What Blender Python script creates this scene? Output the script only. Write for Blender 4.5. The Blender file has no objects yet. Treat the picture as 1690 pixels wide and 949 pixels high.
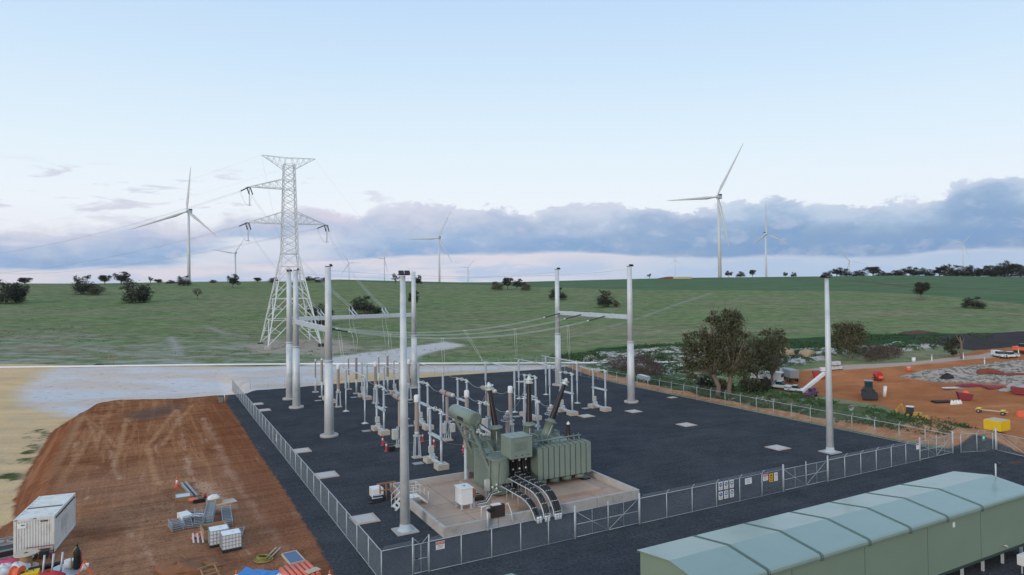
import bpy, math, random
import numpy as np
from mathutils import Vector, Matrix
R = math.radians
C = bpy.context.scene
COL = C.collection
random.seed(7)

# ------------------------------------------------------------------ camera
F, CAMH = 1115.0, 19.0
ROLL, PITCH = math.atan(.0125), R(1.0)
PY0 = 466 - F*math.tan(PITCH)
c_w = np.array([0, math.cos(PITCH), math.sin(PITCH)])
_u = np.array([0, -math.sin(PITCH), math.cos(PITCH)]); _r = np.array([1., 0, 0])
c_u = _u*math.cos(ROLL) + _r*math.sin(ROLL)
c_r = _r*math.cos(ROLL) - _u*math.sin(ROLL)
cam = bpy.data.cameras.new('camera'); co = bpy.data.objects.new('camera', cam); COL.objects.link(co)
co.matrix_world = Matrix(((c_r[0], c_u[0], -c_w[0], 0), (c_r[1], c_u[1], -c_w[1], 0), (c_r[2], c_u[2], -c_w[2], CAMH), (0, 0, 0, 1)))
cam.sensor_width = 36; cam.lens = 36*F/1690
cam.shift_y = (PY0-474.5)/1690
cam.clip_start = 1; cam.clip_end = 30000
C.camera = co

# ------------------------------------------------------------------ exposure, sun, sky
C.view_settings.view_transform = 'Standard'; C.view_settings.look = 'None'
C.view_settings.exposure = 0.0; C.view_settings.gamma = 1.0; C.view_settings.use_curve_mapping = False
C.render.engine = 'CYCLES'
C.cycles.use_denoising = True
C.cycles.max_bounces = 6; C.cycles.diffuse_bounces = 2; C.cycles.glossy_bounces = 2; C.cycles.transparent_max_bounces = 8
C.cycles.volume_bounces = 0
SUN_EL, SUN_AZ = R(14), R(212)       # low behind the camera, to the left
sl = bpy.data.lights.new('sun', 'SUN'); sl.energy = 1.35; sl.angle = R(14); sl.color = (1, .91, .8)
so = bpy.data.objects.new('sun', sl); COL.objects.link(so)
sd = Vector((math.sin(SUN_AZ)*math.cos(SUN_EL), math.cos(SUN_AZ)*math.cos(SUN_EL), math.sin(SUN_EL)))
so.rotation_euler = sd.to_track_quat('Z', 'Y').to_euler()

def s2l(c):
    return tuple((x/255/12.92 if x/255 <= .04045 else ((x/255+.055)/1.055)**2.4) for x in c)

class NT:
    "small node-tree writer"
    def __init__(s, t): s.t = t; s.t.nodes.clear()
    def n(s, ty, **k):
        o = s.t.nodes.new(ty)
        for a, b in k.items(): setattr(o, a, b)
        return o
    def put(s, sock, v):
        if isinstance(v, bpy.types.NodeSocket): s.t.links.new(v, sock)
        elif v is not None:
            try: sock.default_value = v
            except Exception: sock.default_value = tuple(v)+(1,)
    def math(s, op, a, b=None, c=None, clamp=False):
        o = s.n('ShaderNodeMath', operation=op, use_clamp=clamp)
        for i, x in enumerate((a, b, c)):
            if x is not None: s.put(o.inputs[i], x)
        return o.outputs[0]
    def mix(s, f, a, b, blend='MIX'):
        o = s.n('ShaderNodeMix', data_type='RGBA', blend_type=blend)
        s.put(o.inputs[0], f); s.put(o.inputs[6], a if isinstance(a, bpy.types.NodeSocket) else tuple(a)[:3]+(1,))
        s.put(o.inputs[7], b if isinstance(b, bpy.types.NodeSocket) else tuple(b)[:3]+(1,))
        return o.outputs[2]
    def sstep(s, v, a, b):
        o = s.n('ShaderNodeMapRange', interpolation_type='SMOOTHSTEP')
        s.put(o.inputs[0], v); s.put(o.inputs[1], a); s.put(o.inputs[2], b); s.put(o.inputs[3], 0.); s.put(o.inputs[4], 1.)
        return o.outputs[0]
    def noise(s, vec, scale, detail=4, rough=.55, dist=0.0, out=0):
        o = s.n('ShaderNodeTexNoise'); s.put(o.inputs['Vector'], vec); s.put(o.inputs['Scale'], scale)
        s.put(o.inputs['Detail'], detail); s.put(o.inputs['Roughness'], rough); s.put(o.inputs['Distortion'], dist)
        return o.outputs[out]
    def ramp(s, f, stops, interp='LINEAR'):
        o = s.n('ShaderNodeValToRGB'); s.put(o.inputs[0], f); e = o.color_ramp.elements
        o.color_ramp.interpolation = interp
        while len(e) < len(stops): e.new(1)
        for i, (p, c) in enumerate(stops):
            e[i].position = p; e[i].color = (tuple(c)+(1,))[:4] if not isinstance(c, (int, float)) else (c, c, c, 1)
        return o.outputs[0]
    def combine(s, x, y, z):
        o = s.n('ShaderNodeCombineXYZ')
        for i, q in enumerate((x, y, z)): s.put(o.inputs[i], q)
        return o.outputs[0]
    def vmul(s, v, k):
        o = s.n('ShaderNodeVectorMath', operation='MULTIPLY'); s.put(o.inputs[0], v); o.inputs[1].default_value = k
        return o.outputs[0]

def px_az(x): return math.atan((x-845)/F)
def px_el(x, y):
    yh = 466 + (845-x)*.0125
    return math.atan((yh-y)/F*math.cos(px_az(x)))

world = bpy.data.worlds.new('World'); C.world = world; world.use_nodes = True
w = NT(world.node_tree)
gen = w.n('ShaderNodeTexCoord').outputs['Generated']
sep = w.n('ShaderNodeSeparateXYZ'); w.put(sep.inputs[0], gen)
az = w.math('ARCTAN2', sep.outputs[0], sep.outputs[1]); el = w.math('ARCSINE', sep.outputs[2])
azn = w.math('ADD', w.math('DIVIDE', az, 1.6), .5)            # -0.8..0.8 rad to 0..1
def edge(pts, scale=.25):
    return w.math('MULTIPLY', w.ramp(azn, [(px_az(x)/1.6+.5, px_el(x, y)/scale) for x, y in pts], 'EASE'), scale)
# clear sky colour by height, warmer and brighter on the sunset side behind the camera
eln = w.math('DIVIDE', el, .5, clamp=True)
front = w.ramp(eln, [(0, s2l((236, 230, 236))), (.10, s2l((241, 241, 247))), (.22, s2l((240, 246, 252))), (.38, s2l((226, 241, 251))),
                     (.6, s2l((206, 229, 249))), (.85, s2l((186, 215, 246))), (1, s2l((174, 207, 242)))])
back = w.ramp(eln, [(0, (1.0, .76, .52)), (.25, (1.15, .95, .76)), (.6, (.86, .86, .90)), (1, (.58, .68, .84))])
fb = w.sstep(sep.outputs[1], -.55, .35)
sky = w.mix(fb, back, front)
# left side of the view a little paler than the right
sky = w.mix(w.math('MULTIPLY', w.sstep(az, -.1, .75), .28), sky, w.mix(1.0, sky, (.86, .93, 1.0), 'MULTIPLY'))
# clouds
cv = w.combine(w.math('MULTIPLY', az, 1.0), w.math('MULTIPLY', el, 1.9), 0.0)
n_big = w.noise(cv, 9, 6, .55, .2); n_puff = w.noise(cv, 22, 7, .62, .3)
cvs = w.combine(az, w.math('MULTIPLY', el, 5.5), 3.7)
n_str = w.noise(cvs, 7, 5, .55, .3); n_soft = w.noise(cvs, 3.2, 4, .5, .2)
top = edge([(0, 372), (60, 371), (140, 374), (215, 366), (330, 366), (400, 356), (500, 348), (590, 358), (625, 336), (700, 334), (800, 341),
            (880, 352), (915, 335), (1000, 338), (1060, 343), (1130, 350), (1215, 329), (1290, 325), (1345, 333), (1390, 340), (1480, 333),
            (1545, 325), (1590, 298), (1640, 288), (1690, 298)])
bot = edge([(0, 447), (200, 443), (400, 438), (560, 430), (700, 424), (820, 417), (950, 417), (1060, 421), (1200, 426), (1400, 423), (1560, 416), (1690, 408)])
dn = w.math('MULTIPLY', w.math('SUBTRACT', n_puff, .5), .055)
dn = w.math('ADD', dn, w.math('MULTIPLY', w.math('SUBTRACT', n_big, .5), .032))
above = w.math('SUBTRACT', w.math('ADD', top, dn), el)
soft = w.math('ADD', w.math('MULTIPLY', w.sstep(az, -.1, -.5), .010), .0032)
m_top = w.sstep(w.math('DIVIDE', above, soft), -.6, 1.2)
below = w.math('SUBTRACT', el, w.math('ADD', bot, w.math('MULTIPLY', w.math('SUBTRACT', n_str, .5), .02)))
m_bot = w.sstep(below, -.003, .005)
holes = w.math('SUBTRACT', 1.0, w.math('MULTIPLY', w.math('MULTIPLY', w.sstep(n_soft, .50, .64), w.sstep(az, -.05, -.45)), .8))
m = w.math('MULTIPLY', w.math('MULTIPLY', m_top, m_bot), holes)
depth = w.math('DIVIDE', w.math('SUBTRACT', top, el), w.math('MAXIMUM', w.math('SUBTRACT', top, bot), .02), clamp=True)
body = w.math('ADD', depth, w.math('MULTIPLY', w.math('SUBTRACT', n_big, .5), 2.1))
body = w.math('ADD', body, w.math('MULTIPLY', w.math('SUBTRACT', n_str, .5), .7))
cl_l = w.ramp(body, [(0, s2l((212, 213, 228))), (.28, s2l((196, 203, 224))), (.6, s2l((174, 193, 222))), (.95, s2l((142, 176, 217)))])
cl_r = w.ramp(body, [(0, s2l((184, 203, 226))), (.28, s2l((156, 182, 212))), (.6, s2l((134, 165, 202))), (1, s2l((122, 158, 203)))])
cl = w.mix(w.sstep(az, -.32, .42), cl_l, cl_r)
pinkn = w.math('MULTIPLY', w.sstep(n_big, .56, .70), w.sstep(az, .45, -.1))
cl = w.mix(w.math('MULTIPLY', pinkn, .75), cl, s2l((226, 212, 224)))
cl = w.mix(w.math('MULTIPLY', w.sstep(n_puff, .52, .66), .28), cl, s2l((214, 218, 234)))
cl = w.mix(w.math('MULTIPLY', w.sstep(n_puff, .48, .36), .22), cl, s2l((128, 156, 200)))
rim = w.math('MULTIPLY', w.sstep(w.math('SUBTRACT', 1.0, w.math('DIVIDE', above, .016)), .0, .9), .45)
cl = w.mix(rim, cl, s2l((224, 226, 238)))
# low bands under the cloud base
low = w.mix(w.sstep(az, -.05, .3), s2l((226, 223, 234)), s2l((190, 208, 231)))
low = w.mix(w.math('MULTIPLY', w.sstep(n_str, .46, .6), .8), low, s2l((180, 202, 231)))
lowpink = w.math('MULTIPLY', w.sstep(w.math('SUBTRACT', el, bot), -.022, -.002), w.sstep(az, .32, .1))
low = w.mix(w.math('MULTIPLY', lowpink, .65), low, s2l((234, 224, 230)))
m_low = w.math('MULTIPLY', w.sstep(w.math('SUBTRACT', bot, el), -.008, .004), .95)
sky = w.mix(m_low, sky, low)
sky = w.mix(m, sky, cl)
# thin wisps higher on the left
wisp = w.math('MULTIPLY', w.sstep(w.noise(cvs, 11, 5, .6, .5), .545, .66), w.math('MULTIPLY', w.sstep(el, .165, .142), w.sstep(az, -.13, -.24)))
wisp = w.math('MULTIPLY', wisp, w.sstep(el, .07, .1))
sky = w.mix(w.math('MULTIPLY', wisp, .75), sky, s2l((206, 207, 224)))
fr_only = w.sstep(sep.outputs[1], .2, .4)
nishita = w.n('ShaderNodeTexSky', sky_type='NISHITA', sun_disc=False, sun_elevation=SUN_EL, sun_rotation=SUN_AZ)
bg1 = w.n('ShaderNodeBackground'); w.put(bg1.inputs[0], nishita.outputs[0]); bg1.inputs[1].default_value = .05
bg2 = w.n('ShaderNodeBackground'); w.put(bg2.inputs[0], sky); bg2.inputs[1].default_value = 1.10
mxs = w.n('ShaderNodeMixShader'); mxs.inputs[0].default_value = .93
w.t.links.new(bg1.outputs[0], mxs.inputs[1]); w.t.links.new(bg2.outputs[0], mxs.inputs[2])
wo = w.n('ShaderNodeOutputWorld'); w.t.links.new(mxs.outputs[0], wo.inputs[0])

# ------------------------------------------------------------------ places
def ray(x, y): return c_w + c_r*(x-845)/F + c_u*(PY0-y)/F
def G(x, y, z=0.0):
    d = ray(x, y); p = np.array([0, 0, CAMH]) + d*(z-CAMH)/d[2]
    return float(p[0]), float(p[1]), z
def proj(p):
    q = np.array(p, float) - np.array([0, 0, CAMH]); k = q@c_w
    return 845+F*(q@c_r)/k, PY0-F*(q@c_u)/k
AL = R(28.1); SA, CA = math.sin(AL), math.cos(AL)
YX, YY = -8.541, 43.308                       # corner of the fenced yard
def W(v, u, z=0.0): return (YX+CA*v-SA*u, YY+SA*v+CA*u, z)   # yard axes: v along the front fence, u away from it
def VU(x, y): return (CA*(x-YX)+SA*(y-YY), -SA*(x-YX)+CA*(y-YY))
def low_ground(X, Y):
    d = np.hypot(X, Y); v = CA*(X-YX)+SA*(Y-YY); u = -SA*(X-YX)+CA*(Y-YY)
    return -4.6*sst((v-70)/30)*(1-sst((d-140)/55))*sst((u+20)/18)
def gl(pts):
    out = []
    for x, y in pts:
        z = 0.0
        for _ in range(12): q = G(x, y, z); z = .5*z+.5*float(low_ground(np.array(q[0]), np.array(q[1])))
        out.append(G(x, y, z)[:2])
    return out
def sst(t): t = np.clip(t, 0, 1); return t*t*(3-2*t)
def sdf(poly, X, Y):
    "signed distance to a polygon, positive inside"
    P_ = np.array(poly, float); n = len(P_); d = np.full(X.shape, 1e9); ins = np.zeros(X.shape, bool)
    for i in range(n):
        a, b = P_[i], P_[(i+1) % n]; e = b-a; wx, wy = X-a[0], Y-a[1]
        t = np.clip((wx*e[0]+wy*e[1])/(e@e+1e-9), 0, 1)
        d = np.minimum(d, np.hypot(wx-e[0]*t, wy-e[1]*t))
        c1 = (a[1] <= Y) & (b[1] > Y); c2 = (a[1] > Y) & (b[1] <= Y)
        cr = e[0]*wy-e[1]*wx
        ins ^= (c1 & (cr > 0)) | (c2 & (cr < 0))
    return np.where(ins, d, -d)
def sdl(line, X, Y):
    P_ = np.array(line, float); d = np.full(X.shape, 1e9)
    for a, b in zip(P_[:-1], P_[1:]):
        e = b-a; wx, wy = X-a[0], Y-a[1]; t = np.clip((wx*e[0]+wy*e[1])/(e@e+1e-9), 0, 1)
        d = np.minimum(d, np.hypot(wx-e[0]*t, wy-e[1]*t))
    return d
def gp(pts, z=0.0): return [G(x, y, z)[:2] for x, y in pts]
def wp(pts): return [W(v, u)[:2] for v, u in pts]
# value noise for the relief
_rng = np.random.RandomState(3); _lat = _rng.rand(256, 256)
def vn(X, Y):
    xi = np.floor(X).astype(int); yi = np.floor(Y).astype(int); fx = X-xi; fy = Y-yi
    fx = fx*fx*(3-2*fx); fy = fy*fy*(3-2*fy)
    g = lambda i, j: _lat[i % 256, j % 256]
    return (g(xi, yi)*(1-fx)+g(xi+1, yi)*fx)*(1-fy)+(g(xi, yi+1)*(1-fx)+g(xi+1, yi+1)*fx)*fy
def fbm(X, Y, s, o=4):
    r = 0; a = .5
    for i in range(o): r = r+a*(vn(X/s+17*i, Y/s+31*i)-.5); s /= 2.03; a *= .5
    return r
# ground zones
Z_GRAVEL = wp([(-.6, 88)]) + gp([(373, 664), (397, 700), (421, 739), (448, 778), (475, 817), (510, 875), (543, 932), (580, 1000), (640, 1120)]) + wp([(-1, -50), (62, -50), (66, -14), (69.5, -6), (69, 1), (65, 1.5), (63.9, 3), (63.6, 20), (63.6, 60), (66.5, 84.5), (50, 86), (20, 88.5)])
Z_PAD = gp([(392, 648), (300, 654), (190, 658), (135, 666), (85, 695), (50, 748), (22, 800), (22, 832), (-30, 862), (-190, 949), (-900, 1300)], -.2) + [W(-30, -60)[:2], W(6, -60)[:2], W(6, 88)[:2]]
Z_SAND = gp([(-500, 616), (0, 609), (400, 605), (950, 603), (1000, 612), (640, 660), (420, 700), (300, 900), (-100, 1000), (-900, 1000), (-900, 640)])
Z_WHITE = gp([(30, 632), (90, 612), (180, 608), (390, 606), (700, 604), (960, 603), (960, 610), (560, 616), (520, 640), (390, 664), (200, 672), (110, 668), (50, 655)])
Z_ORANGE = gl([(1290, 618), (1380, 601), (1480, 601), (1560, 591), (1640, 580), (1760, 573), (2100, 575), (2300, 760), (2600, 1000), (1800, 1000), (1680, 765), (1640, 716), (1560, 700), (1450, 668), (1380, 658), (1330, 648), (1270, 640), (1240, 628)])
Z_SPOIL = wp([(64.0, 84), (64.0, 30), (64.2, 6), (65.5, 1.5), (69, -3), (84, -3), (90, 3), (76, 5.5), (69, 9), (66.8, 20), (66.4, 40), (67.4, 60), (70.5, 84)])
Z_POND = gl([(1480, 623), (1530, 612), (1600, 604), (1760, 592), (2000, 600), (2000, 640), (1760, 648), (1640, 634), (1540, 633)])
Z_LUSH = gp([(900, 588), (990, 577), (1100, 573), (1300, 567), (1420, 563), (1560, 562), (1640, 566), (1560, 577), (1400, 583), (1200, 588), (1000, 592)])
Z_RUBBLE = gp([(935, 597), (965, 582), (1090, 577), (1300, 579), (1480, 575), (1560, 576), (1540, 581), (1380, 586), (1330, 592), (1180, 596), (1090, 599)])
Z_DARK = gp([(1500, 565), (1570, 561), (1700, 557), (1800, 557), (1800, 583), (1640, 583), (1575, 576), (1520, 570)], .6)
Z_ROAD = gl([(1320, 612), (1390, 602), (1500, 598), (1640, 586), (1640, 591), (1500, 603), (1400, 610)])
Z_TRACK = gp([(500, 604), (545, 592), (640, 582), (735, 571), (768, 575), (700, 586), (668, 600), (660, 604)])
Z_TOWER = gp([(405, 580), (440, 573), (560, 571), (590, 580), (540, 590), (430, 588)])
Z_WEED = gp([(1040, 612), (1120, 622), (1240, 638), (1360, 653), (1420, 666), (1500, 684), (1560, 695), (1632, 708), (1612, 714), (1560, 716), (1500, 711), (1440, 701), (1360, 687), (1240, 663), (1120, 640), (1060, 628), (1020, 618)], .9)
L_BANK = gp([(1180, 634), (1240, 644), (1300, 651), (1360, 660), (1420, 673), (1500, 690), (1560, 701), (1625, 711)], 1.4)
CREST = [(-900, 462), (0, 469.5), (150, 469), (300, 466), (450, 464.5), (560, 461.5), (640, 463.5), (760, 466), (845, 465.5), (1000, 461.5), (1130, 458.5),
         (1250, 457.5), (1400, 456), (1500, 455), (1600, 456), (1690, 457), (2400, 460)]
_cx = [c[0] for c in CREST]
_cz = [CAMH+(466+(845-x)*.0125-y)/F*640 for x, y in CREST]
def tz(X, Y):
    "height of the ground"
    X = np.asarray(X, float); Y = np.asarray(Y, float)
    d = np.hypot(X, Y); px = 845+F*X/np.maximum(Y, 1.0); px = np.where(Y < d*.25, np.where(X > 0, 2400, -900), px)
    cz = np.interp(px, _cx, _cz)
    d0 = 172+np.interp(px, [0, 900, 1400, 1700], [0, 0, 10, 22])
    t = np.clip((d-d0)/(640-d0), 0, 1)
    z = cz*(.5*t*t*(3-2*t)+.5*np.sin(t*math.pi/2))
    far = np.clip((d-660)/700, 0, 1); z = np.where(d > 640, cz*(1-sst(far))+5*sst(far), z)
    z = z+fbm(X, Y, 90, 3)*2.2*sst((d-200)/150)*(1-sst((d-420)/180))
    v = CA*(X-YX)+SA*(Y-YY); u = -SA*(X-YX)+CA*(Y-YY)
    z = z+low_ground(X, Y)
    pad = sdf(Z_PAD, X, Y); sand = -1.7*(1-sst((pad+.2)/3.4))*sst((-v+4)/5)
    rise = sst((Y-128)/30)
    z = z+np.where(d < 210, sand*(1-rise)*(1-sst((d-170)/30)), 0)
    flat = sst(np.minimum(np.minimum(v+3.5, 65-v), np.minimum(u+60, 88-u))/1.5)
    rough = fbm(X, Y, 5, 4)*.22+fbm(X, Y, 1.6, 2)*.05
    z = z+np.where(d < 400, rough*(1-flat), 0)
    sp = sdf(Z_SPOIL, X, Y); z = z+np.where(sp > -2, sst((sp+.3)/1.8)*(.45+fbm(X, Y, 4, 3)*1.1), 0)
    # weedy bank beyond the side fence
    bk = sdl(L_BANK, X, Y); z = z+np.where(bk < 9, np.exp(-(bk/2.6)**2)*(1.5+fbm(X, Y, 5, 3)*1.3), 0)
    rb = sdf(Z_RUBBLE, X, Y); z = z+sst((rb+.5)/3)*np.clip(.5+fbm(X, Y, 6, 4)*3.4, 0, 2.2)
    po = sdf(Z_POND, X, Y); z = z+np.exp(-((po-2.5)/2.5)**2)*(.45+fbm(X, Y, 4, 3)*1.0) - .5*sst((po-6)/6)
    dk = sdf(Z_DARK, X, Y); z = z+np.exp(-((dk-1)/3.0)**2)*(.3+fbm(X, Y, 9, 3)*.8)
    return z
def GT(x, y, far=640):
    "where the line of sight through a picture point meets the ground"
    d = ray(x, y); t = np.concatenate([np.linspace(20, 250, 2600), np.linspace(250, 660, 1200)])
    p = np.array([0, 0, CAMH])+d*t[:, None]; g = tz(p[:, 0], p[:, 1]); hit = np.nonzero(p[:, 2] <= g)[0]
    if len(hit): q = p[hit[0]]
    else: k = far/math.hypot(d[0], d[1]); q = d*k
    return float(q[0]), float(q[1]), float(tz(q[0], q[1]))

# ------------------------------------------------------------------ materials
def new_mat(name):
    m = bpy.data.materials.new(name); m.use_nodes = True
    n = NT(m.node_tree); out = n.n('ShaderNodeOutputMaterial'); b = n.n('ShaderNodeBsdfPrincipled')
    n.t.links.new(b.outputs[0], out.inputs[0])
    return m, n, b
def pm(name, col, rough=.6, metal=0.0, var=.12, scale=3.0, bump=0.0, bscale=20, dirt=None, dirt_amt=.4, dscale=1.2, spec=.5):
    "a painted, cast or galvanised surface: uneven tone, a little dirt, a little relief"
    m, n, b = new_mat(name)
    tc = n.n('ShaderNodeTexCoord').outputs['Object']
    oi = n.n('ShaderNodeObjectInfo').outputs['Random']
    ofs = n.n('ShaderNodeVectorMath', operation='ADD'); n.put(ofs.inputs[0], tc); n.put(ofs.inputs[1], n.combine(n.math('MULTIPLY', oi, 37.0), oi, 0.0))
    v = ofs.outputs[0]
    nz = n.noise(v, scale, 5, .6)
    f = n.math('ADD', 1-var, n.math('MULTIPLY', nz, 2*var))
    c = n.mix(1.0, col, n.combine(f, f, f), 'MULTIPLY')
    if dirt is not None:
        c = n.mix(n.math('MULTIPLY', n.sstep(n.noise(v, dscale, 6, .65), .47, .68), dirt_amt), c, dirt)
    n.put(b.inputs['Base Color'], c)
    n.put(b.inputs['Roughness'], n.math('ADD', rough-.08, n.math('MULTIPLY', nz, .16)))
    b.inputs['Metallic'].default_value = metal; b.inputs['Specular IOR Level'].default_value = spec
    if bump:
        bp = n.n('ShaderNodeBump'); bp.inputs['Strength'].default_value = bump; bp.inputs['Distance'].default_value = .02
        n.put(bp.inputs['Height'], n.noise(v, bscale, 5, .6)); n.put(b.inputs['Normal'], bp.outputs[0])
    return m
M = {}
M['galv'] = pm('galvanised_steel', (.52, .57, .60), .5, .15, .14, 2.2, dirt=(.36, .40, .43), dirt_amt=.5)
M['fencepost'] = pm('weathered_fence_steel', (.44, .49, .52), .5, .15, .14, 2.0)
M['pylon'] = pm('pale_tower_steel', (.68, .71, .72), .5, .1, .08, .6)
M['galv_light'] = pm('bright_galvanised_steel', (.53, .59, .63), .45, .15, .12, 2.0, dirt=(.42, .47, .51), dirt_amt=.4)
M['pole'] = pm('pole_steel', (.60, .64, .66), .5, .12, .12, .9, dirt=(.38, .43, .47), dirt_amt=.55, dscale=.5)
M['wire'] = pm('wire_steel', (.42, .45, .46), .5, .3, .05)
M['mesh'] = pm('chain_link_wire', (.25, .29, .32), .55, .3, .05)
M['alu'] = pm('aluminium_conductor', (.62, .66, .62), .45, .3, .05)
M['dark'] = pm('dark_fitting', (.025, .027, .03), .5, 0, .2)
M['black'] = pm('black_rubber', (.012, .013, .015), .55, 0, .2)
M['porc_br'] = pm('brown_porcelain', (.015, .008, .008), .3, 0, .15)
M['polymer'] = pm('buff_polymer', (.34, .285, .265), .6, 0, .1)
M['insul'] = pm('grey_polymer', (.40, .46, .52), .5, 0, .08)
M['strain'] = pm('dark_polymer', (.05, .055, .06), .5, 0, .1)
M['tgreen'] = pm('transformer_green_paint', (.18, .225, .19), .5, 0, .09, 1.4, dirt=(.10, .11, .095), dirt_amt=.35)
M['tgreen_lt'] = pm('radiator_green_paint', (.205, .258, .22), .45, 0, .07, 1.0)
M['conc'] = pm('concrete', (.44, .42, .40), .85, 0, .14, 1.3, .35, 18, dirt=(.32, .27, .23), dirt_amt=.6, dscale=.9)
M['slab'] = pm('stained_slab_concrete', (.46, .33, .25), .85, 0, .12, .9, .2, 14, dirt=(.36, .23, .155), dirt_amt=.7, dscale=.45)
M['plinthc'] = pm('footing_concrete', (.46, .41, .35), .85, 0, .12, 2, .3)
M['pit'] = pm('pit_lid_concrete', (.50, .48, .45), .85, 0, .12, 2, .2)
M['pitrim'] = pm('pit_rim_concrete', (.48, .37, .30), .85, 0, .12, 2, .2)
M['white'] = pm('white_paint', (.72, .74, .74), .5, 0, .06, 1.5, dirt=(.5, .48, .44), dirt_amt=.35)
M['turb'] = pm('turbine_white', (.60, .62, .64), .5, 0, .03, .05)
M['contw'] = pm('container_white_paint', (.68, .70, .68), .5, 0, .06, 1.0, dirt=(.42, .36, .29), dirt_amt=.45, dscale=1.6)
M['rust'] = pm('rusty_steel', (.20, .12, .08), .8, 0, .3, 6)
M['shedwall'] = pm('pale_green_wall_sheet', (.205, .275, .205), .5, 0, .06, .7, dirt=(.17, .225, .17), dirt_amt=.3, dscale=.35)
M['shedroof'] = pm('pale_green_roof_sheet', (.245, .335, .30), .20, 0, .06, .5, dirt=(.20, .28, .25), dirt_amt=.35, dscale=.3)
M['shedseam'] = pm('mid_green_seam', (.085, .135, .12), .5, 0, .1)
M['shedtrim'] = pm('dark_green_trim', (.035, .065, .055), .5, 0, .1)
M['red'] = pm('red_paint', (.42, .028, .03), .45, 0, .15)
M['maroon'] = pm('maroon_paint', (.20, .018, .03), .5, 0, .2)
M['orange'] = pm('orange_plastic', (.75, .14, .055), .5, 0, .1)
M['pipe_or'] = pm('orange_conduit', (.70, .17, .10), .5, 0, .1)
M['yellow'] = pm('yellow_paint', (.72, .50, .02), .45, 0, .1, 1)
M['digger'] = pm('worn_yellow_paint', (.48, .28, .035), .5, 0, .2, 3, dirt=(.15, .08, .04), dirt_amt=.5)
M['rawtimber'] = pm('orange_timber', (.34, .15, .055), .7, 0, .15, 4)
M['ladder'] = pm('dull_galvanised_ladder', (.30, .35, .39), .5, .3, .12, 3)
M['padsoil'] = pm('brown_soil_heap', (.24, .105, .05), .95, 0, .25, 2.5, .6, 5, dirt=(.14, .055, .03), dirt_amt=.6)
M['blue'] = pm('blue_tarp', (.02, .20, .52), .45, 0, .2, 4)
M['bluepanel'] = pm('dusty_blue_panel', (.07, .13, .25), .5, 0, .2, 3)
M['wood'] = pm('timber', (.34, .21, .11), .8, 0, .25, 5)
M['paleply'] = pm('pale_plywood', (.50, .42, .32), .8, 0, .15, 3)
M['glass'] = pm('tinted_glass', (.02, .045, .05), .12, 0, .1)
M['tank'] = pm('translucent_white_plastic', (.74, .77, .80), .45, 0, .05)
M['grey'] = pm('grey_paint', (.28, .30, .31), .55, 0, .1)
M['cabinet'] = pm('cabinet_paint', (.50, .51, .48), .5, 0, .06)
M['purple'] = pm('violet_paint', (.14, .05, .14), .5, 0, .15)
M['yhose'] = pm('yellow_hose', (.30, .28, .07), .6, 0, .1)
M['pink'] = pm('pink_tarp', (.55, .06, .14), .55, 0, .2)
M['steel_sheet'] = pm('steel_sheet', (.50, .55, .60), .35, .5, .1)
M['s_white'] = pm('sign_white', (.78, .80, .80), .5, 0, .02)
M['s_red'] = pm('sign_red', (.55, .03, .04), .5, 0, .02)
M['s_blue'] = pm('sign_blue', (.02, .06, .26), .5, 0, .02)
M['s_yel'] = pm('sign_yellow', (.80, .40, .01), .5, 0, .02)
M['s_blk'] = pm('sign_black', (.02, .02, .02), .5, 0, .02)
M['s_green'] = pm('sign_green', (.02, .32, .20), .5, 0, .02)
M['bark'] = pm('bark', (.17, .14, .115), .9, 0, .25, 4, .5)
M['brush'] = pm('dead_brush', (.085, .055, .045), .9, 0, .3, 3)
M['redsoil'] = pm('red_soil_heap', (.20, .058, .034), .95, 0, .2, 3, .5, 6)
M['tansoil'] = pm('tan_soil_heap', (.42, .30, .20), .95, 0, .2, 3, .5, 6)
M['rock'] = pm('pale_rubble', (.36, .34, .32), .95, 0, .25, 3, .5, 6)
M['conduit'] = pm('white_conduit', (.78, .80, .82), .5, 0, .03)
M['brownbox'] = pm('dark_brown_box', (.045, .032, .025), .7, 0, .2)

def leaf_mat(name, c1, c2):
    m, n, b = new_mat(name)
    oi = n.n('ShaderNodeObjectInfo').outputs['Random']
    pos = n.n('ShaderNodeNewGeometry').outputs['Position']
    per = n.n('ShaderNodeNewGeometry').outputs['Random Per Island']
    f = n.math('ADD', n.math('MULTIPLY', per, .55), n.math('MULTIPLY', n.noise(pos, .55, 3), .55))
    c = n.mix(f, c1, c2)
    c = n.mix(n.math('MULTIPLY', oi, .35), c, n.mix(1.0, c, (.72, .78, .70), 'MULTIPLY'))
    n.put(b.inputs['Base Color'], c); b.inputs['Roughness'].default_value = .7; b.inputs['Specular IOR Level'].default_value = .2
    return m
M['leaf_brown'] = leaf_mat('olive_brown_gum_leaves', (.044, .054, .027), (.128, .126, .068))
M['leaf_dark'] = leaf_mat('dark_green_leaves', (.018, .024, .016), (.058, .066, .040))
M['leaf_green'] = leaf_mat('green_weed_leaves', (.022, .055, .020), (.075, .13, .045))

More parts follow.
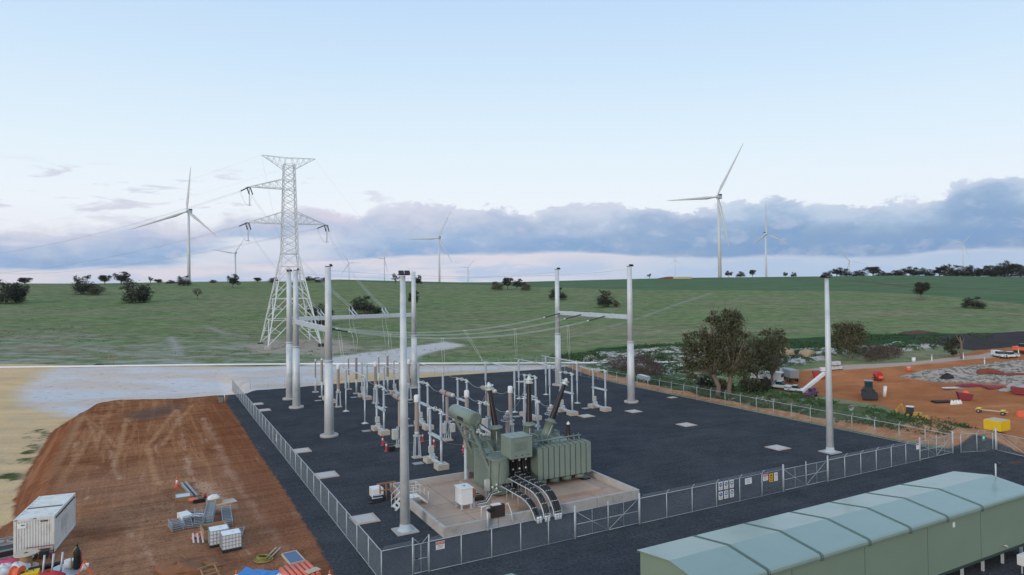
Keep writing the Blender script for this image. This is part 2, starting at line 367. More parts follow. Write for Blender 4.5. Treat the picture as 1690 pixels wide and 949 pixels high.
# ------------------------------------------------------------------ mesh building
class MB:
    def __init__(s): s.v = []; s.f = []; s.sm = []
    def face(s, idx, smooth=False): s.f.append(idx); s.sm.append(smooth)
    def box(s, c, d, M_=None, taper=1.0):
        k = len(s.v); hx, hy, hz = d[0]/2, d[1]/2, d[2]/2
        for z, q in ((-hz, 1), (hz, taper)):
            for x, y in ((-hx, -hy), (hx, -hy), (hx, hy), (-hx, hy)):
                p = Vector((x*q, y*q, z))
                if M_ is not None: p = M_ @ p
                s.v.append((p.x+c[0], p.y+c[1], p.z+c[2]))
        for q in ((3, 2, 1, 0), (4, 5, 6, 7), (0, 1, 5, 4), (1, 2, 6, 5), (2, 3, 7, 6), (3, 0, 4, 7)): s.face([k+i for i in q])
        return s
    def bb(s, a, b): return s.box([(a[i]+b[i])/2 for i in range(3)], [abs(b[i]-a[i]) for i in range(3)])
    def frame_of(s, d):
        d = d.normalized(); a = Vector((0, 0, 1)) if abs(d.z) < .95 else Vector((1, 0, 0))
        x = a.cross(d).normalized(); return x, d.cross(x)
    def tube(s, p0, p1, r0, r1=None, n=8, cap=True, smooth=True):
        r1 = r0 if r1 is None else r1; p0, p1 = Vector(p0), Vector(p1); x, y = s.frame_of(p1-p0); k = len(s.v)
        for p, r in ((p0, r0), (p1, r1)):
            for i in range(n):
                a = 2*math.pi*(i+.5)/n; q = p+x*(r*math.cos(a))+y*(r*math.sin(a)); s.v.append(q[:])
        for i in range(n):
            j = (i+1) % n; s.face([k+i, k+j, k+n+j, k+n+i], smooth and n > 4)
        if cap: s.face([k+i for i in range(n)][::-1]); s.face([k+n+i for i in range(n)])
        return s
    def bar(s, p0, p1, w_, h_=None):
        "a square bar between two points"
        h_ = w_ if h_ is None else h_; p0, p1 = Vector(p0), Vector(p1); x, y = s.frame_of(p1-p0); k = len(s.v)
        for p in (p0, p1):
            for a, b in ((-1, -1), (1, -1), (1, 1), (-1, 1)): s.v.append((p+x*(a*w_/2)+y*(b*h_/2))[:])
        for q in ((3, 2, 1, 0), (4, 5, 6, 7), (0, 1, 5, 4), (1, 2, 6, 5), (2, 3, 7, 6), (3, 0, 4, 7)): s.face([k+i for i in q])
        return s
    def path(s, pts, r, n=6, cap=True):
        pts = [Vector(p) for p in pts]; k = len(s.v); m = len(pts); rr = r if isinstance(r, (list, tuple)) else [r]*m
        up = None
        for i, p in enumerate(pts):
            d = (pts[min(i+1, m-1)]-pts[max(i-1, 0)])
            d.normalize()
            if up is None: up = s.frame_of(d)[0]
            x = (up-d*up.dot(d)); x = x.normalized() if x.length > 1e-5 else s.frame_of(d)[0]; up = x; y = d.cross(x)
            for j in range(n):
                a = 2*math.pi*j/n; s.v.append((p+x*(rr[i]*math.cos(a))+y*(rr[i]*math.sin(a)))[:])
        for i in range(m-1):
            for j in range(n):
                q = (j+1) % n; s.face([k+i*n+j, k+i*n+q, k+(i+1)*n+q, k+(i+1)*n+j], n > 4)
        if cap: s.face([k+j for j in range(n)][::-1]); s.face([k+(m-1)*n+j for j in range(n)])
        return s
    def lathe(s, base, axis, prof, n=12):
        "profile of (distance along axis, radius)"
        b = Vector(base); d = Vector(axis).normalized(); x, y = s.frame_of(d); k = len(s.v); m = len(prof)
        for h, r in prof:
            for j in range(n):
                a = 2*math.pi*j/n; s.v.append((b+d*h+x*(r*math.cos(a))+y*(r*math.sin(a)))[:])
        for i in range(m-1):
            for j in range(n):
                q = (j+1) % n; s.face([k+i*n+j, k+i*n+q, k+(i+1)*n+q, k+(i+1)*n+j], True)
        s.face([k+j for j in range(n)][::-1]); s.face([k+(m-1)*n+j for j in range(n)])
        return s
    def sheds(s, base, axis, L, r0, r1, shed=.45, pitch=.09, n=10):
        "an insulator column: ribbed"
        pr = []; k = max(3, int(L/pitch))
        for i in range(k):
            h = L*i/k; r = r0+(r1-r0)*i/k
            pr += [(h, r), (h+L/k*.55, r*(1+shed)), (h+L/k*.75, r*(1+shed))]
        pr.append((L, r1)); return s.lathe(base, axis, pr, n)
    def ring(s, c, axis, r, t, n=16, m=5):
        c = Vector(c); x, y = s.frame_of(Vector(axis)); d = Vector(axis).normalized(); k = len(s.v)
        for i in range(n):
            a = 2*math.pi*i/n; o = x*math.cos(a)+y*math.sin(a)
            for j in range(m):
                b = 2*math.pi*j/m; s.v.append((c+o*(r+t*math.cos(b))+d*(t*math.sin(b)))[:])
        for i in range(n):
            for j in range(m):
                i2 = (i+1) % n; j2 = (j+1) % m; s.face([k+i*m+j, k+i2*m+j, k+i2*m+j2, k+i*m+j2], True)
        return s
    def prism(s, poly, axis, a, b):
        "outline in the plane across axis (0 x, 1 y, 2 z), from a to b"
        k = len(s.v); n = len(poly)
        for t in (a, b):
            for p, q in poly: s.v.append({0: (t, p, q), 1: (p, t, q), 2: (p, q, t)}[axis])
        s.face([k+i for i in range(n)][::-1]); s.face([k+n+i for i in range(n)])
        for i in range(n): j = (i+1) % n; s.face([k+i, k+j, k+n+j, k+n+i])
        return s
    def blob(s, c, rad, seed=0, n=12, m=8, rough=.25):
        rn = random.Random(seed); k = len(s.v); ph = [rn.random()*6 for _ in range(6)]
        for i in range(m+1):
            t = math.pi/2*i/m
            for j in range(n):
                a = 2*math.pi*j/n
                q = 1+rough*(math.sin(2*a+ph[0])*.4+math.sin(3*a+ph[1]+t*2)*.4+math.sin(5*a+ph[2]+3*t)*.3+rn.uniform(-.3, .3))
                s.v.append((c[0]+rad[0]*math.cos(t)*math.cos(a)*q, c[1]+rad[1]*math.cos(t)*math.sin(a)*q, c[2]+rad[2]*math.sin(t)*(q*.6+.4)-.05))
        for i in range(m):
            for j in range(n): q = (j+1) % n; s.face([k+i*n+j, k+i*n+q, k+(i+1)*n+q, k+(i+1)*n+j], True)
        return s
    def build(s, name, mat, parent=None, bevel=0):
        me = bpy.data.meshes.new(name); me.from_pydata(s.v, [], s.f); me.update()
        me.polygons.foreach_set('use_smooth', s.sm)
        me.materials.append(M[mat] if isinstance(mat, str) else mat)
        o = bpy.data.objects.new(name, me); COL.objects.link(o)
        if parent is not None: o.parent = parent
        if bevel:
            b = o.modifiers.new('edge', 'BEVEL'); b.width = bevel; b.segments = 2; b.limit_method = 'ANGLE'; b.angle_limit = R(40)
        return o
def tag(o, label=None, cat=None, group=None, kind=None):
    if label: o['label'] = label
    if cat: o['category'] = cat
    if group: o['group'] = group
    if kind: o['kind'] = kind
    return o
def empty(name, loc, rz=AL):
    o = bpy.data.objects.new(name, None); COL.objects.link(o); o.location = loc; o.rotation_euler = (0, 0, rz); return o
def thing(name, label, cat, v, u, z=0.0, rz=AL, group=None):
    return tag(empty(name, W(v, u, z), rz), label, cat, group)
def at(name, label, cat, loc, rz=0.0, group=None):
    return tag(empty(name, loc, rz), label, cat, group)
def copy_tree(o, parent=None):
    c = o.copy(); COL.objects.link(c)
    if parent is not None: c.parent = parent
    for ch in list(o.children): copy_tree(ch, c)
    return c
def copy_thing(o, label, loc, rz=None, sc=None):
    c = copy_tree(o); c['label'] = label; c.location = loc
    if rz is not None: c.rotation_euler = (0, 0, rz)
    if sc is not None: c.scale = (sc, sc, sc) if isinstance(sc, (int, float)) else sc
    return c
ORD = ['first', 'second', 'third', 'fourth', 'fifth', 'sixth', 'seventh', 'eighth', 'ninth', 'tenth', 'eleventh', 'twelfth', 'thirteenth', 'fourteenth',
       'fifteenth', 'sixteenth', 'seventeenth', 'eighteenth', 'nineteenth', 'twentieth']
PI = math.pi

# ------------------------------------------------------------------ the ground: one polar sheet, split by what covers it
def build_ground():
    a_in = np.linspace(R(-46), R(46), 620); a_l = np.linspace(R(-180), R(-46), 60)[:-1]; a_r = np.linspace(R(46), R(180), 60)[1:]
    A = np.concatenate([a_l, a_in, a_r])
    rr = np.concatenate([np.geomspace(6, 30, 50)[:-1], np.geomspace(30, 200, 380)[:-1], np.geomspace(200, 760, 130)[:-1], np.geomspace(760, 14000, 30)])
    AA, RR = np.meshgrid(A, rr); X = RR*np.sin(AA); Y = RR*np.cos(AA); Z = tz(X, Y)
    nr, na = X.shape
    V_ = np.stack([X.ravel(), Y.ravel(), Z.ravel()], 1)
    idx = np.arange(nr*na).reshape(nr, na)
    Fq = np.stack([idx[:-1, :-1], idx[:-1, 1:], idx[1:, 1:], idx[1:, :-1]], -1).reshape(-1, 4)[:, ::-1]
    x, y = X.ravel(), Y.ravel()
    zn = dict(gravel=sdf(Z_GRAVEL, x, y), pad=sdf(Z_PAD, x, y), sand=sdf(Z_SAND, x, y), white=sdf(Z_WHITE, x, y), orange=sdf(Z_ORANGE, x, y),
              spoil=sdf(Z_SPOIL, x, y), pond=sdf(Z_POND, x, y), lush=sdf(Z_LUSH, x, y), rubble=sdf(Z_RUBBLE, x, y), dark=sdf(Z_DARK, x, y),
              road=sdf(Z_ROAD, x, y), track=sdf(Z_TRACK, x, y), tower=sdf(Z_TOWER, x, y))
    # weedy ground between the side fence and the road
    zn['weed'] = np.maximum(sdf(Z_WEED, x, y), sdf(wp([(68, 40), (79, 40), (82, 60), (150, 100), (70, 92), (69, 60)]), x, y))
    bare = np.full(x.shape, -30.0)
    def streak(pts, wid):
        nonlocal bare
        bare = np.maximum(bare, wid-sdl([GT(*p)[:2] for p in pts], x, y))
    for pts, wid in [([(-60, 566), (30, 565), (87, 570)], 1.6), ([(20, 546), (95, 549), (153, 553)], .9), ([(150, 577), (190, 582), (224, 585)], 1.6),
                     ([(283, 556), (290, 571), (296, 586)], 2.0), ([(190, 598), (270, 594), (330, 602)], 2.6), ([(258, 534), (300, 536), (337, 537)], .5),
                     ([(337, 537), (375, 551), (410, 556)], 1.3), ([(305, 573), (350, 572), (398, 578)], 1.6), ([(0, 583), (60, 588), (150, 590)], .7),
                     ([(275, 501), (292, 489), (318, 478)], .3), ([(318, 472), (345, 484), (362, 497)], -.1), ([(210, 572), (260, 568), (300, 560)], .7),
                     ([(1062, 523), (1115, 503), (1172, 484)], 1.2), ([(690, 562), (770, 556), (900, 545)], .4), ([(0, 596), (90, 597), (170, 601)], .8), ([(1594, 557), (1640, 551), (1720, 545)], 3.2),
                     ([(330, 563), (380, 566), (425, 571)], 1.2), ([(905, 565), (960, 552), (1060, 524)], .8), ([(180, 465), (300, 466), (345, 464)], 3.0)]:
        streak(pts, wid)
    zn['bare'] = bare
    def lines_(lst): return np.max([wid-sdl(gp(pts), x, y) for pts, wid in lst], 0)
    zn['padpale'] = lines_([([(292, 676), (297, 700), (305, 740), (309, 765), (322, 800), (333, 840), (345, 880)], .15), ([(335, 690), (350, 716), (362, 745), (376, 775), (392, 800), (408, 822), (440, 866), (466, 900), (480, 930)], .35),
                            ([(330, 800), (350, 815), (372, 838)], .9), ([(178, 735), (186, 752), (190, 775), (196, 790)], .1), ([(215, 880), (240, 905), (255, 935)], .2)])
    zn['padline'] = lines_([([(290, 676), (268, 705), (242, 738)], .22), ([(318, 668), (290, 700), (268, 735)], .22), ([(150, 695), (170, 712), (190, 737)], .16), ([(146, 664), (122, 705), (100, 750), (76, 790)], .55), ([(145, 690), (160, 735)], .18),
                            ([(245, 740), (252, 775), (262, 800)], .3), ([(155, 708), (140, 735), (118, 770)], .2), ([(170, 690), (163, 720), (158, 745)], .16), ([(208, 690), (200, 730), (188, 770)], .25), ([(100, 690), (75, 735), (52, 780)], .25)])
    zn['padgrey'] = sdf(gp([(208, 682), (245, 675), (292, 664), (300, 668), (285, 682), (240, 694), (212, 692)]), x, y)
    zn['padmuck'] = sdf(gp([(262, 925), (300, 915), (350, 925), (400, 940), (420, 990), (240, 990)]), x, y)
    zn['crop'] = sdf([GT(*p)[:2] for p in [(560, 463.5), (760, 469), (900, 474), (1100, 479), (1400, 480), (1560, 489), (1690, 502), (2200, 520)]] + [(1500, 900), (-200, 900)], x, y)
    zn['soilstrip'] = 2.2-sdl([GT(*p)[:2] for p in [(1150, 460), (1300, 459), (1400, 463), (1500, 473), (1690, 479)]], x, y)
    names = list(zn); nf = len(Fq)
    fc = {k: zn[k][Fq].mean(1) for k in ('gravel', 'pad', 'sand', 'orange')}
    kind = np.zeros(nf, int)
    kind[fc['sand'] > 0] = 1; kind[fc['orange'] > 0] = 2; kind[fc['pad'] > 0] = 3; kind[fc['gravel'] > 0] = 4
    # vertex normals of the whole sheet so that the seams do not show
    me0 = bpy.data.meshes.new('tmp'); me0.from_pydata(V_.tolist(), [], Fq.tolist()); me0.update()
    nrm = np.zeros(len(V_)*3); me0.vertices.foreach_get('normal', nrm); nrm = nrm.reshape(-1, 3); bpy.data.meshes.remove(me0)
    for k, nm in enumerate(['grass_field', 'sand', 'earthworks_ground', 'red_earth_ground', 'gravel_yard']):
        fs = Fq[kind == k]; use = np.unique(fs); rem = np.full(len(V_), -1); rem[use] = np.arange(len(use))
        me = bpy.data.meshes.new(nm); me.from_pydata(V_[use].tolist(), [], rem[fs].tolist()); me.update()
        me.polygons.foreach_set('use_smooth', np.ones(len(fs), bool))
        me.normals_split_custom_set_from_vertices(nrm[use].tolist())
        for q in names:
            at_ = me.attributes.new(q, 'FLOAT', 'POINT'); at_.data.foreach_set('value', np.clip(zn[q][use], -30, 30).astype(np.float32))
        me.materials.append(GROUND)
        o = bpy.data.objects.new(nm, me); COL.objects.link(o); o['kind'] = 'structure'

def ground_mat():
    m, n, b = new_mat('ground')
    pos = n.n('ShaderNodeNewGeometry').outputs['Position']
    A_ = lambda k: n.n('ShaderNodeAttribute', attribute_name=k).outputs['Fac']
    n05 = n.noise(pos, .05, 4); n2 = n.noise(pos, .22, 5, .6); n1 = n.noise(pos, .9, 5, .6); n4 = n.noise(pos, 4.5, 4, .65); n12 = n.noise(pos, 14, 3, .7)
    # yard axes for tyre marks and rake lines
    rot = n.n('ShaderNodeVectorRotate', rotation_type='Z_AXIS'); n.put(rot.inputs['Vector'], pos); rot.inputs['Angle'].default_value = -AL
    yv = rot.outputs[0]
    sx = n.vmul(yv, (1.0, .06, 1)); sy = n.vmul(yv, (.05, 1.0, 1))
    l_u = n.noise(sx, 1.1, 4, .6, .6); l_v = n.noise(sy, 1.6, 4, .6, .8); l_u2 = n.noise(sx, 2.6, 3, .6, 1.2)
    hv = n.vmul(pos, (.012, .075, 1)); hband = n.noise(hv, 1.0, 5, .55, .3); hv2 = n.vmul(pos, (.04, .35, 1)); hb2 = n.noise(hv2, 1.0, 5, .6, .2)
    def var(c, f, amt):
        k = n.math('ADD', 1-amt, n.math('MULTIPLY', n.sstep(f, .25, .75), 2*amt)); return n.mix(1.0, c, n.combine(k, k, k), 'MULTIPLY')
    def zone(cur, name, col, soft=.3, amp=1.0, ns=None, ofs=0.0, k=1.0):
        f = n.math('ADD', A_(name), n.math('MULTIPLY', n.math('SUBTRACT', ns if ns is not None else n1, .5), amp))
        f = n.sstep(f, ofs-soft, ofs+soft)
        if k != 1.0: f = n.math('MULTIPLY', f, k)
        return n.mix(f, cur, col)
    # pasture
    grass = n.ramp(hband, [(.28, (.240, .218, .138)), (.42, (.205, .214, .120)), (.52, (.156, .206, .092)), (.62, (.168, .220, .100)), (.75, (.218, .214, .130))])
    grass = n.mix(n.math('MULTIPLY', n.sstep(hb2, .52, .72), .5), grass, (.215, .185, .145))
    grass = var(var(var(grass, n4, .30), n2, .22), n.noise(hv2, 5.0, 4, .7), .25)
    near_mix = n.math('MULTIPLY', n.sstep(n.math('ADD', n2, n.math('MULTIPLY', hb2, .7)), .80, 1.02), .55)
    sp = n.n('ShaderNodeSeparateXYZ'); n.put(sp.inputs[0], pos)
    lowf = n.math('MULTIPLY', n.sstep(sp.outputs[1], 240, 175), n.sstep(sp.outputs[0], 10, -50))
    grass = n.mix(n.math('MULTIPLY', near_mix, lowf), grass, (.30, .28, .27))
    crop = var(n.ramp(hb2, [(.3, (.080, .132, .068)), (.48, (.105, .165, .088)), (.7, (.150, .200, .122))]), n4, .1)
    c = zone(grass, 'crop', crop, 3, 8, n2)
    c = zone(c, 'soilstrip', (.17, .075, .045), .8, 2.5, n2, k=.8)
    c = zone(c, 'bare', var((.40, .375, .36), n4, .25), 2.2, 9.0, n.noise(n.vmul(pos, (.25, .6, 1)), 1.0, 6, .72), ofs=1.2, k=.8)
    weed = n.mix(n.sstep(n1, .38, .62), (.055, .100, .040), (.105, .120, .062)); weed = n.mix(n.sstep(n.noise(pos, .42, 6, .7), .54, .62), weed, (.34, .32, .29))
    c = zone(c, 'weed', var(weed, n4, .25), 1.0, 3.0, n2)
    c = n.mix(n.math('MULTIPLY', n.sstep(n.noise(n.vmul(pos, (.08, .5, 1)), 1.0, 6, .75), .53, .62), n.math('MULTIPLY', n.sstep(sp.outputs[1], 232, 185), n.math('MULTIPLY', n.sstep(sp.outputs[0], -20, -60), .65))), c, (.42, .40, .38))
    c = zone(c, 'lush', var(n.mix(n.sstep(n2, .4, .6), (.028, .064, .032), (.050, .092, .044)), n4, .3), 1.0, 6, n2)
    c = zone(c, 'tower', var(n.mix(n2, (.34, .27, .21), (.46, .40, .35)), n4, .25), 2.0, 11, n.noise(n.vmul(pos, (.2, .5, 1)), 1.0, 6, .72), k=.8)
    c = zone(c, 'track', var((.54, .51, .49), n4, .2), 1.6, 8, n.noise(n.vmul(pos, (.2, .5, 1)), 1.0, 6, .72))
    rub = n.mix(n.sstep(n.noise(pos, .30, 6, .7), .43, .55), (.48, .45, .42), (.060, .092, .042))
    c = zone(c, 'rubble', var(rub, n4, .2), .8, 3.0, n1)
    c = zone(c, 'dark', var(n.mix(n2, (.050, .046, .048), (.085, .072, .07)), n4, .2), .8, 2.5, n1)
    # sand floor
    sand = var(var(n.mix(n.sstep(n2, .3, .7), (.66, .46, .25), (.58, .43, .27)), hb2, .12), n4, .07)
    c = zone(c, 'sand', sand, .7, 1.6)
    wht = var(n.mix(n.sstep(n.noise(n.vmul(pos, (.05, .12, 1)), 1.0, 4), .38, .62), (.60, .59, .60), (.60, .51, .44)), n4, .07)
    wht = n.mix(n.math('MULTIPLY', n.sstep(n.noise(n.vmul(pos, (.5, .9, 1)), 1.0, 6, .8), .57, .64), .55), wht, (.20, .18, .17))
    c = zone(c, 'white', wht, 3.0, 6.0, n2)
    # weeds at the toe of the pad
    toe = n.math('MULTIPLY', n.sstep(n.math('ABSOLUTE', n.math('ADD', A_('pad'), 1.6)), 2.4, .4), n.sstep(n2, .50, .60))
    toe = n.math('MULTIPLY', toe, n.math('MULTIPLY', n.sstep(sp.outputs[0], -30, -36), n.sstep(sp.outputs[1], 108, 98)))
    c = n.mix(n.math('MULTIPLY', toe, n.sstep(sp.outputs[1], 62, 72)), c, var((.075, .095, .035), n4, .3))
    # orange earthworks
    org = n.mix(n.sstep(n2, .3, .72), (.44, .180, .078), (.36, .135, .062))
    org = n.mix(n.math('MULTIPLY', n.sstep(hb2, .55, .75), .5), org, (.52, .28, .15))
    c = zone(c, 'orange', var(var(org, n4, .12), n05, .15), .8, 2.0)
    c = zone(c, 'pond', var(n.mix(n.sstep(n1, .42, .6), (.44, .38, .33), (.17, .15, .12)), n4, .2), .8, 3.0, n1)
    c = zone(c, 'road', var((.46, .40, .35), n4, .1), .6, 1.0, k=.8)
    spo = n.mix(n.sstep(n1, .4, .6), (.36, .17, .085), (.42, .25, .15)); c = zone(c, 'spoil', var(spo, n4, .2), .3, 1.2)
    # red pad with tyre tracks
    red = n.ramp(n2, [(.3, (.200, .074, .035)), (.5, (.265, .110, .052)), (.72, (.345, .160, .078))])
    red = n.mix(n.math('MULTIPLY', n.sstep(l_u, .47, .66), .62), red, (.42, .205, .100))
    red = n.mix(n.math('MULTIPLY', n.sstep(l_u2, .55, .70), .45), red, (.13, .042, .024))
    mid = n.math('MULTIPLY', n.sstep(sp.outputs[1], 82, 62), n.sstep(n05, .36, .56))
    red = n.mix(n.math('MULTIPLY', mid, .55), red, (.33, .185, .115))
    pale = n.math('MULTIPLY', n.sstep(n.noise(n.vmul(yv, (1.0, .16, 1)), .55, 6, .7, .5), .60, .68), .75)
    red = n.mix(pale, red, (.46, .29, .20))
    rag = n.noise(n.vmul(yv, (.9, .35, 1)), 1.0, 6, .72)
    red = n.mix(n.math('MULTIPLY', n.sstep(n.noise(n.vmul(yv, (.3, .22, 1)), .5, 5, .6), .56, .68), .6), red, (.165, .062, .034))
    red = zone(red, 'padgrey', (.12, .085, .07), 1.8, 4.0, rag, k=.75)
    red = zone(red, 'padline', (.46, .25, .13), .30, .9, rag, k=.7)
    red = zone(red, 'padpale', n.mix(rag, (.52, .33, .23), (.40, .21, .13)), .5, 3.2, n.noise(n.vmul(yv, (.8, .25, 1)), 1.0, 6, .75), ofs=.1, k=.85)
    red = zone(red, 'padmuck', n.mix(rag, (.15, .062, .032), (.30, .14, .07)), 1.0, 3.5, rag, k=.7)
    redn = n.sstep(n.math('ADD', A_('gravel'), n.math('MULTIPLY', n2, 2)), -5.0, -1.0)
    red = n.mix(n.math('MULTIPLY', redn, .55), red, (.185, .064, .032))
    red = var(var(var(red, n4, .24), l_v, .2), n12, .16)
    slope = n.sstep(A_('pad'), 4.2, 2.6)
    red = n.mix(n.math('MULTIPLY', slope, .65), red, var((.205, .078, .042), l_u, .3))
    c = zone(c, 'pad', red, .25, 1.0)
    # dark crushed rock
    grv = n.mix(n.sstep(n2, .35, .7), (.056, .061, .068), (.072, .077, .084))
    grv = var(var(var(var(grv, n12, .5), n4, .32), l_v, .10), n1, .08)
    grv = n.mix(n.math('MULTIPLY', n.sstep(n.noise(pos, .35, 6, .7), .60, .74), .45), grv, (.14, .135, .13))
    rsp = n.sstep(n.math('ADD', n.math('MULTIPLY', n.noise(pos, .12, 5), 1.0), n.math('MULTIPLY', n.sstep(sp.outputs[0], 42, 60), .25)), .70, .82)
    rsp = n.math('MULTIPLY', rsp, n.sstep(sp.outputs[1], 76, 68)); grv = n.mix(n.math('MULTIPLY', rsp, n.sstep(sp.outputs[0], 36, 46)), grv, (.16, .085, .055))
    c = zone(c, 'gravel', grv, .14, .9)
    n.put(b.inputs['Base Color'], c); b.inputs['Roughness'].default_value = 1.0; b.inputs['Specular IOR Level'].default_value = 0.0
    bp = n.n('ShaderNodeBump'); bp.inputs['Strength'].default_value = .6; bp.inputs['Distance'].default_value = .25
    h = n.math('ADD', n.math('MULTIPLY', n1, .7), n.math('ADD', n.math('MULTIPLY', n4, .35), n.math('MULTIPLY', n12, .12)))
    n.put(bp.inputs['Height'], n.math('ADD', h, n.math('MULTIPLY', l_u2, .25))); n.put(b.inputs['Normal'], bp.outputs[0])
    return m
GROUND = ground_mat()
build_ground()

# ------------------------------------------------------------------ chain link fences and gates
def wires(mb, L, z0, z1, step=.10, r=.0022, f=None):
    "two families of crossing diagonal wires on a panel L long; f maps (s, z) to a point"
    f = f or (lambda s, z: (s, 0, z)); h = z1-z0
    for sg in (1, -1):
        a = -h
        while a < L:
            s0, s1 = a, a+h; q0, q1 = z0, z1
            if s0 < 0: q0 = z0-s0; s0 = 0
            if s1 > L: q1 = z1-(s1-L); s1 = L
            if s1-s0 > .02:
                if sg < 0: q0, q1 = z1-(q0-z0), z1-(q1-z0)
                mb.tube(f(s0, q0), f(s1, q1), r, n=3, cap=False, smooth=False)
            a += step
FH = 2.0
def fence(label, v0, u0, v1, u1, spacing=2.9, out=-1, ends=(True, True), wire_step=.10, group=None, arm=True, base=0.0):
    L = math.hypot(v1-v0, u1-u0); rz = AL+math.atan2(u1-u0, v1-v0)
    t = thing('chain_link_fence', label, 'fence', v0, u0, base, rz, group)
    n = max(1, round(L/spacing)); first = None
    for i in range(n+1):
        if (i == 0 and not ends[0]) or (i == n and not ends[1]): continue
        x = L*i/n
        if first is None:
            p = MB().tube((0, 0, -.1), (0, 0, FH+.03), .038, n=8)
            if arm: p.path([(0, 0, FH), (0, out*.06, FH+.12), (0, out*.30, FH+.36)], .024, 6)
            first = p.build('post', 'fencepost', t); first.location = (x, 0, 0)
        else:
            c = first.copy(); COL.objects.link(c); c.parent = t; c.location = (x, 0, 0)
    MB().tube((0, 0, FH), (L, 0, FH), .026, n=6).build('top_rail', 'fencepost', t)
    MB().tube((0, 0, .06), (L, 0, .06), .014, n=5).build('bottom_rail', 'galv', t)
    mb = MB(); wires(mb, L, .07, FH, wire_step); mb.build('mesh_panel', 'mesh', t)
    if arm:
        mb = MB()
        for k in (.35, .65, 1.0): mb.tube((0, out*.30*k, FH+.02+.34*k), (L, out*.30*k, FH+.02+.34*k), .006, n=3)
        mb.build('barbed_wire', 'wire', t)
    return t
fence('long wire fence between the red earth and the gravel yard', 0, 90, 0, 0, 2.9, -1, wire_step=.085)
fence('short wire fence piece between the yard corner and the narrow gate', 0.05, 0, 2.1, 0, 2.1, -1, (False, False))
fence('wire fence passing the front of the concrete bund, with red danger sign', 3.25, 0, 14.7, 0, 2.4, -1, (False, False))
fence('wire fence carrying the blue and white safety signs', 20.75, 0, 36.9, 0, 2.68, -1, (False, False))
fence('wire fence between the two right-hand double gates beside the lone mast', 42.95, 0, 57.3, 0, 2.45, -1, (False, False))
fence('wire fence with bent posts running along the weedy bank', 63.3, 0, 63.3, 89.5, 2.95, -1, wire_step=.13)
fence('distant wire fence along the far edge of the dark gravel, before the pale sand', 63.2, 90, 0.1, 90, 2.95, -1, (False, False), wire_step=.16)

def gate(label, v0, v1, sign=False):
    L = v1-v0; t = thing('double_gate', label, 'gate', v0, 0, 0, AL, 'double gates in the front fence')
    for x in (0, L):
        MB().tube((x, 0, -.1), (x, 0, FH+.42), .075, n=10).build('gate_post', 'fencepost', t)
    for a, b in ((.09, L/2-.03), (L/2+.03, L-.09)):
        mb = MB()
        for z in (.12, 1.05, FH-.02): mb.tube((a, 0, z), (b, 0, z), .024, n=6)
        for x in (a, b): mb.tube((x, 0, .12), (x, 0, FH+(.3 if x in (L/2-.03, L/2+.03) else -.02)), .024, n=6)
        mb.tube(((a+b)/2, 0, .12), ((a+b)/2, 0, FH-.02), .014, n=5)
        if a < L/2: mb.tube((a, 0.03, FH-.02), (b, 0.03, .12), .020, n=6)
        else: mb.tube((a, 0.03, .12), (b, 0.03, FH-.02), .020, n=6)
        leaf = mb.build('gate_leaf', 'fencepost', t)
        w_ = MB(); wires(w_, b-a, .14, FH, .10, f=lambda s, z, a=a: (a+s, -.02, z)); w_.build('mesh_panel', 'mesh', leaf)
    return t
gate('double wire gate right in front of the bent cable trays', 14.7, 20.7)
gate('double wire gate between the safety signs and the lone mast', 36.9, 42.9)
gate('double wire gate at the right corner of the yard, with braced leaves', 57.3, 63.2)
t = thing('pedestrian_gate', 'narrow single wire gate beside the red danger sign', 'gate', 2.1, 0)
for x in (0, 1.12): MB().tube((x, 0, -.1), (x, 0, FH+.45), .05, n=8).build('gate_post', 'fencepost', t)
mb = MB()
for z in (.12, 1.0, FH-.03): mb.tube((.06, 0, z), (1.06, 0, z), .026, n=6)
for x in (.08, .56, 1.04): mb.tube((x, 0, .12), (x, 0, FH-.03), .018, n=6)
mb.tube((.06, 0, FH+.38), (.45, 0, FH), .016, n=5).tube((1.06, 0, FH+.38), (.67, 0, FH), .016, n=5)
lf = mb.build('gate_leaf', 'fencepost', t)
mb = MB(); wires(mb, 1.0, .14, FH, .10, f=lambda s, z: (.06+s, -.02, z)); mb.build('mesh_panel', 'mesh', lf)
MB().bb((.12, -.06, 1.02), (.34, .02, 1.12)).build('latch', 'dark', t)
# fence stretch and gate beyond the right corner
fence('wire fence stub with two bent posts beyond the right corner gate', 64.2, -.3, 67.9, -1.6, 1.9, -1, (True, True))
t = thing('swing_gate', 'tall road gate standing past the right corner, seen above the shed roof end', 'gate', 68.1, -1.8, 0, AL+R(-100))
for x in (0, 7.2): MB().tube((x, 0, -.1), (x, 0, FH+.5), .09, n=8).build('gate_post', 'galv', t)
for a, b in ((.12, 3.57), (3.63, 7.1)):
    mb = MB()
    for z in (.15, FH): mb.tube((a, 0, z), (b, 0, z), .024, n=6)
    for x in (a, b): mb.tube((x, 0, .15), (x, 0, FH), .024, n=6)
    mb.tube((a, .03, FH if a < 1 else .15), (b, .03, .15 if a < 1 else FH), .022, n=5)
    lf = mb.build('gate_leaf', 'galv', t); mb = MB(); wires(mb, b-a, .17, FH, .10, f=lambda s, z, a=a: (a+s, -.02, z)); mb.build('mesh_panel', 'mesh', lf)

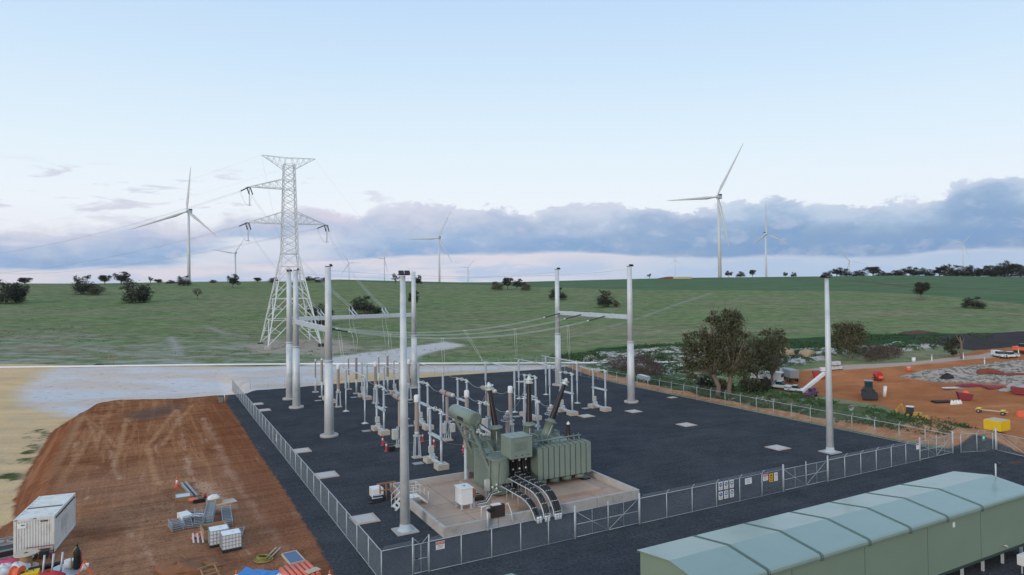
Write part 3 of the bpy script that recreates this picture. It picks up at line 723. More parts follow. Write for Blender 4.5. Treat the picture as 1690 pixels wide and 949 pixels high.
# signs on the fence
def sign(name, label, v, z, wd, ht, parts, u=-.055, group=None, base='s_white', rz=AL):
    t = thing(name, label, 'sign', v, u, z, rz, group)
    MB().bb((-wd/2, -.006, -ht/2), (wd/2, .006, ht/2)).build('sign_plate', base, t)
    for i, (nm, mat, shape) in enumerate(parts):
        mb = MB()
        for q in shape:
            if q[0] == 'r': mb.bb((q[1]-q[3]/2, -.012-.003*(len(q) > 5), q[2]-q[4]/2), (q[1]+q[3]/2, -.0065, q[2]+q[4]/2))
            else: mb.tube((q[1], -.0065, q[2]), (q[1], -.011-.004*(q[0] == 'C'), q[2]), q[3], n=20)
        mb.build(nm, mat, t)
    return t
def lines(x0, x1, z0, z1, n, th, seed=0):
    rn = random.Random(seed); out = []
    for i in range(n):
        z = z0+(z1-z0)*(i+.5)/n; a = x0+rn.uniform(0, .12)*(x1-x0); b = x1-rn.uniform(0, .2)*(x1-x0); out.append(('r', (a+b)/2, z, b-a, th))
    return out
def text_on(parent, body, x, z, size, mat, y=-.014):
    cu = bpy.data.curves.new('lettering', 'FONT'); cu.body = body; cu.size = size; cu.align_x = 'CENTER'; cu.align_y = 'CENTER'; cu.extrude = .001
    o = bpy.data.objects.new('lettering', cu); COL.objects.link(o); me = bpy.data.meshes.new_from_object(o.evaluated_get(bpy.context.evaluated_depsgraph_get())); bpy.data.objects.remove(o)
    me.materials.clear(); me.materials.append(M[mat]); o = bpy.data.objects.new('lettering', me); COL.objects.link(o); o.parent = parent; o.location = (x, y, z); o.rotation_euler = (R(90), 0, 0)
    return o
ds = sign('danger_sign', 'white danger sign with red header beside the narrow gate', 4.0, 1.62, .62, .52, [('header', 's_red', [('r', 0, .15, .58, .17)]), ('text_lines', 's_blk', lines(-.25, .25, -.2, .03, 3, .022, 1))])
text_on(ds, 'DANGER', 0, .15, .13, 's_white')
SAF = [(29.25, 1.72, 'eye protection sign, top left of the blue six', 'eyes'), (29.88, 1.72, 'foot protection sign, top middle of the blue six', 'boot'), (30.53, 1.72, 'head protection sign, top right of the blue six', 'hat'),
       (29.25, .93, 'hand protection sign, bottom left of the blue six', 'hand'), (29.88, .93, 'hearing protection sign, bottom middle of the blue six', 'ear'), (30.53, .93, 'safety vest sign, bottom right of the blue six', 'vest')]
for v, z, lb, kd in SAF:
    pic = {'eyes': [('C', -.06, .10, .045), ('C', .06, .10, .045), ('r', 0, .10, .1, .02, 1)], 'boot': [('r', -.03, .13, .07, .14, 1), ('r', .02, .06, .16, .06, 1)],
           'hat': [('C', 0, .12, .085), ('r', 0, .08, .22, .03, 1)], 'hand': [('r', 0, .09, .09, .10, 1), ('r', -.03, .17, .02, .08, 1), ('r', .0, .18, .02, .09, 1), ('r', .03, .17, .02, .08, 1)],
           'ear': [('C', 0, .11, .07), ('r', -.09, .11, .03, .09, 1), ('r', .09, .11, .03, .09, 1)], 'vest': [('r', -.045, .08, .07, .15, 1), ('r', .045, .08, .07, .15, 1)]}[kd]
    sign('safety_sign', 'white sheet with blue disc: '+lb, v, z-.05, .46, .66, [('disc', 's_blue', [('c', 0, .10, .17)]), ('pictogram', 's_white', pic), ('text_lines', 's_blk', lines(-.18, .18, -.28, -.12, 2, .025, len(lb)))], group='blue and white safety signs on the fence')
sign('notice_sign', 'plain white landscape notice alone in its fence bay', 32.5, 1.62, .8, .52, [('text_lines', 's_blue', lines(-.33, .33, -.2, .2, 4, .02, 5))])
ds = sign('danger_sign', 'white danger sign with dark red header left of the yellow sign', 34.6, 1.62, .62, .56, [('header', 's_red', [('r', 0, .17, .58, .17)]), ('text_lines', 's_blk', lines(-.25, .25, -.22, .05, 3, .022, 2))])
text_on(ds, 'DANGER', 0, .17, .13, 's_white')
sign('warning_sign', 'yellow electric warning sign between two white ones', 35.28, 1.5, .46, .74, [('triangle', 's_blk', [('r', 0, .17, .26, .05), ('r', 0, .22, .17, .05), ('r', 0, .27, .08, .05)]), ('text_lines', 's_blk', lines(-.18, .18, -.3, .1, 3, .045, 3))], base='s_yel')
sign('notice_sign', 'white portrait notice with pink lettering right of the yellow sign', 35.9, 1.5, .44, .74, [('text_lines', 's_red', lines(-.17, .17, .05, .3, 3, .03, 4)), ('small_lines', 's_blk', lines(-.17, .17, -.3, 0, 3, .015, 6))])
sign('gate_sign', 'small white sign with red top beside the right corner gate', 56.85, 1.55, .5, .6, [('header', 's_red', [('r', 0, .2, .44, .12)])])
sign('fence_sign', 'orange and white sign hung on the left fence', -.06, 1.2, .5, .8, [('lower_half', 's_yel', [('r', 0, .18, .46, .36)])], u=40.6, rz=AL-R(90))
sign('muster_sign', 'green emergency point sign beside the far right gate', 66.6, 1.55, .62, .7, [('symbol', 's_white', [('r', 0, 0, .3, .3)])], u=-1.35, base='s_green')

# ------------------------------------------------------------------ pits in the gravel
def pit(v, u, a, b, label, plain=True):
    t = thing('pit_cover', label, 'pit cover', v, u, 0, AL, 'pale pit covers set in the gravel')
    MB().bb((-a/2-.25, -b/2-.25, -.1), (a/2+.25, b/2+.25, .05)).build('rim', 'pitrim', t)
    MB().bb((-a/2, -b/2, .0), (a/2, b/2, .075)).build('lid', 'pit', t)
for v, u, a, b, lb in [(2.3, 12.0, 1.5, 1.7, 'large pit cover by the left fence, nearest the mast'), (2.5, 26.4, 1.6, 1.7, 'second pit cover up the left fence'), (2.3, 37.9, 1.4, 1.6, 'third pit cover up the left fence'),
                     (2.3, 66.8, 1.2, 1.4, 'fourth pit cover up the left fence'), (2.1, 73.0, 1.2, 1.4, 'farthest pit cover by the left fence'),
                     (49.3, 11.2, 1.5, 1.5, 'pit cover left of the lone right mast'), (49.1, 25.7, 1.5, 1.5, 'pit cover midway across the empty right gravel'), (49.0, 36.6, 1.4, 1.4, 'pit cover in front of the right gantry pole'),
                     (41.2, 37.4, 1.4, 1.4, 'pit cover just right of an isolator footing'), (61.6, 42.6, .9, .6, 'small pit cover close to the side fence'), (49.6, 71.1, 1.5, 1.3, 'pit cover far back near the gantry pole')]:
    pit(v, u, a, b, lb)

# ------------------------------------------------------------------ gantries and masts
def pole(mb, x, y, h, rb, rt, n=12):
    mb.lathe((x, y, -.1), (0, 0, 1), [(0, rb), (h, rt)], n); return mb
def floodlight(t, x, y, z, dx=0, dy=-1):
    mb = MB(); mb.box((x, y, z+.10), (.62, .62, .10)); 
    for k in (-.24, .24): mb.box((x+k, y+dy*.38, z+.24), (.40, .14, .34), Matrix.Rotation(R(-35)*-dy, 3, 'X'))
    mb.bar((x-.4, y+dy*.3, z+.12), (x+.4, y+dy*.3, z+.12), .06); mb.build('floodlight', 'dark', t)
def gantry(label, va, ua, vb, ub, lights=(1, 1), h=21.2, insl=None):
    L = math.hypot(vb-va, ub-ua); rz = AL+math.atan2(ub-ua, vb-va); t = thing('line_gantry', label, 'gantry', va, ua, 0, rz, 'tall steel line gantries')
    for k, x in enumerate((0, L)):
        MB().lathe((x, 0, -.1), (0, 0, 1), [(0, .62), (9.5, .51)], 12).build('lower_pole', 'pole', t)
        MB().lathe((x, 0, 9.4), (0, 0, 1), [(0, .47), (h-9.4, .37)], 12).build('upper_pole', 'pole', t)
        MB().lathe((x, 0, 9.33), (0, 0, 1), [(0, .57), (.1, .58), (.2, .57)], 14).build('joint_collar', 'galv', t)
        MB().lathe((x, 0, -.02), (0, 0, 1), [(0, 1.15), (.28, 1.12), (.30, .85)], 20).build('footing', 'conc', t)
        if lights[k]: floodlight(t, x, 0, h)
    MB().bb((.38, -.22, 12.98), (L-.38, .22, 13.66)).build('beam', 'galv_light', t, .03)
    mb = MB()
    for k in range(3):
        x = L*(.22+.28*k); mb.bb((x-.09, -.28, 12.9), (x+.09, .28, 13.74))
    mb.build('clamp', 'galv', t)
    return t
gantry('gantry of two poles on the left, nearest the camera, with floodlights', 6.75, 43.7, 6.9, 66.2)
gantry('gantry farthest back, whose white beam takes the pylon lines', 7.4, 74.9, 29.4, 75.2, (1, 0))
gantry('gantry of two poles on the right of the yard beyond the transformer', 53.3, 42.6, 53.0, 63.6)
def mast(label, v, u, h, light):
    t = thing('lightning_mast', label, 'mast', v, u, 0, AL, 'lone steel masts')
    MB().lathe((0, 0, .1), (0, 0, 1), [(0, .40), (h-.1, .21)], 12).build('pole', 'pole', t)
    MB().lathe((0, 0, .07), (0, 0, 1), [(0, .62), (.06, .62), (.12, .45), (.5, .40)], 12).build('base_flange', 'galv', t)
    MB().bb((-.85, -.85, -.1), (.85, .85, .08)).build('footing', 'conc', t)
    floodlight(t, 0, 0, h, dy=-1 if light else 1)
mast('lone mast with floodlight standing left of the transformer bund', 4.3, 7.9, 19.6, True)
mast('lone mast in the right part of the gravel, near the front fence', 52.6, 7.0, 19.0, False)

# ------------------------------------------------------------------ switchyard equipment
PH1 = (12.8, 18.7, 24.3); PH2 = (34.0, 40.0, 45.8)
def rings(mb, x, y, z, r=.2, t=.035):
    for k in (-1, 1): mb.ring((x, y+k*.12, z), (0, 1, .25*k), r, t, 12, 5)
def isolator():
    t = thing('isolator', 'x', 'isolator', 0, 0, 0, AL, 'two-post isolators in the switchyard')
    S = 1.55
    for s in (-S, S):
        MB().bb((-.62, s-.62, -.1), (.62, s+.62, .55)).build('footing', 'plinthc', t, .03)
        mb = MB().tube((0, s, .55), (0, s, 3.05), .125, n=10); mb.lathe((0, s, .55), (0, 0, 1), [(0, .26), (.05, .26), (.06, .13)], 12); mb.build('post', 'galv', t)
        MB().sheds((0, s, 3.2), (0, 0, 1), 2.45, .12, .105, .35, .1, 10).build('insulator', 'insul', t)
        MB().lathe((0, s, 5.62), (0, 0, 1), [(0, .26), (.06, .27), (.1, .16), (.2, .14)], 12).build('cap_plate', 'galv_light', t)
    MB().bar((-.10, -S-.2, 3.05), (-.10, S+.2, 3.05), .12, .2).bar((.12, -S-.2, 3.05), (.12, S+.2, 3.05), .12, .2).build('cross_beam', 'galv_light', t)
    MB().bar((0, -S, .42), (0, S, .42), .3, .22).build('base_beam', 'galv_light', t)
    mb = MB().tube((0, -S-.5, 5.86), (0, S+.5, 5.86), .055, n=8); mb.build('switch_arm', 'alu', t)
    mb = MB(); rings(mb, 0, .1, 5.86); rings(mb, .05, -S+.4, 5.9, .13); mb.build('corona_ring', 'alu', t)
    MB().bb((-.28, S-.42, 1.05), (.28, S-.12, 1.75)).build('drive_box', 'cabinet', t, .02)
    MB().bb((-.25, S-.75, .5), (.25, S-.35, 1.0)).build('control_box', 'galv_light', t, .02)
    MB().bb((-1.9, S-.4, -.05), (-.85, S+.5, .045)).build('operator_mat', 'grey', t)
    return t
iso = isolator(); n_i = 0
LAB = {0: 'left', 1: 'middle', 2: 'right'}
for i, v in enumerate(PH1):
    lb = f'isolator in the nearer bay just behind the bund, {LAB[i]} one of its row'
    if n_i == 0: iso['label'] = lb; iso.location = W(v+.5, 24.2); n_i = 1
    else: copy_thing(iso, lb, W(v+.5, 24.2))
for i, v in enumerate(PH1): copy_thing(iso, f'isolator in the row behind the circuit breakers, {LAB[i]} one of three', W(v+.2, 42.6))
for i, v in enumerate(PH1): copy_thing(iso, f'isolator far back under the farthest gantry, {LAB[i]} one of three', W(v-.2, 69.3))
for i, v in enumerate(PH2): copy_thing(iso, f'isolator standing alone on the right, {["nearest the tall bushings", "between two others", "nearest the right gantry pole"][i]}', W(v, 40.6))

def breaker():
    t = thing('circuit_breaker', 'x', 'circuit breaker', 0, 0, 0, AL, 'circuit breakers with sideways chambers')
    mb = MB()
    for x in (-.3, .3):
        for y in (-.3, .3): mb.bar((x, y, 0), (x*.8, y*.8, 2.3), .11)
    mb.bar((-.3, -.3, .3), (.27, -.27, 2.0), .05); mb.build('leg_frame', 'galv', t)
    MB().bb((-.55, -.55, -.1), (.55, .55, .12)).build('footing', 'plinthc', t)
    MB().bb((-.95, -.45, .95), (-.35, .15, 2.1)).build('drive_cabinet', 'cabinet', t, .03)
    MB().bb((.30, -.55, 1.0), (.82, .05, 2.0)).build('control_cabinet', 'cabinet', t, .03)
    MB().sheds((0, 0, 2.3), (0, 0, 1), 3.0, .17, .16, .28, .09, 12).build('support_column', 'polymer', t)
    MB().lathe((0, 0, 5.3), (0, 0, 1), [(0, .2), (.25, .22), (.6, .2)], 12).build('head', 'dark', t)
    for s in (-1, 1):
        MB().sheds((0, s*.18, 5.6), (0, s, .04), 1.6, .27, .25, .12, .09, 12).build('chamber', 'polymer', t)
        MB().lathe((0, s*1.78, 5.66), (0, s, .04), [(0, .24), (.1, .24), (.14, .1)], 12).build('end_cap', 'alu', t)
    return t
br = breaker()
for i, v in enumerate(PH1):
    lb = f'circuit breaker with a sideways buff chamber, {["half hidden by the lone mast", "behind the grey oil tank", "between the first and second dark bushings"][i]}'
    if i == 0: br['label'] = lb; br.location = W(v-.1, 34)
    else: copy_thing(br, lb, W(v, 34))

def ct():
    t = thing('current_transformer', 'x', 'transformer', 0, 0, 0, AL, 'slim current transformers with white heads')
    mb = MB()
    for x in (-.32, .32):
        for y in (-.25, .25): mb.bar((x, y, 0), (x*.7, y*.7, 2.35), .10)
    mb.bb((-.34, -.3, 2.3), (.34, .3, 2.45)); mb.build('leg_frame', 'galv', t)
    MB().bb((-.5, -.45, -.1), (.5, .45, .1)).build('footing', 'plinthc', t)
    MB().lathe((0, 0, 2.45), (0, 0, 1), [(0, .26), (.35, .26), (.4, .2)], 12).build('base_tank', 'cabinet', t)
    MB().sheds((0, 0, 2.85), (0, 0, 1), 3.15, .21, .19, .22, .08, 12).build('insulator', 'polymer', t)
    MB().lathe((0, 0, 6.0), (0, 0, 1), [(0, .27), (.08, .3), (.72, .29), (.82, .2)], 14).build('head', 'white', t)
    MB().tube((0, -.55, 6.15), (0, .55, 6.15), .04, n=6).build('terminal', 'alu', t)
    return t
c0 = ct()
for i, v in enumerate(PH1):
    lb = f'white-headed current transformer near the bund, {["just right of the lone mast", "rising behind the oil tank", "between the two left bushings"][i]}'
    if i == 0: c0['label'] = lb; c0.location = W(v-.1, 28.2)
    else: copy_thing(c0, lb, W(v, 28.2))
for i, v in enumerate(PH1): copy_thing(c0, f'white-headed current transformer far back, {LAB[i]} one of the distant three', W(v-.1, 63.4), sc=(1, 1, .97))

def bus_post(h=6.3):
    t = thing('bus_support', 'x', 'bus support', 0, 0, 0, AL, 'slender bus support posts')
    mb = MB().tube((0, 0, 0), (0, 0, 3.35), .085, n=8); mb.lathe((0, 0, 0), (0, 0, 1), [(0, .36), (.06, .36), (.2, .1)], 10); mb.build('post', 'galv_light', t)
    MB().bb((-.42, -.42, -.1), (.42, .42, .04)).build('footing', 'plinthc', t)
    MB().sheds((0, 0, 3.4), (0, 0, 1), 2.7, .135, .12, .35, .1, 10).build('insulator', 'insul', t)
    MB().lathe((0, 0, 6.1), (0, 0, 1), [(0, .2), (.06, .2), (.1, .08), (.25, .08)], 10).build('clamp', 'alu', t)
    return t
bp0 = bus_post(); k_ = 0
def put_post(lb, v, u):
    global k_
    if k_ == 0: bp0['label'] = lb; bp0.location = W(v, u); k_ = 1
    else: copy_thing(bp0, lb, W(v, u))
BUSN = {0: 'leftmost', 1: 'second', 2: 'third', 3: 'fourth', 4: 'fifth', 5: 'rightmost'}
for i, v in enumerate(PH1+PH2):
    ua, ub = (49.0, 59.2) if i < 3 else (45.2, 54.9)
    if i == 5: ua, ub = 46.5, 56
    put_post(f'bus support post under the near end of the {BUSN[i]} sloping tube', v, ua); put_post(f'bus support post under the far end of the {BUSN[i]} sloping tube', v, ub)
    t = thing('busbar_tube', f'{BUSN[i]} white busbar tube of the six, resting on two slim posts', 'busbar', v, ua, 6.42, AL, 'white busbar tubes')
    MB().tube((0, -.6, 0), (0, ub-ua+1.4, 0), .075, n=8).build('tube', 'galv_light', t)
    MB().lathe((0, ub-ua+1.4, 0), (0, 1, 0), [(0, .085), (.08, .085)], 8).build('end_cap', 'alu', t)
    if i == 5: t.children[0].scale = (1, .6, 1)
# line arresters and voltage transformers under the far gantry
def brown_post(name, lab, cat, v, u, h, r, grp):
    t = thing(name, lab, cat, v, u, 0, AL, grp)
    MB().bb((-.5, -.5, -.1), (.5, .5, .12)).build('footing', 'plinthc', t)
    MB().tube((0, 0, .1), (0, 0, 2.6), .16, n=10).build('post', 'galv_light', t)
    MB().sheds((0, 0, 2.6), (0, 0, 1), h-3.0, r, r*.85, .3, .09, 10).build('insulator', 'polymer', t)
    MB().lathe((0, 0, h-.4), (0, 0, 1), [(0, r*1.3), (.1, r*1.3), (.4, .05)], 10).build('cap', 'alu', t)
    return t
for i, v in enumerate(PH1):
    brown_post('surge_arrester', f'slim brown arrester in the rearmost row, {LAB[i]} one', 'arrester', v-.1, 80.0, 5.9, .12, 'rearmost arresters')
    brown_post('voltage_transformer', f'thicker brown voltage transformer right under the far gantry beam, {LAB[i]} one', 'transformer', v-.2, 74.4, 6.6, .19, 'voltage transformers under the far beam')
# arresters with corona rings inside the bund
def arrester(lab, v, u, zb, cap):
    t = thing('ring_arrester', lab, 'arrester', v, u, zb, AL, 'ringed arresters beside the transformer')
    MB().lathe((0, 0, 0), (0, 0, 1), [(0, .34), (.06, .34), (.07, .21), (3.1, .19)], 10).build('post', 'galv', t)
    MB().sheds((0, 0, 3.1), (0, 0, 1), 2.75, .2, .19, .22, .09, 12).build('insulator', 'polymer', t)
    mb = MB()
    for r, z in ((.24, 5.75), (.42, 5.45), (.66, 5.05)): mb.ring((0, 0, z), (0, 0, 1), r, .035, 20, 5)
    for k in range(4):
        a = k*PI/2+.4; mb.path([(.12*math.cos(a), .12*math.sin(a), 5.9), (.42*math.cos(a), .42*math.sin(a), 5.45), (.66*math.cos(a), .66*math.sin(a), 5.05)], .022, 5)
    mb.build('grading_ring', 'galv_light', t)
    MB().lathe((0, 0, 5.85), (0, 0, 1), [(0, .2), (.1, .16), (.2, .05)], 10).build('cap', 'alu', t)
    MB().bb((.15, -.2, 1.5), (.4, .1, 1.9)).build('counter_box', 'cabinet', t)
arrester('ringed arrester on the tall grey post inside the bund, behind the oil tank', 13.6, 17.1, .15, 1)
arrester('ringed arrester between the left and middle dark bushings', 18.9, 18.6, .0, 1)
arrester('ringed arrester behind the tilted right bushing', 24.4, 19.2, .0, 0)
# jumper leads between the pieces
def sag(p, q, s, n=10):
    p, q = Vector(p), Vector(q); return [p.lerp(q, k/n)-Vector((0, 0, s*4*(k/n)*(1-k/n))) for k in range(n+1)]
def lead(lab, pts, r=.022, grp='jumper leads between the switchgear', mat='wire', cat='cable', name='jumper_lead'):
    o = MB().path(pts, r, 5).build(name, mat); tag(o, lab, cat, grp); return o
for i, v in enumerate(PH1):
    q = LAB[i]
    pts = sag(W(v, 32.1, 5.7), W(v, 28.7, 6.2), .35)+sag(W(v, 27.6, 6.15), W(v+.5, 26.2, 5.86), .2, 6); lead(f'thin lead from circuit breaker to near isolator, {q} phase', pts)
    lead(f'thin lead from breaker back to the second isolator row, {q} phase', sag(W(v, 35.9, 5.7), W(v+.2, 40.6, 5.86), .35))
    lead(f'thin lead rising from the isolator to the tube end, {q} phase', sag(W(v+.2, 44.7, 5.86), W(v, 48.6, 6.4), .3))
    lead(f'thin lead from the tube to the far current transformer, {q} phase', sag(W(v, 60.2, 6.4), W(v-.1, 63, 6.0), .25)+sag(W(v-.1, 63.9, 6.0), W(v-.2, 67.3, 5.86), .3))
    lead(f'thin lead from the far isolator to the brown posts, {q} phase', sag(W(v-.2, 71.3, 5.86), W(v-.2, 74.3, 6.6), .3)+sag(W(v-.2, 74.5, 6.6), W(v-.1, 79.9, 5.9), .4))
for i, v in enumerate(PH2):
    lead(f'thin lead from tube to isolator on the right, {LAB[i]} phase', sag(W(v, 44.8, 6.4), W(v, 42.6, 5.86), .35))
for i, (a, b, c_) in enumerate([((13.3, 22.3, 5.86), (13.6, 17.1, 6.0), (14.36, 13.5, 9.7)), ((19.2, 22.3, 5.86), (18.9, 18.6, 6.0), (18.55, 13.5, 10.1)), ((24.8, 22.3, 5.86), (24.4, 19.2, 6.0), (22.7, 13.5, 9.5))]):
    lead(f'slack lead from near isolator over the ringed arrester, {LAB[i]} phase', sag(W(*a), W(*b), .3)+sag(W(*b), W(*c_), .9))

# ------------------------------------------------------------------ conductors between the left and right gantries
def unit_on(cat, name, lab, loc, grp): return at(name, lab, cat, loc, 0, grp)
for i, u in enumerate((48.6, 55.6, 62.4)):
    nm = ['nearest', 'middle', 'farthest'][i]
    p, q = Vector(W(7.3, u, 13.25)), Vector(W(52.8, u, 13.25))
    t = at('strung_conductor', f'{nm} of three pale twin conductors strung across the yard', 'conductor', p, 0, 'conductors strung between the gantries')
    full = [(k/40) for k in range(41)]; S_ = 2.35
    P_ = [p.lerp(q, k)-Vector((0, 0, S_*4*k*(1-k)))-p for k in full]
    for off in (-.13, .13):
        MB().path([x+Vector((0, 0, off*.4))+Vector((-SA*off, CA*off, 0)) for x in P_[3:-3]], .026, 5).build('conductor', 'alu', t)
    for nm2, a, b in (('strain_insulator', P_[0], P_[3]), ('strain_insulator', P_[-1], P_[-4])):
        d = (b-a); MB().sheds(a, d, d.length*.92, .07, .07, .55, .12, 8).build(nm2, 'strain', t)
        MB().lathe(a+d*.92, d, [(0, .06), (.1, .14), (.3, .14), (.4, .05)], 8).build('dead_end_clamp', 'alu', t)
def y_on(v, u):   # height of a conductor at v
    k = (v-7.3)/45.5; return 13.25-2.35*4*k*(1-k)
for i, v in enumerate(PH1+PH2):
    u = (62.4, 55.6, 48.6)[i % 3] if i > 2 else (62.4, 55.6, 48.6)[i]
    tgt = W(v, 59.6 if i < 3 else 55.5, 6.5); tgt = W(v, min(max(u, 48.4 if i < 3 else 45), 60.2 if i < 3 else 56), 6.5)
    a = Vector(W(v-.2, u, y_on(v-.2, u))); b = Vector(tgt)
    mb = MB()
    for s in (-.14, .14):
        o = Vector((CA*s, SA*s, 0)); mb.path([a+o, a.lerp(b, .3)+o*1.4+Vector((0, 0, 0)), a.lerp(b, .7)+o*1.2, b+o*.3], .020, 5)
    mb.bar(a-Vector((CA*.3, SA*.3, 0)), a+Vector((CA*.3, SA*.3, 0)), .07)
    tag(mb.build('dropper', 'alu'), f'pale twin dropper hanging from the strung conductors to the {BUSN[i]} tube', 'cable', 'droppers under the strung conductors')

# ------------------------------------------------------------------ bund and transformer
t = thing('bund', 'low concrete bund wall round the green transformer', 'wall', 6.3, 5.0)
BW, BD, TH_ = 18.4, 12.9, .24
MB().bb((0, 0, -.2), (BW, TH_, .78)).build('front_wall', 'conc', t, .015)
MB().bb((0, BD-TH_, -.2), (BW, BD, .78)).build('rear_wall', 'conc', t, .015)
MB().bb((0, TH_+.003, -.2), (TH_, BD-TH_-.003, .777)).build('side_wall', 'conc', t, .015)
MB().bb((BW-TH_, TH_+.003, -.2), (BW, BD-TH_-.003, .777)).build('side_wall', 'conc', t, .015)
mb = MB()
for x in (4.6, 9.3, 13.9): mb.bb((x-.015, -.004, .0), (x+.015, .1, .783))
mb.build('expansion_joint', 'dark', t)
s_ = MB().bb((6.54, 5.24, -.2), (6.3+BW-TH_, 5.0+BD-TH_, .16)).build('bund_floor', 'slab'); s_.location = (YX, YY, 0); s_.rotation_euler = (0, 0, AL); s_['kind'] = 'structure'
mb = MB()
for x in (9.8, 12.9, 18.2, 21.4): mb.bb((x-.012, 5.26, .15), (x+.012, 17.6, .164))
for y in (8.6, 11.8): mb.bb((6.6, y-.012, .15), (24.4, y+.012, .1645))
o = mb.build('floor_joint', 'brownbox'); o.location = (YX, YY, 0); o.rotation_euler = (0, 0, AL); o['kind'] = 'structure'
t = thing('plinth', 'raised concrete plinth carrying the green transformer', 'plinth', 12.6, 7.9)
MB().bb((0, 0, .1), (10.1, 8.6, .46)).build('slab', 'slab', t, .02)

X0, Y0 = 18.0, 13.0
T = thing('power_transformer', 'huge green power transformer with three dark bushings', 'transformer', X0, Y0)
def L(v, u, z): return (v-X0, u-Y0, z)
def boxT(name, a, b, mat='tgreen', bev=.03, par=None): return MB().bb(L(*a), L(*b)).build(name, mat, par or T, bev)
tank = boxT('tank', (13.5, 12.0, .62), (23.0, 15.2, 3.7))
mb = MB()
for x in (14.6, 16.4, 18.2, 20.0, 21.8): mb.bb(L(x-.07, 11.93, .65), L(x+.07, 15.27, 3.65))
mb.bb(L(13.42, 11.9, 3.5), L(23.1, 15.3, 3.58)); mb.bb(L(13.4, 11.9, .55), L(23.1, 15.3, .66)); mb.build('stiffener', 'tgreen', T)
# rounded tap changer compartment at the near left
mb = MB(); a0 = []
for k in range(13):
    a = PI+PI*k/12; a0.append((14.05-X0+.86*math.cos(a), 10.95-Y0+.75*math.sin(a)))
poly = [(14.91-X0, 12.05-Y0)]+[(13.19-X0, 12.05-Y0)]+a0
mb.prism(poly, 2, .62, 3.55); tap = mb.build('tap_changer_tank', 'tgreen', T, .03)
mb = MB(); mb.prism([((x*1.04+.035), y*1.0-.03) for x, y in poly], 2, 3.55, 3.66); mb.build('lid', 'tgreen', tap)
mb = MB()
for z in (1.55,): mb.bb(L(14.3, 10.12, z), L(14.75, 10.35, z+.32))
mb.build('access_cover', 'tgreen_lt', tap)
MB().tube(L(13.55, 10.4, .7), L(13.55, 10.2, 3.4), .05).tube(L(13.05, 10.9, .7), L(13.05, 10.9, 3.5), .05).build('pipe', 'tgreen', T)
mb = MB()
for p in ((13.35, 10.2, 1.25), (13.45, 10.15, .95), (13.3, 10.1, 1.6), (13.05, 10.4, 1.35)): mb.lathe(L(*p), (-.3, -1, .2), [(0, .09), (.12, .11), (.14, .05), (.22, .05)], 8)
mb.build('valve', 'alu', T)
# tank top clutter
mb = MB()
for k in range(5):
    y = 12.5+k*.55; mb.tube(L(19.3, y, 4.55), L(21.2, y+.05, 4.5), .035, n=6)
for x in (19.3, 20.2, 21.2): mb.tube(L(x, 12.4, 4.52), L(x, 14.9, 4.52), .04, n=6).tube(L(x, 12.4, 3.7), L(x, 12.4, 4.5), .035, n=6)
mb.build('top_pipework', 'tgreen_lt', T)
MB().path([L(17.3, 12.5, 4.35), L(17.3, 12.5, 4.7), L(17.6, 12.4, 4.95), L(18.3, 12.2, 4.95), L(18.6, 12.15, 4.75), L(18.7, 12.1, 3.7)], .09, 8).build('oil_pipe', 'tgreen_lt', T)
MB().path([L(15.3, 15, 4.2), L(15.3, 15, 5.0), L(14, 15, 6.0), L(13, 15, 6.2)], .07, 8).path([L(16.8, 11.9, 4.3), L(16.8, 12.4, 4.6), L(16.8, 14, 4.4)], .06, 8).build('oil_pipe', 'tgreen', T)
# bushings
for nm, base, mid, topp, r in (('left', (15.1, 13.5, 3.6), (15.0, 13.5, 5.85), (14.36, 13.5, 9.6), 0), ('mid', (18.5, 13.5, 3.6), (18.5, 13.5, 5.75), (18.56, 13.5, 9.85), 0), ('right', (20.15, 13.5, 3.75), (20.98, 13.5, 5.75), (22.65, 13.5, 9.35), 0)):
    b = Vector(L(*base)); m_ = Vector(L(*mid)); e = Vector(L(*topp)); d1 = m_-b; d2 = e-m_
    tu = MB().lathe(b, d1, [(0, .56), (.15, .56), (.2, .5), (d1.length-.25, .5), (d1.length-.24, .62), (d1.length-.1, .62), (d1.length-.08, .42), (d1.length+.12, .34)], 18).build('turret', 'tgreen', T)
    bu = MB().sheds(m_+d2.normalized()*.1, d2, d2.length-.45, .30, .17, .09, .075, 16).build('bushing', 'porc_br', T)
    hd = MB(); hd.lathe(m_+d2.normalized()*(d2.length-.4), d2, [(0, .22), (.1, .28), (.3, .28), (.38, .2), (.55, .16), (.7, .06)], 12)
    for s in (.02, .32): hd.ring(m_+d2.normalized()*(d2.length-.36+s), d2, .36, .06, 16, 6)
    hd.build('corona_cap', 'alu', bu)
    MB().tube(b+Vector((-.25, -.5, 0)), m_+Vector((-.2, -.5, -.4)), .03, n=6).build('conduit', 'alu', tu)
# radiators: ten in the front bank
def radiator_bank(x0, x1, y0, y1, z0, z1, n, side):
    wd = (x1-x0)/n
    for i in range(n):
        mb = MB(); xa = x0+i*wd+.045; xb = x0+(i+1)*wd-.045
        ny = max(4, int((y1-y0)/.13))
        mb.bb(L(xa, y0, z0), L(xb, y0+.035, z1))
        for k in range(1, ny): yy = y0+(y1-y0)*k/ny; mb.bb(L(xa, yy, z0), L(xb, yy+.03, z1))
        mb.tube(L((xa+xb)/2, y0+.02, z1+.02), L((xa+xb)/2, y1, z1+.04), .05, n=6).tube(L((xa+xb)/2, y0+.02, z0-.02), L((xa+xb)/2, y1, z0-.03), .05, n=6)
        for s in (xa+.05, xb-.05): mb.tube(L(s, y0+.02, z1+.03), L(s, y1, z1+.05), .02, n=5)
        mb.build('radiator', 'tgreen_lt', T)
radiator_bank(17.5, 23.3, 10.25, 11.75, 1.28, 4.05, 10, -1)
mb = MB().tube(L(17.4, 11.85, 4.32), L(23.2, 11.85, 4.38), .085, n=10)
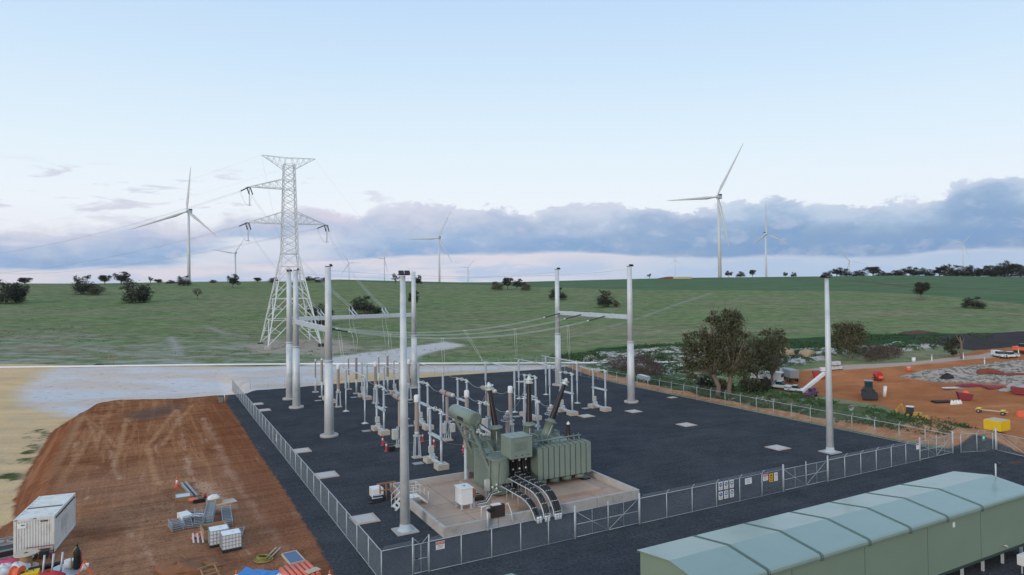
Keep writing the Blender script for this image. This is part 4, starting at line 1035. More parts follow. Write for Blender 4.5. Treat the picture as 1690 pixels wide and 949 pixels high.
for i in range(10): x = 17.8+i*.57; mb.tube(L(x, 11.6, 4.05), L(x, 11.85, 4.34), .05, n=6).tube(L(x, 11.85, 4.34), L(x, 11.85, 4.62), .03, n=6)
mb.build('header_pipe', 'tgreen_lt', T); MB().tube(L(17.4, 11.85, 1.3), L(23.2, 11.85, 1.3), .1, n=8).build('header_pipe', 'tgreen_lt', T)
radiator_bank(13.5, 18.6, 15.5, 17.2, 1.28, 4.05, 9, 1)
radiator_bank(19.0, 23.2, 15.5, 17.2, 1.28, 4.05, 7, 1)
for x in (18.3, 19.65, 21.0, 22.4):
    f = MB().lathe(L(x, 11.0, .78), (0, 0, 1), [(0, .50), (.38, .47), (.40, .3)], 20).build('cooling_fan', 'tgreen_lt', T)
boxT('skid_beam', (13.6, 12.3, .44), (23.3, 12.7, .62), 'dark', .01); boxT('skid_beam', (13.6, 14.4, .44), (23.3, 14.8, .62), 'dark', .01)
boxT('skid_end', (22.6, 10.6, .46), (23.4, 11.5, .62), 'black', .02)
# terminal box above the cable compartment
bx = boxT('terminal_box', (14.68, 10.0, 3.55), (16.85, 11.9, 5.38), 'tgreen_lt')
mb = MB().bb(L(15.02, 9.985, 4.22), L(16.35, 10.0, 4.98)); mb.build('cover_plate', 'tgreen', bx, .01)
mb = MB().bb(L(14.64, 9.96, 5.385), L(16.89, 11.94, 5.43)); mb.bb(L(15.4, 9.96, 5.42), L(15.46, 11.94, 5.45)).bb(L(16.1, 9.96, 5.42), L(16.16, 11.94, 5.45)); mb.build('lid', 'tgreen_lt', bx, .01)
mb = MB()
for x in (15.15, 15.75, 16.35): mb.bb(L(x, 9.97, 3.78), L(x+.1, 10.0, 3.86))
mb.build('handle', 'dark', bx)
MB().bar(L(14.8, 11.0, 3.55), L(14.5, 11.6, 2.5), .1).bar(L(14.72, 10.9, 3.5), L(14.72, 11.9, 3.5), .12).build('bracket', 'tgreen_lt', T)
boxT('cable_compartment', (15.05, 11.5, .62), (17.35, 12.0, 3.5), 'dark', .02)
mb = MB()
for i in range(3):
    for j in range(2):
        x = 15.35+i*.62+j*.25; mb.path([L(x, 11.3, 3.6), L(x, 11.25, 2.8), L(x, 11.2, 2.2), L(x, 10.9, 1.95), L(x, 10.6, 1.9)], .075, 8)
mb.build('cable_tail', 'black', T)
mb = MB()
for i in range(3):
    for z in (2.35, 3.1): mb.lathe(L(15.45+i*.66, 11.15, z), (0, -1, .3), [(0, .08), (.1, .1), (.12, .04)], 8)
mb.build('cable_gland', 'alu', T)
# conservator and its braced stand
cons = MB().lathe(L(12.6, 12.75, 6.8), (0, 1, 0), [(0, .60), (.03, .66), (4.7, .66), (4.75, .6)], 28).build('conservator', 'tgreen_lt', T)
mb = MB().lathe(L(12.6, 12.70, 6.8), (0, 1, 0), [(0, .5), (.06, .6)], 24).lathe(L(12.75, 12.55, 6.6), (0, -1, 0), [(0, .16), (.1, .18), (.12, .1)], 12).lathe(L(12.55, 12.58, 6.42), (0, -1, 0), [(0, .12), (.12, .12)], 10); mb.build('end_plate', 'tgreen', cons)
MB().bb(L(11.935, 14.0, 6.5), L(11.96, 15.3, 6.8)).build('nameplate', 'dark', cons)
MB().path([L(12.4, 13.3, 7.45), L(12.4, 13.3, 7.6), L(12.4, 16.6, 7.6), L(12.4, 16.6, 7.45)], .025, 6).build('top_rail', 'galv_light', cons)
mb = MB()
for y in (12.9, 16.4):
    mb.bar(L(12.25, y, 6.2), L(14.3, y-.9, 1.6), .30, .22).bar(L(12.95, y, 6.2), L(14.3, y-.4, 3.6), .26, .2).bar(L(12.25, y, 6.15), L(12.95, y, 6.15), .22, .16)
    mb.bar(L(12.6, y-.2, 5.2), L(13.3, y-.3, 5.3), .1).bar(L(13.05, y-.4, 4.4), L(14.0, y-.4, 4.1), .1).bar(L(13.5, y-.6, 3.4), L(14.3, y-.5, 3.3), .1)
mb.bar(L(12.3, 12.9, 6.15), L(12.3, 16.4, 6.15), .16).bar(L(12.95, 12.9, 6.15), L(12.95, 16.4, 6.15), .16)
mb.bar(L(12.5, 12.8, 5.5), L(12.5, 16.3, 5.5), .08).bar(L(13.0, 12.6, 4.5), L(13.0, 16.1, 4.5), .08).bar(L(12.4, 12.9, 6.0), L(13.0, 16.2, 4.6), .07)
mb.bar(L(12.3, 12.9, 6.1), L(13.75, 10.25, .7), .26, .2)
mb.build('conservator_stand', 'tgreen', T)
MB().path([L(12.7, 12.9, 6.2), L(12.7, 12.6, 5.7), L(13.2, 12.3, 5.2), L(14.2, 12.5, 4.6), L(14.6, 13.0, 4.2), L(14.6, 13.0, 3.7)], .07, 8).build('oil_pipe', 'tgreen', T)
mb = MB()
for p in ((12.75, 12.6, 5.9), (12.6, 12.5, 5.75), (12.9, 12.45, 5.6), (13.1, 12.3, 5.5)): mb.lathe(L(*p), (.2, -1, .1), [(0, .1), (.15, .14), (.17, .06), (.3, .06)], 8)
mb.build('valve', 'cabinet', T)
# small arrester on the tank end
MB().lathe(L(22.3, 12.6, 3.7), (0, 0, 1), [(0, .28), (.08, .28), (.1, .14), (.3, .12)], 12).build('pedestal', 'tgreen_lt', T)
sb = MB().sheds(L(22.3, 12.6, 4.0), (0, 0, 1), 1.35, .17, .16, .25, .1, 12).build('neutral_bushing', 'porc_br', T)
MB().lathe(L(22.3, 12.6, 5.33), (0, 0, 1), [(0, .16), (.08, .18), (.3, .02)], 10).build('cap', 'white', sb)
MB().bb(L(12.6, 10.75, .95), L(13.0, 11.1, 1.9)).tube(L(12.7, 10.9, .2), L(12.7, 10.9, .95), .05).tube(L(12.95, 10.9, .2), L(12.95, 10.9, .95), .05).build('marshalling_box', 'cabinet', T)
MB().bar(L(13.0, 12.6, 3.75), L(18.2, 12.35, 3.75), .06).bar(L(14.9, 12.1, 3.95), L(16.4, 12.1, 3.95), .05).build('cable_duct', 'galv_light', T)

# cable trays that bend down over the bund wall
def tray(lab, v, z, u0, ncab, wd, seed):
    t = thing('cable_tray', lab, 'cable tray', v, u0, 0, AL, 'cable trays bending over the bund wall')
    ue = 4.2-u0; pts = [Vector((0, 0, z)), Vector((0, ue+2.6, z)), Vector((0, ue+1.75, z-.07)), Vector((0, ue+1.05, z-.33)), Vector((0, ue+.5, z-.75)), Vector((0, ue+.15, z-1.2)), Vector((0, ue, .25))]
    def dens(ps, n):
        out = []
        for a, b in zip(ps[:-1], ps[1:]):
            k = max(2, int((b-a).length/n)); out += [a.lerp(b, i/k) for i in range(k)]
        return out+[ps[-1]]
    D = dens(pts, .28)
    mb = MB()
    for s in (-wd/2, wd/2): mb.path([p+Vector((s, 0, 0)) for p in D], .045, 4)
    mb.build('side_rail', 'galv', t)
    mb = MB()
    for i, p in enumerate(D): mb.bar(p+Vector((-wd/2, 0, -.02)), p+Vector((wd/2, 0, -.02)), .035)
    mb.build('rung', 'galv', t)
    mb = MB(); cl = MB(); cd = MB()
    for c in range(ncab):
        x = (c-(ncab-1)/2)*wd/ncab*.86; mb.path([p+Vector((x, 0, .10)) for p in D], .10, 8)
        for i, p in enumerate(D[::3]):
            n_ = D[min(len(D)-1, 3*i+1)]-p; dd = n_.normalized() if n_.length > 0 else Vector((0, -1, 0)); cl.tube(p+Vector((x, 0, .10))-dd*.022, p+Vector((x, 0, .10))+dd*.022, .115, n=8)
        cd.lathe((x, ue, -.05), (0, 0, 1), [(0, .11), (.5, .11), (.52, .09)], 12)
    nf_ = len(mb.f); k_v = len(mb.v); mb.v += cl.v; mb.f += [[i+k_v for i in f] for f in cl.f]; mb.sm += cl.sm
    cab = mb.build('cable', 'black', t); cab.data.materials.append(M['cabinet'])
    for i in range(nf_, len(cab.data.polygons)): cab.data.polygons[i].material_index = 1
    cd.build('conduit', 'conduit', t)
    mb = MB()
    for u_ in (-1.2, ue+3.0):
        for s in (-wd/2, wd/2): mb.tube((s, u_, .1), (s, u_, z), .022, n=6)
    mb.build('support_post', 'galv', t)
tray('low cable tray on the left of the bent three', 14.1, 1.35, 10.4, 2, .55, 1)
tray('middle cable tray of the bent three', 14.85, 1.9, 10.8, 2, .6, 2)
tray('cable tray nearest the radiators, of the bent three', 15.85, 1.95, 10.9, 3, .75, 3)
# small tray on the bund floor to the white cabinet
t = thing('floor_tray', 'narrow grey cable tray zigzagging over the bund floor to the white cabinet', 'cable tray', 11.2, 9.6)
pp = [Vector((0, 0, .45)), Vector((.8, -.1, .5)), Vector((1.5, .35, .95)), Vector((2.6, .55, 1.0))]
for s in (-.14, .14): MB().path([p+Vector((0, s, 0)) for p in pp], .04, 4).build('side_rail', 'galv_light', t)
MB().path([p+Vector((0, 0, .03)) for p in pp], .05, 6).build('cable', 'black', t)
mb = MB().bar((.1, 0, .2), (2.2, -.5, .2), .18, .06); mb.bar((1.2, .6, .2), (2.4, -.5, .2), .16, .06).build('duct', 'galv', t)
t = thing('auxiliary_cabinet', 'white box cabinet on short legs at the left of the bund', 'cabinet', 10.3, 10.2)
MB().bb((-.55, -.65, .55), (.5, .65, 1.85)).build('cabinet_body', 'white', t, .02)
MB().bb((-.62, -.72, 1.85), (.57, .72, 1.92)).build('roof_lid', 'white', t, .01)
mb = MB()
for x in (-.45, .4):
    for y in (-.5, .5): mb.bb((x-.06, y-.06, .14), (x+.06, y+.06, .55)).bb((x-.13, y-.13, .14), (x+.13, y+.13, .18))
mb.build('leg', 'galv', t)
MB().bb((.5, -.62, 1.05), (.82, -.1, 1.6)).build('side_box', 'rust', t, .02)
MB().lathe((0, 0, 1.92), (0, 0, 1), [(0, .09), (.06, .09), (.1, .03)], 8).build('breather', 'tgreen', t)
MB().bar((.66, -.4, .15), (.66, -.4, 1.05), .14).build('stand', 'galv', t)
t = thing('low_box', 'dark brown low box lying behind the white cabinet', 'box', 12.0, 11.6)
MB().bb((-.5, -.55, .16), (.5, .55, .5)).build('box_body', 'brownbox', t, .03); MB().bb((-.52, -.05, .5), (.52, .05, .53)).build('strap', 'paleply', t)
t = thing('pump_cabinet', 'dark grey cabinet on a post at the front bund wall', 'cabinet', 10.4, 4.75)
MB().tube((-.55, 0, 0), (-.55, 0, 1.75), .1, n=8).build('stand_post', 'galv', t)
MB().bb((-.15, .1, .8), (1.0, .4, 1.75)).build('cabinet_body', 'brownbox', t, .02); MB().bb((-.1, .05, 1.76), (.65, .45, 1.82)).build('top_label', 'white', t)
MB().lathe((-.55, -.05, 1.6), (0, -1, 0), [(0, .13), (.2, .13)], 10).bb((-.42, -.1, 1.35), (-.15, .15, 1.6)).build('motor', 'dark', t)
MB().path([(1.0, .2, 1.6), (1.3, .2, 1.75), (1.55, .1, 1.0), (1.6, 0, .3)], .04, 6).path([(-.9, .4, .9), (-.9, .4, 1.7), (-.5, .3, 1.8)], .035, 6).build('pipe', 'conduit', t)
t = thing('striped_block', 'small yellow and black block on the bund floor near the front wall', 'chock', 8.6, 6.3)
MB().bb((-.4, -.1, .16), (.4, .1, .34)).build('block', 's_yel', t, .02)
mb = MB()
for x in (-.28, 0, .28): mb.bb((x-.06, -.103, .158), (x+.06, .103, .343))
mb.build('stripe', 's_blk', t)
# steps over the bund wall
t = thing('bund_steps', 'white handrailed steps climbing over the left bund wall', 'steps', 6.4, 13.2)
MB().bb((-.35, -.5, .80), (.9, .5, .86)).build('landing', 'white', t)
mb = MB()
for k in range(3): mb.bb((-.35-.3*(k+1), -.5, .6-.25*k), (-.35-.3*k-.04, .5, .64-.25*k))
for k in range(2): mb.bb((.9+.3*k+.04, -.5, .6-.25*k), (.9+.3*(k+1), .5, .64-.25*k))
mb.build('tread', 'white', t)
mb = MB()
for y in (-.5, .5):
    mb.bar((-1.3, y, 0), (-.3, y, .84), .05, .16).bar((.85, y, .84), (1.6, y, .2), .05, .16)
    for dz in (.55, 1.05): mb.path([(-1.35, y, dz), (-.35, y, .82+dz), (.9, y, .82+dz), (1.7, y, .15+dz)], .024, 6)
    for x, z in ((-1.3, 0), (-.35, .82), (.3, .82), (.9, .82), (1.65, .15)): mb.tube((x, y, z), (x, y, z+1.05), .024, n=6)
mb.build('handrail', 'white', t)
t = thing('timber_stand', 'white box stand with orange timber rails and dark steps left of the lone mast', 'stand', 5.0, 16.6)
MB().bb((-1.0, -.6, .3), (.2, .8, 1.25)).build('box_body', 'white', t, .02)
mb = MB()
for k in range(3): mb.bb((-1.0-.3*k, -1.0-.28*k, 0), (.2-.2*k, -.65-.28*k, .62-.2*k))
mb.build('step', 'dark', t)
mb = MB()
for k in range(2): mb.bb((-.95-.3*k, -.98-.28*k, .625-.2*k), (.1-.2*k, -.68-.28*k, .66-.2*k))
mb.build('tread', 'galv', t)
mb = MB()
for x in (-.2, .5, 1.2): mb.bar((x, -.6, .0), (x, -.6, 1.75), .12)
mb.bar((-.6, -.6, 1.75), (1.6, -.6, 1.75), .12).bar((-.2, -.6, 1.0), (1.2, -.6, 1.0), .1); mb.build('rail', 'rawtimber', t); t.scale = (.8, .8, .8)

# cones, bollards in the yard
def bollard(lab, v, u, black=False):
    t = thing('bollard', lab, 'bollard', v, u, 0, AL, 'red and white marker bollards')
    MB().lathe((0, 0, 0), (0, 0, 1), [(0, .24), (.07, .24), (.09, .13), (.62, .11)], 12).build('base', 'red', t)
    MB().lathe((0, 0, .62), (0, 0, 1), [(0, .11), (.26, .09)], 12).build('white_band', 'white', t)
    MB().lathe((0, 0, .88), (0, 0, 1), [(0, .09), (.2, .07), (.22, .03)], 12).build('tip', 'red', t)
bollard('marker bollard farther left of the mast, near an isolator footing', 11.1, 35.5); bollard('marker bollard with a dark box behind it, left of the mast', 10.6, 32.5)
bollard('marker bollard right of the mast, behind the near isolator', 15.8, 34.8); bollard('marker bollard right of the mast, nearer the camera', 16.0, 31.6)
bollard('marker bollard peeping out behind the oil tank', 17.9, 27.4); bollard('marker bollard behind the terminal box', 20.8, 26.5)
t = thing('crate', 'small black crate on the gravel behind a marker bollard', 'crate', 11.2, 32.4)
MB().bb((-.3, -.3, 0), (.3, .3, .5)).build('crate_body', 'black', t, .02); MB().bb((-.33, -.33, .5), (.33, .33, .56)).build('lid', 'dark', t)
lead('thin yellow barrier rope tied between the marker bollards', sag(W(11.1, 35.5, .9), W(10.6, 32.5, .9), .1)+sag(W(10.6, 32.5, .9), W(16, 31.6, .9), .15)+sag(W(16, 31.6, .9), W(17.9, 27.4, .9), .15), .012, None, 'yhose', 'rope', 'barrier_rope')
t = thing('wheelie_bin', 'dark wheeled bin with a white post at the far end of the red earth', 'bin', -2.9, 77.9, float(tz(*W(-2.9, 77.9)[:2])))
MB().box((0, 0, .5), (.6, .6, 1.0), taper=1.15).build('bin_body', 'tgreen', t, .03); MB().bb((-.38, -.38, 1.0), (.38, .38, 1.08)).build('lid', 'black', t); MB().tube((.55, 0, 0), (.55, 0, 1.25), .09).build('marker_post', 'white', t)

# ------------------------------------------------------------------ green switchroom
S = thing('switchroom', 'long pale green metal shed on stilts at the lower right', 'shed', 10.35, -18.0)
SL, SD = 29.7, 5.1; ZE, ZR, ZB = 4.42, 4.80, 1.02
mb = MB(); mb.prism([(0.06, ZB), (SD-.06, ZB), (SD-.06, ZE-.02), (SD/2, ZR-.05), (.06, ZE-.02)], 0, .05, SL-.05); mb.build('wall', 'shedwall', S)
# roof in sheets with rolled eaves
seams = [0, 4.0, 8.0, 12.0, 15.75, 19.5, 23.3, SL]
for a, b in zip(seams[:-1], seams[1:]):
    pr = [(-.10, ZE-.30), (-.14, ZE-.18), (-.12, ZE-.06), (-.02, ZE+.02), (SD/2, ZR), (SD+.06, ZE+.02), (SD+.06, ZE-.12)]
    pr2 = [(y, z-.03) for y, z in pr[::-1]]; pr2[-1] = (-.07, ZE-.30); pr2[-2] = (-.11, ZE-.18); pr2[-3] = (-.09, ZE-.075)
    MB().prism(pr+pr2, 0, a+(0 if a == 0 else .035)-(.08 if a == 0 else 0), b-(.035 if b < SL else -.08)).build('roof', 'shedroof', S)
for x in seams[1:-1]:
    mb = MB()
    for k in (-.085, .085):
        pr = [(-.165, ZE-.34), (-.17, ZE-.17), (-.14, ZE-.035), (-.02, ZE+.045), (SD/2, ZR+.018), (SD+.07, ZE+.038)]; pr2 = [(y, z-.05) for y, z in pr[::-1]]; pr2[-1] = (-.08, ZE-.34); pr2[-2] = (-.09, ZE-.18)
        mb.prism(pr+pr2, 0, x+k-.018, x+k+.018)
    mb.build('roof_seam', 'shedseam', S)
mb = MB()
for x in (5.9, 11.8, 17.7, 23.4): mb.bb((x-.012, .045, ZB), (x+.012, .062, ZE-.3))
mb.build('wall_seam', 'shedseam', S)
MB().bb((-.0, .02, ZB-.16), (SL, SD-.02, ZB-.003)).build('floor_frame', 'shedtrim', S)
for x in np.arange(.6, SL, 2.35): 
    for y in (.35, SD-.35): MB().bb((x-.07, y-.07, -.05), (x+.07, y+.07, ZB-.17)).build('stilt', 'galv', S)
MB().bb((20.35, .035, 3.55), (20.55, .06, 3.85)).build('wall_sign', 's_white', S)
for x, z in ((26.0, 1.35), (28.7, 1.45)):
    MB().path([(x, .06, z), (x, -.12, z+.05), (x+.12, -.16, z-.06)], .05, 6).build('vent_outlet', 'cabinet', S)
MB().tube((SL-.3, 2.1, ZR-.3), (SL-.3, 2.1, ZR+.95), .05, n=8).build('antenna_mast', 'galv', S)
MB().lathe((SL-.1, 2.1, ZR+.85), (1, 0, .1), [(0, .14), (.3, .12)], 10).bar((SL-.3, 2.1, ZR+.85), (SL+.5, 2.15, ZR+.9), .05).build('camera_head', 'dark', S)
for i, (x, lb) in enumerate(((26.2, 'white air conditioner under the shed, left of two'), (28.2, 'white air conditioner under the shed, right of two'))):
    t = thing('air_conditioner', lb, 'air conditioner', 10.35+x, -19.1, 0, AL, 'air conditioners beside the shed')
    MB().bb((-.5, -.25, .5), (.5, .25, 1.15)).build('casing', 'white', t, .03)
    MB().lathe((0, -.25, .82), (0, -1, 0), [(0, .27), (.02, .27)], 20).build('fan_grille', 'grey', t)
    mb = MB()
    for s in (-.4, .4): mb.bar((s, 0, -.05), (s, 0, .5), .06)
    mb.build('stand', 'galv', t)
t = thing('green_cabin', 'pale green roof corner of a second shed at the bottom edge', 'shed', 4.0, -13.3, -.55)
mb = MB().prism([(0, .9), (3.2, .9), (3.2, 4.0), (1.6, 4.25), (0, 4.0)], 0, -7, 0); mb.build('wall', 'shedwall', t)
mb = MB().prism([(-.1, 4.0), (1.6, 4.3), (3.3, 4.0), (3.3, 3.95), (1.6, 4.25), (-.1, 3.95)], 0, -7.1, .1); mb.build('roof', 'shedroof', t)

# ------------------------------------------------------------------ lattice tower and power lines
TWX, TWY, TWZ = G(479, 574.5, .6); TWZ = float(tz(TWX, TWY))
T = at('lattice_tower', 'white steel lattice tower carrying the power lines', 'pylon', (TWX, TWY, TWZ), AL)
HT = 55.0
def half(z):          # half side of the square body
    if z < 26.5: return 7.3+(2.2-7.3)*z/26.5
    return 2.2+(1.4-2.2)*(z-26.5)/(HT-26.5)
def cn(z): h = half(z); return [Vector((-h, -h, z)), Vector((h, -h, z)), Vector((h, h, z)), Vector((-h, h, z))]
for k in range(4):
    MB().bar(cn(.3)[k], cn(26.5)[k], .30).bar(cn(26.5)[k], cn(HT-2.2)[k], .22).build('leg', 'pylon', T)
    MB().box(cn(0)[k], (1.5, 1.5, 1.0)).build('footing', 'dark' if k % 2 else 'conc', T)
lv = [0.5, 7.5, 13.5, 18.5, 22.8, 26.5]
mb = MB()
for a, b in zip(lv[:-1], lv[1:]):
    A, B = cn(a), cn(b)
    for i in range(4):
        j = (i+1) % 4; m0 = (B[i]+B[j])/2
        if a < 20:
            mb.bar(A[i], m0, .19).bar(A[j], m0, .19).bar(B[i], B[j], .16)
            q = .5; p1 = A[i].lerp(B[i], q); p2 = A[j].lerp(B[j], q); r1 = A[i].lerp(m0, q); r2 = A[j].lerp(m0, q)
            mb.bar(p1, r1, .09).bar(p2, r2, .12)
            mb.bar(A[i].lerp(B[i], .75), A[i].lerp(m0, .5), .11).bar(A[j].lerp(B[j], .75), A[j].lerp(m0, .5), .08)
            mb.bar(A[i].lerp(B[i], .25), A[i].lerp(m0, .25), .08).bar(A[j].lerp(B[j], .25), A[j].lerp(m0, .25), .08)
        else: mb.bar(A[i], B[j], .12).bar(A[j], B[i], .12).bar(B[i], B[j], .13)
mb.build('lower_lattice', 'pylon', T)
mb = MB(); n = 13; lv = [26.5+(HT-2.2-26.5)*k/n for k in range(n+1)]
for a, b in zip(lv[:-1], lv[1:]):
    A, B = cn(a), cn(b)
    for i in range(4): j = (i+1) % 4; mb.bar(A[i], B[j], .15).bar(A[j], B[i], .15)
for z in (26.5, 34.6, 38.6, 45.3, 48.2, HT-2.2):
    A = cn(z)
    for i in range(4): mb.bar(A[i], A[(i+1) % 4], .13)
mb.build('upper_lattice', 'pylon', T)
def arm(s, ln, z0, z1, name='crossarm'):
    mb = MB(); tip = Vector((s*ln, 0, z0)); h0, h1 = half(z0), half(z1)
    lo = [Vector((s*h0, y, z0)) for y in (-h0, h0)]; up = [Vector((s*h1, y, z1)) for y in (-h1, h1)]
    for p in lo+up: mb.bar(p, tip, .19)
    n = 5
    for k in range(n):
        a, b = k/n, (k+1)/n
        for q in (0, 1): mb.bar(lo[q].lerp(tip, a), up[q].lerp(tip, b), .12).bar(up[q].lerp(tip, b), lo[q].lerp(tip, b), .12)
        mb.bar(lo[0].lerp(tip, a), lo[1].lerp(tip, b), .08); mb.bar(up[0].lerp(tip, a), up[1].lerp(tip, a), .07)
    mb.build(name, 'pylon', T); return tip
tips = {'low_left': arm(-1, 11.6, 35.4, 38.8), 'low_right': arm(1, 10.6, 35.4, 38.8), 'mid_left': arm(-1, 11.2, 45.6, 48.4)}
def peak(s):
    mb = MB(); tip = Vector((s*7.6, 0, HT)); h = half(HT-3); up = [Vector((s*.9, y, HT-.3)) for y in (-.9, .9)]; lo = [Vector((s*h, y, HT-3.6)) for y in (-h, h)]
    for p in lo+up: mb.bar(p, tip, .13)
    for q in (0, 1):
        mb.bar(lo[q], up[q], .13); mb.bar(up[q], -up[q]+Vector((0, 0, 2*(HT-.3))), .1)
        for k in range(4): a, b = k/4, (k+1)/4; mb.bar(lo[q].lerp(tip, a), up[q].lerp(tip, b), .07).bar(up[q].lerp(tip, b), lo[q].lerp(tip, b), .07)
    mb.build('earthwire_peak', 'pylon', T); return tip
pk = [peak(-1), peak(1)]
Tm = Matrix.Translation((TWX, TWY, TWZ)) @ Matrix.Rotation(AL, 4, 'Z')
LD = Vector((-.775, .632, 0)); LDl = Matrix.Rotation(-AL, 3, 'Z') @ LD         # the line running off to the left
BEAM = {'low_left': 13.0, 'mid_left': 18.6, 'low_right': 24.2}
LN = {'low_left': 'lower left arm', 'mid_left': 'upper left arm', 'low_right': 'right arm'}
Ti = Tm.inverted()
for k, tip in tips.items():
    mb = MB(); d = (LDl+Vector((0, 0, -.16))).normalized(); e1 = tip+d*4.6
    for s in (-.25, .25): mb.sheds(tip+Vector((0, s, -.1)), d, 4.2, .10, .10, .7, .16, 8)
    mb.build('strain_insulator', 'strain', T)
    end = Ti @ Vector(W(BEAM[k], 74.9, 14.1)); d2 = (end-tip).normalized(); d2 = (d2+Vector((0, 0, -.35))).normalized(); e2 = tip+d2*4.4
    mb = MB()
    for s in (-.45, .45): mb.sheds(tip+Vector((s, 0, -.1)), d2, 4.0, .10, .10, .7, .16, 8)
    mb.build('strain_insulator', 'strain', T)
    MB().sheds(tip+Vector((.2, 0, -.1)), (0, 0, -1), 5.0, .07, .07, .6, .16, 8).bar(tip+Vector((-.5, 0, -5.2)), tip+Vector((.9, 0, -5.2)), .12).build('jumper_post', 'insul', T)
    P0, P1 = Tm @ e1, Tm @ e2; J = Tm @ (tip+Vector((.2, 0, -5.3)))
    far = P0+LD*420+Vector((0, 0, -4))
    mb = MB(); mb.path(sag(P0, far, 7.0, 24), .032, 4); mb.path(sag(P0+Vector((0, 0, -.4)), far, 7.0, 24), .022, 4)
    tag(mb.build('power_line', 'wire'), f'power line running off to the left from the tower\'s {LN[k]}', 'power line', 'power lines leaving the tower')
    mb = MB(); Eb = Vector(W(BEAM[k], 74.9, 14.1)); dd = (P1-Eb).normalized(); E2 = Eb+dd*2.6
    for s in (-.22, .22): mb.path(sag(P1+Vector((s, 0, 0)), E2+Vector((s, 0, 0)), 2.0, 14), .034, 4)
    tag(mb.build('down_line', 'wire'), f'steep twin line from the tower\'s {LN[k]} down to the far gantry beam', 'power line', 'power lines dropping to the gantry')
    mb = MB()
    for s in (-.2, .2): mb.path(sag(P0+Vector((s, 0, 0)), J, 1.2, 8)+sag(J, P1, 1.4, 8), .03, 4)
    tag(mb.build('jumper_loop', 'wire'), f'slack jumper loop hanging under the tower\'s {LN[k]}', 'cable', 'jumper loops on the tower')
    t = at('beam_insulator', f'insulator pair on the far gantry beam ending the line from the tower\'s {LN[k]}', 'insulator', Eb, 0, 'insulators on the far gantry beam')
    mb = MB()
    for s in (-.3, .3): mb.sheds(Vector((s, 0, -.4)), dd, 2.4, .07, .07, .7, .13, 8)
    mb.build('insulator', 'insul', t); mb = MB()
    for s in (-.3, .3): mb.ring(Vector((s, 0, -.4))+dd*2.6, (1, 0, 0), .3, .04, 14, 5)
    mb.build('grading_ring', 'pylon', t)
    mb = MB()
    for s in (-.25, .25): mb.path([E2+Vector((s, 0, 0)), E2+Vector((s*1.3, .2, -3)), Vector(W(BEAM[k]-.2, 74.4, 9.5))+Vector((s*1.5, 0, 0)), Vector(W(BEAM[k]-.2, 74.4, 6.7))+Vector((s*.4, 0, 0))], .026, 5)
    tag(mb.build('line_dropper', 'alu'), f'pale twin dropper below the far beam, under the line from the {LN[k]}', 'cable', 'droppers below the far beam')
for p, nm in ((pk[0], 'left'), (pk[1], 'right')):
    a = Tm @ p; mb = MB().path(sag(a, a+LD*420+Vector((0, 0, -3)), 6, 20), .011, 4)
    tag(mb.build('earth_wire', 'wire'), f'hair-thin earth wire from the {nm} tip of the tower top', 'power line', 'earth wires')
    b = Vector(W(7.4 if nm == 'left' else 29.4, 75, 21)); tag(MB().path(sag(a, b, 1.5, 12), .016, 4).build('earth_wire', 'wire'), f'earth wire from the tower\'s {nm} tip to a far gantry pole', 'power line', 'earth wires to the gantry')
for (a, b, lb) in (((6.75, 43.7), (53.3, 42.6), 'nearest'), ((6.9, 66.2), (53, 63.6), 'farther')):
    tag(MB().path(sag(W(*a, 20.8), W(*b, 20.8), 1.0, 16), .014, 4).build('earth_wire', 'wire'), f'{lb} hair-thin wire strung between left and right gantry tops', 'power line', 'wires between gantry tops')

# ------------------------------------------------------------------ wind turbines
def turbine(lab, hx, hy, dist, blades, yaw, parts=True):
    d = ray(hx, hy); k = dist/d[1]; hub = np.array([0, 0, CAMH])+d*k; bz = float(tz(hub[0], hub[1]))-1
    azm = math.atan2(hub[0], hub[1]); t = at('wind_turbine', lab, 'wind turbine', (hub[0], hub[1], bz), -azm+yaw, 'wind turbines beyond the ridge')
    H = hub[2]-bz; m = dist/F
    MB().lathe((0, 2.5, 0), (0, 0, 1), [(0, 2.5), (H*.5, 2.15), (H-1.5, 1.55)], 14).build('tower', 'turb', t)
    MB().box((0, 4.2, H+.2), (4.2, 12, 4.2)).build('nacelle', 'turb', t, .4)
    MB().box((0, 8.0, H+3.4), (4.0, 4.0, 2.4)).build('cooler', 'dark', t)
    MB().lathe((0, -2.0, H), (0, -1, 0), [(0, 1.8), (1.5, 1.9), (2.8, 1.3), (3.4, .4)], 14).build('hub', 'turb', t)
    c = max(.5, math.cos(yaw))
    for tx, ty in blades:
        dx, dz = (tx-hx)*m/c, (hy-ty)*m; Lb = math.hypot(dx, dz); u = Vector((dx/Lb, 0, dz/Lb)); q = Vector((-u.z, 0, u.x)); o = Vector((0, -3.2, H)); nrm = Vector((0, 1, 0))
        mb = MB(); st = [(0, 1.9, 1.9), (.05, 2.2, 1.8), (.18, 4.2, 1.1), (.4, 3.0, .7), (.7, 1.9, .4), (.92, 1.1, .25), (1, .25, .1)]
        for f, ch, th in st:
            ce = o+u*(1.2+f*(Lb-1.2))-nrm*(f*f*2.0)
            for a, b in ((-.35, 0), (-.1, .5), (.3, .3), (.65, 0), (.3, -.25), (-.1, -.5)): 
                tw = (1-f)*.35; mb.v.append((ce+q*(a*ch*math.cos(tw)-b*th*math.sin(tw))+nrm*(b*th*math.cos(tw)+a*ch*math.sin(tw)))[:])
        for i in range(len(st)-1):
            for j in range(6): j2 = (j+1) % 6; mb.face([i*6+j, i*6+j2, (i+1)*6+j2, (i+1)*6+j], True)
        mb.face(list(range(6))); mb.face([len(mb.v)-1-j for j in range(6)]); mb.build('blade', 'turb', t)
turbine('largest wind turbine, standing tall right of centre', 1184.5, 325, 905, [(1228, 243), (1102, 324), (1203, 408)], R(-22))
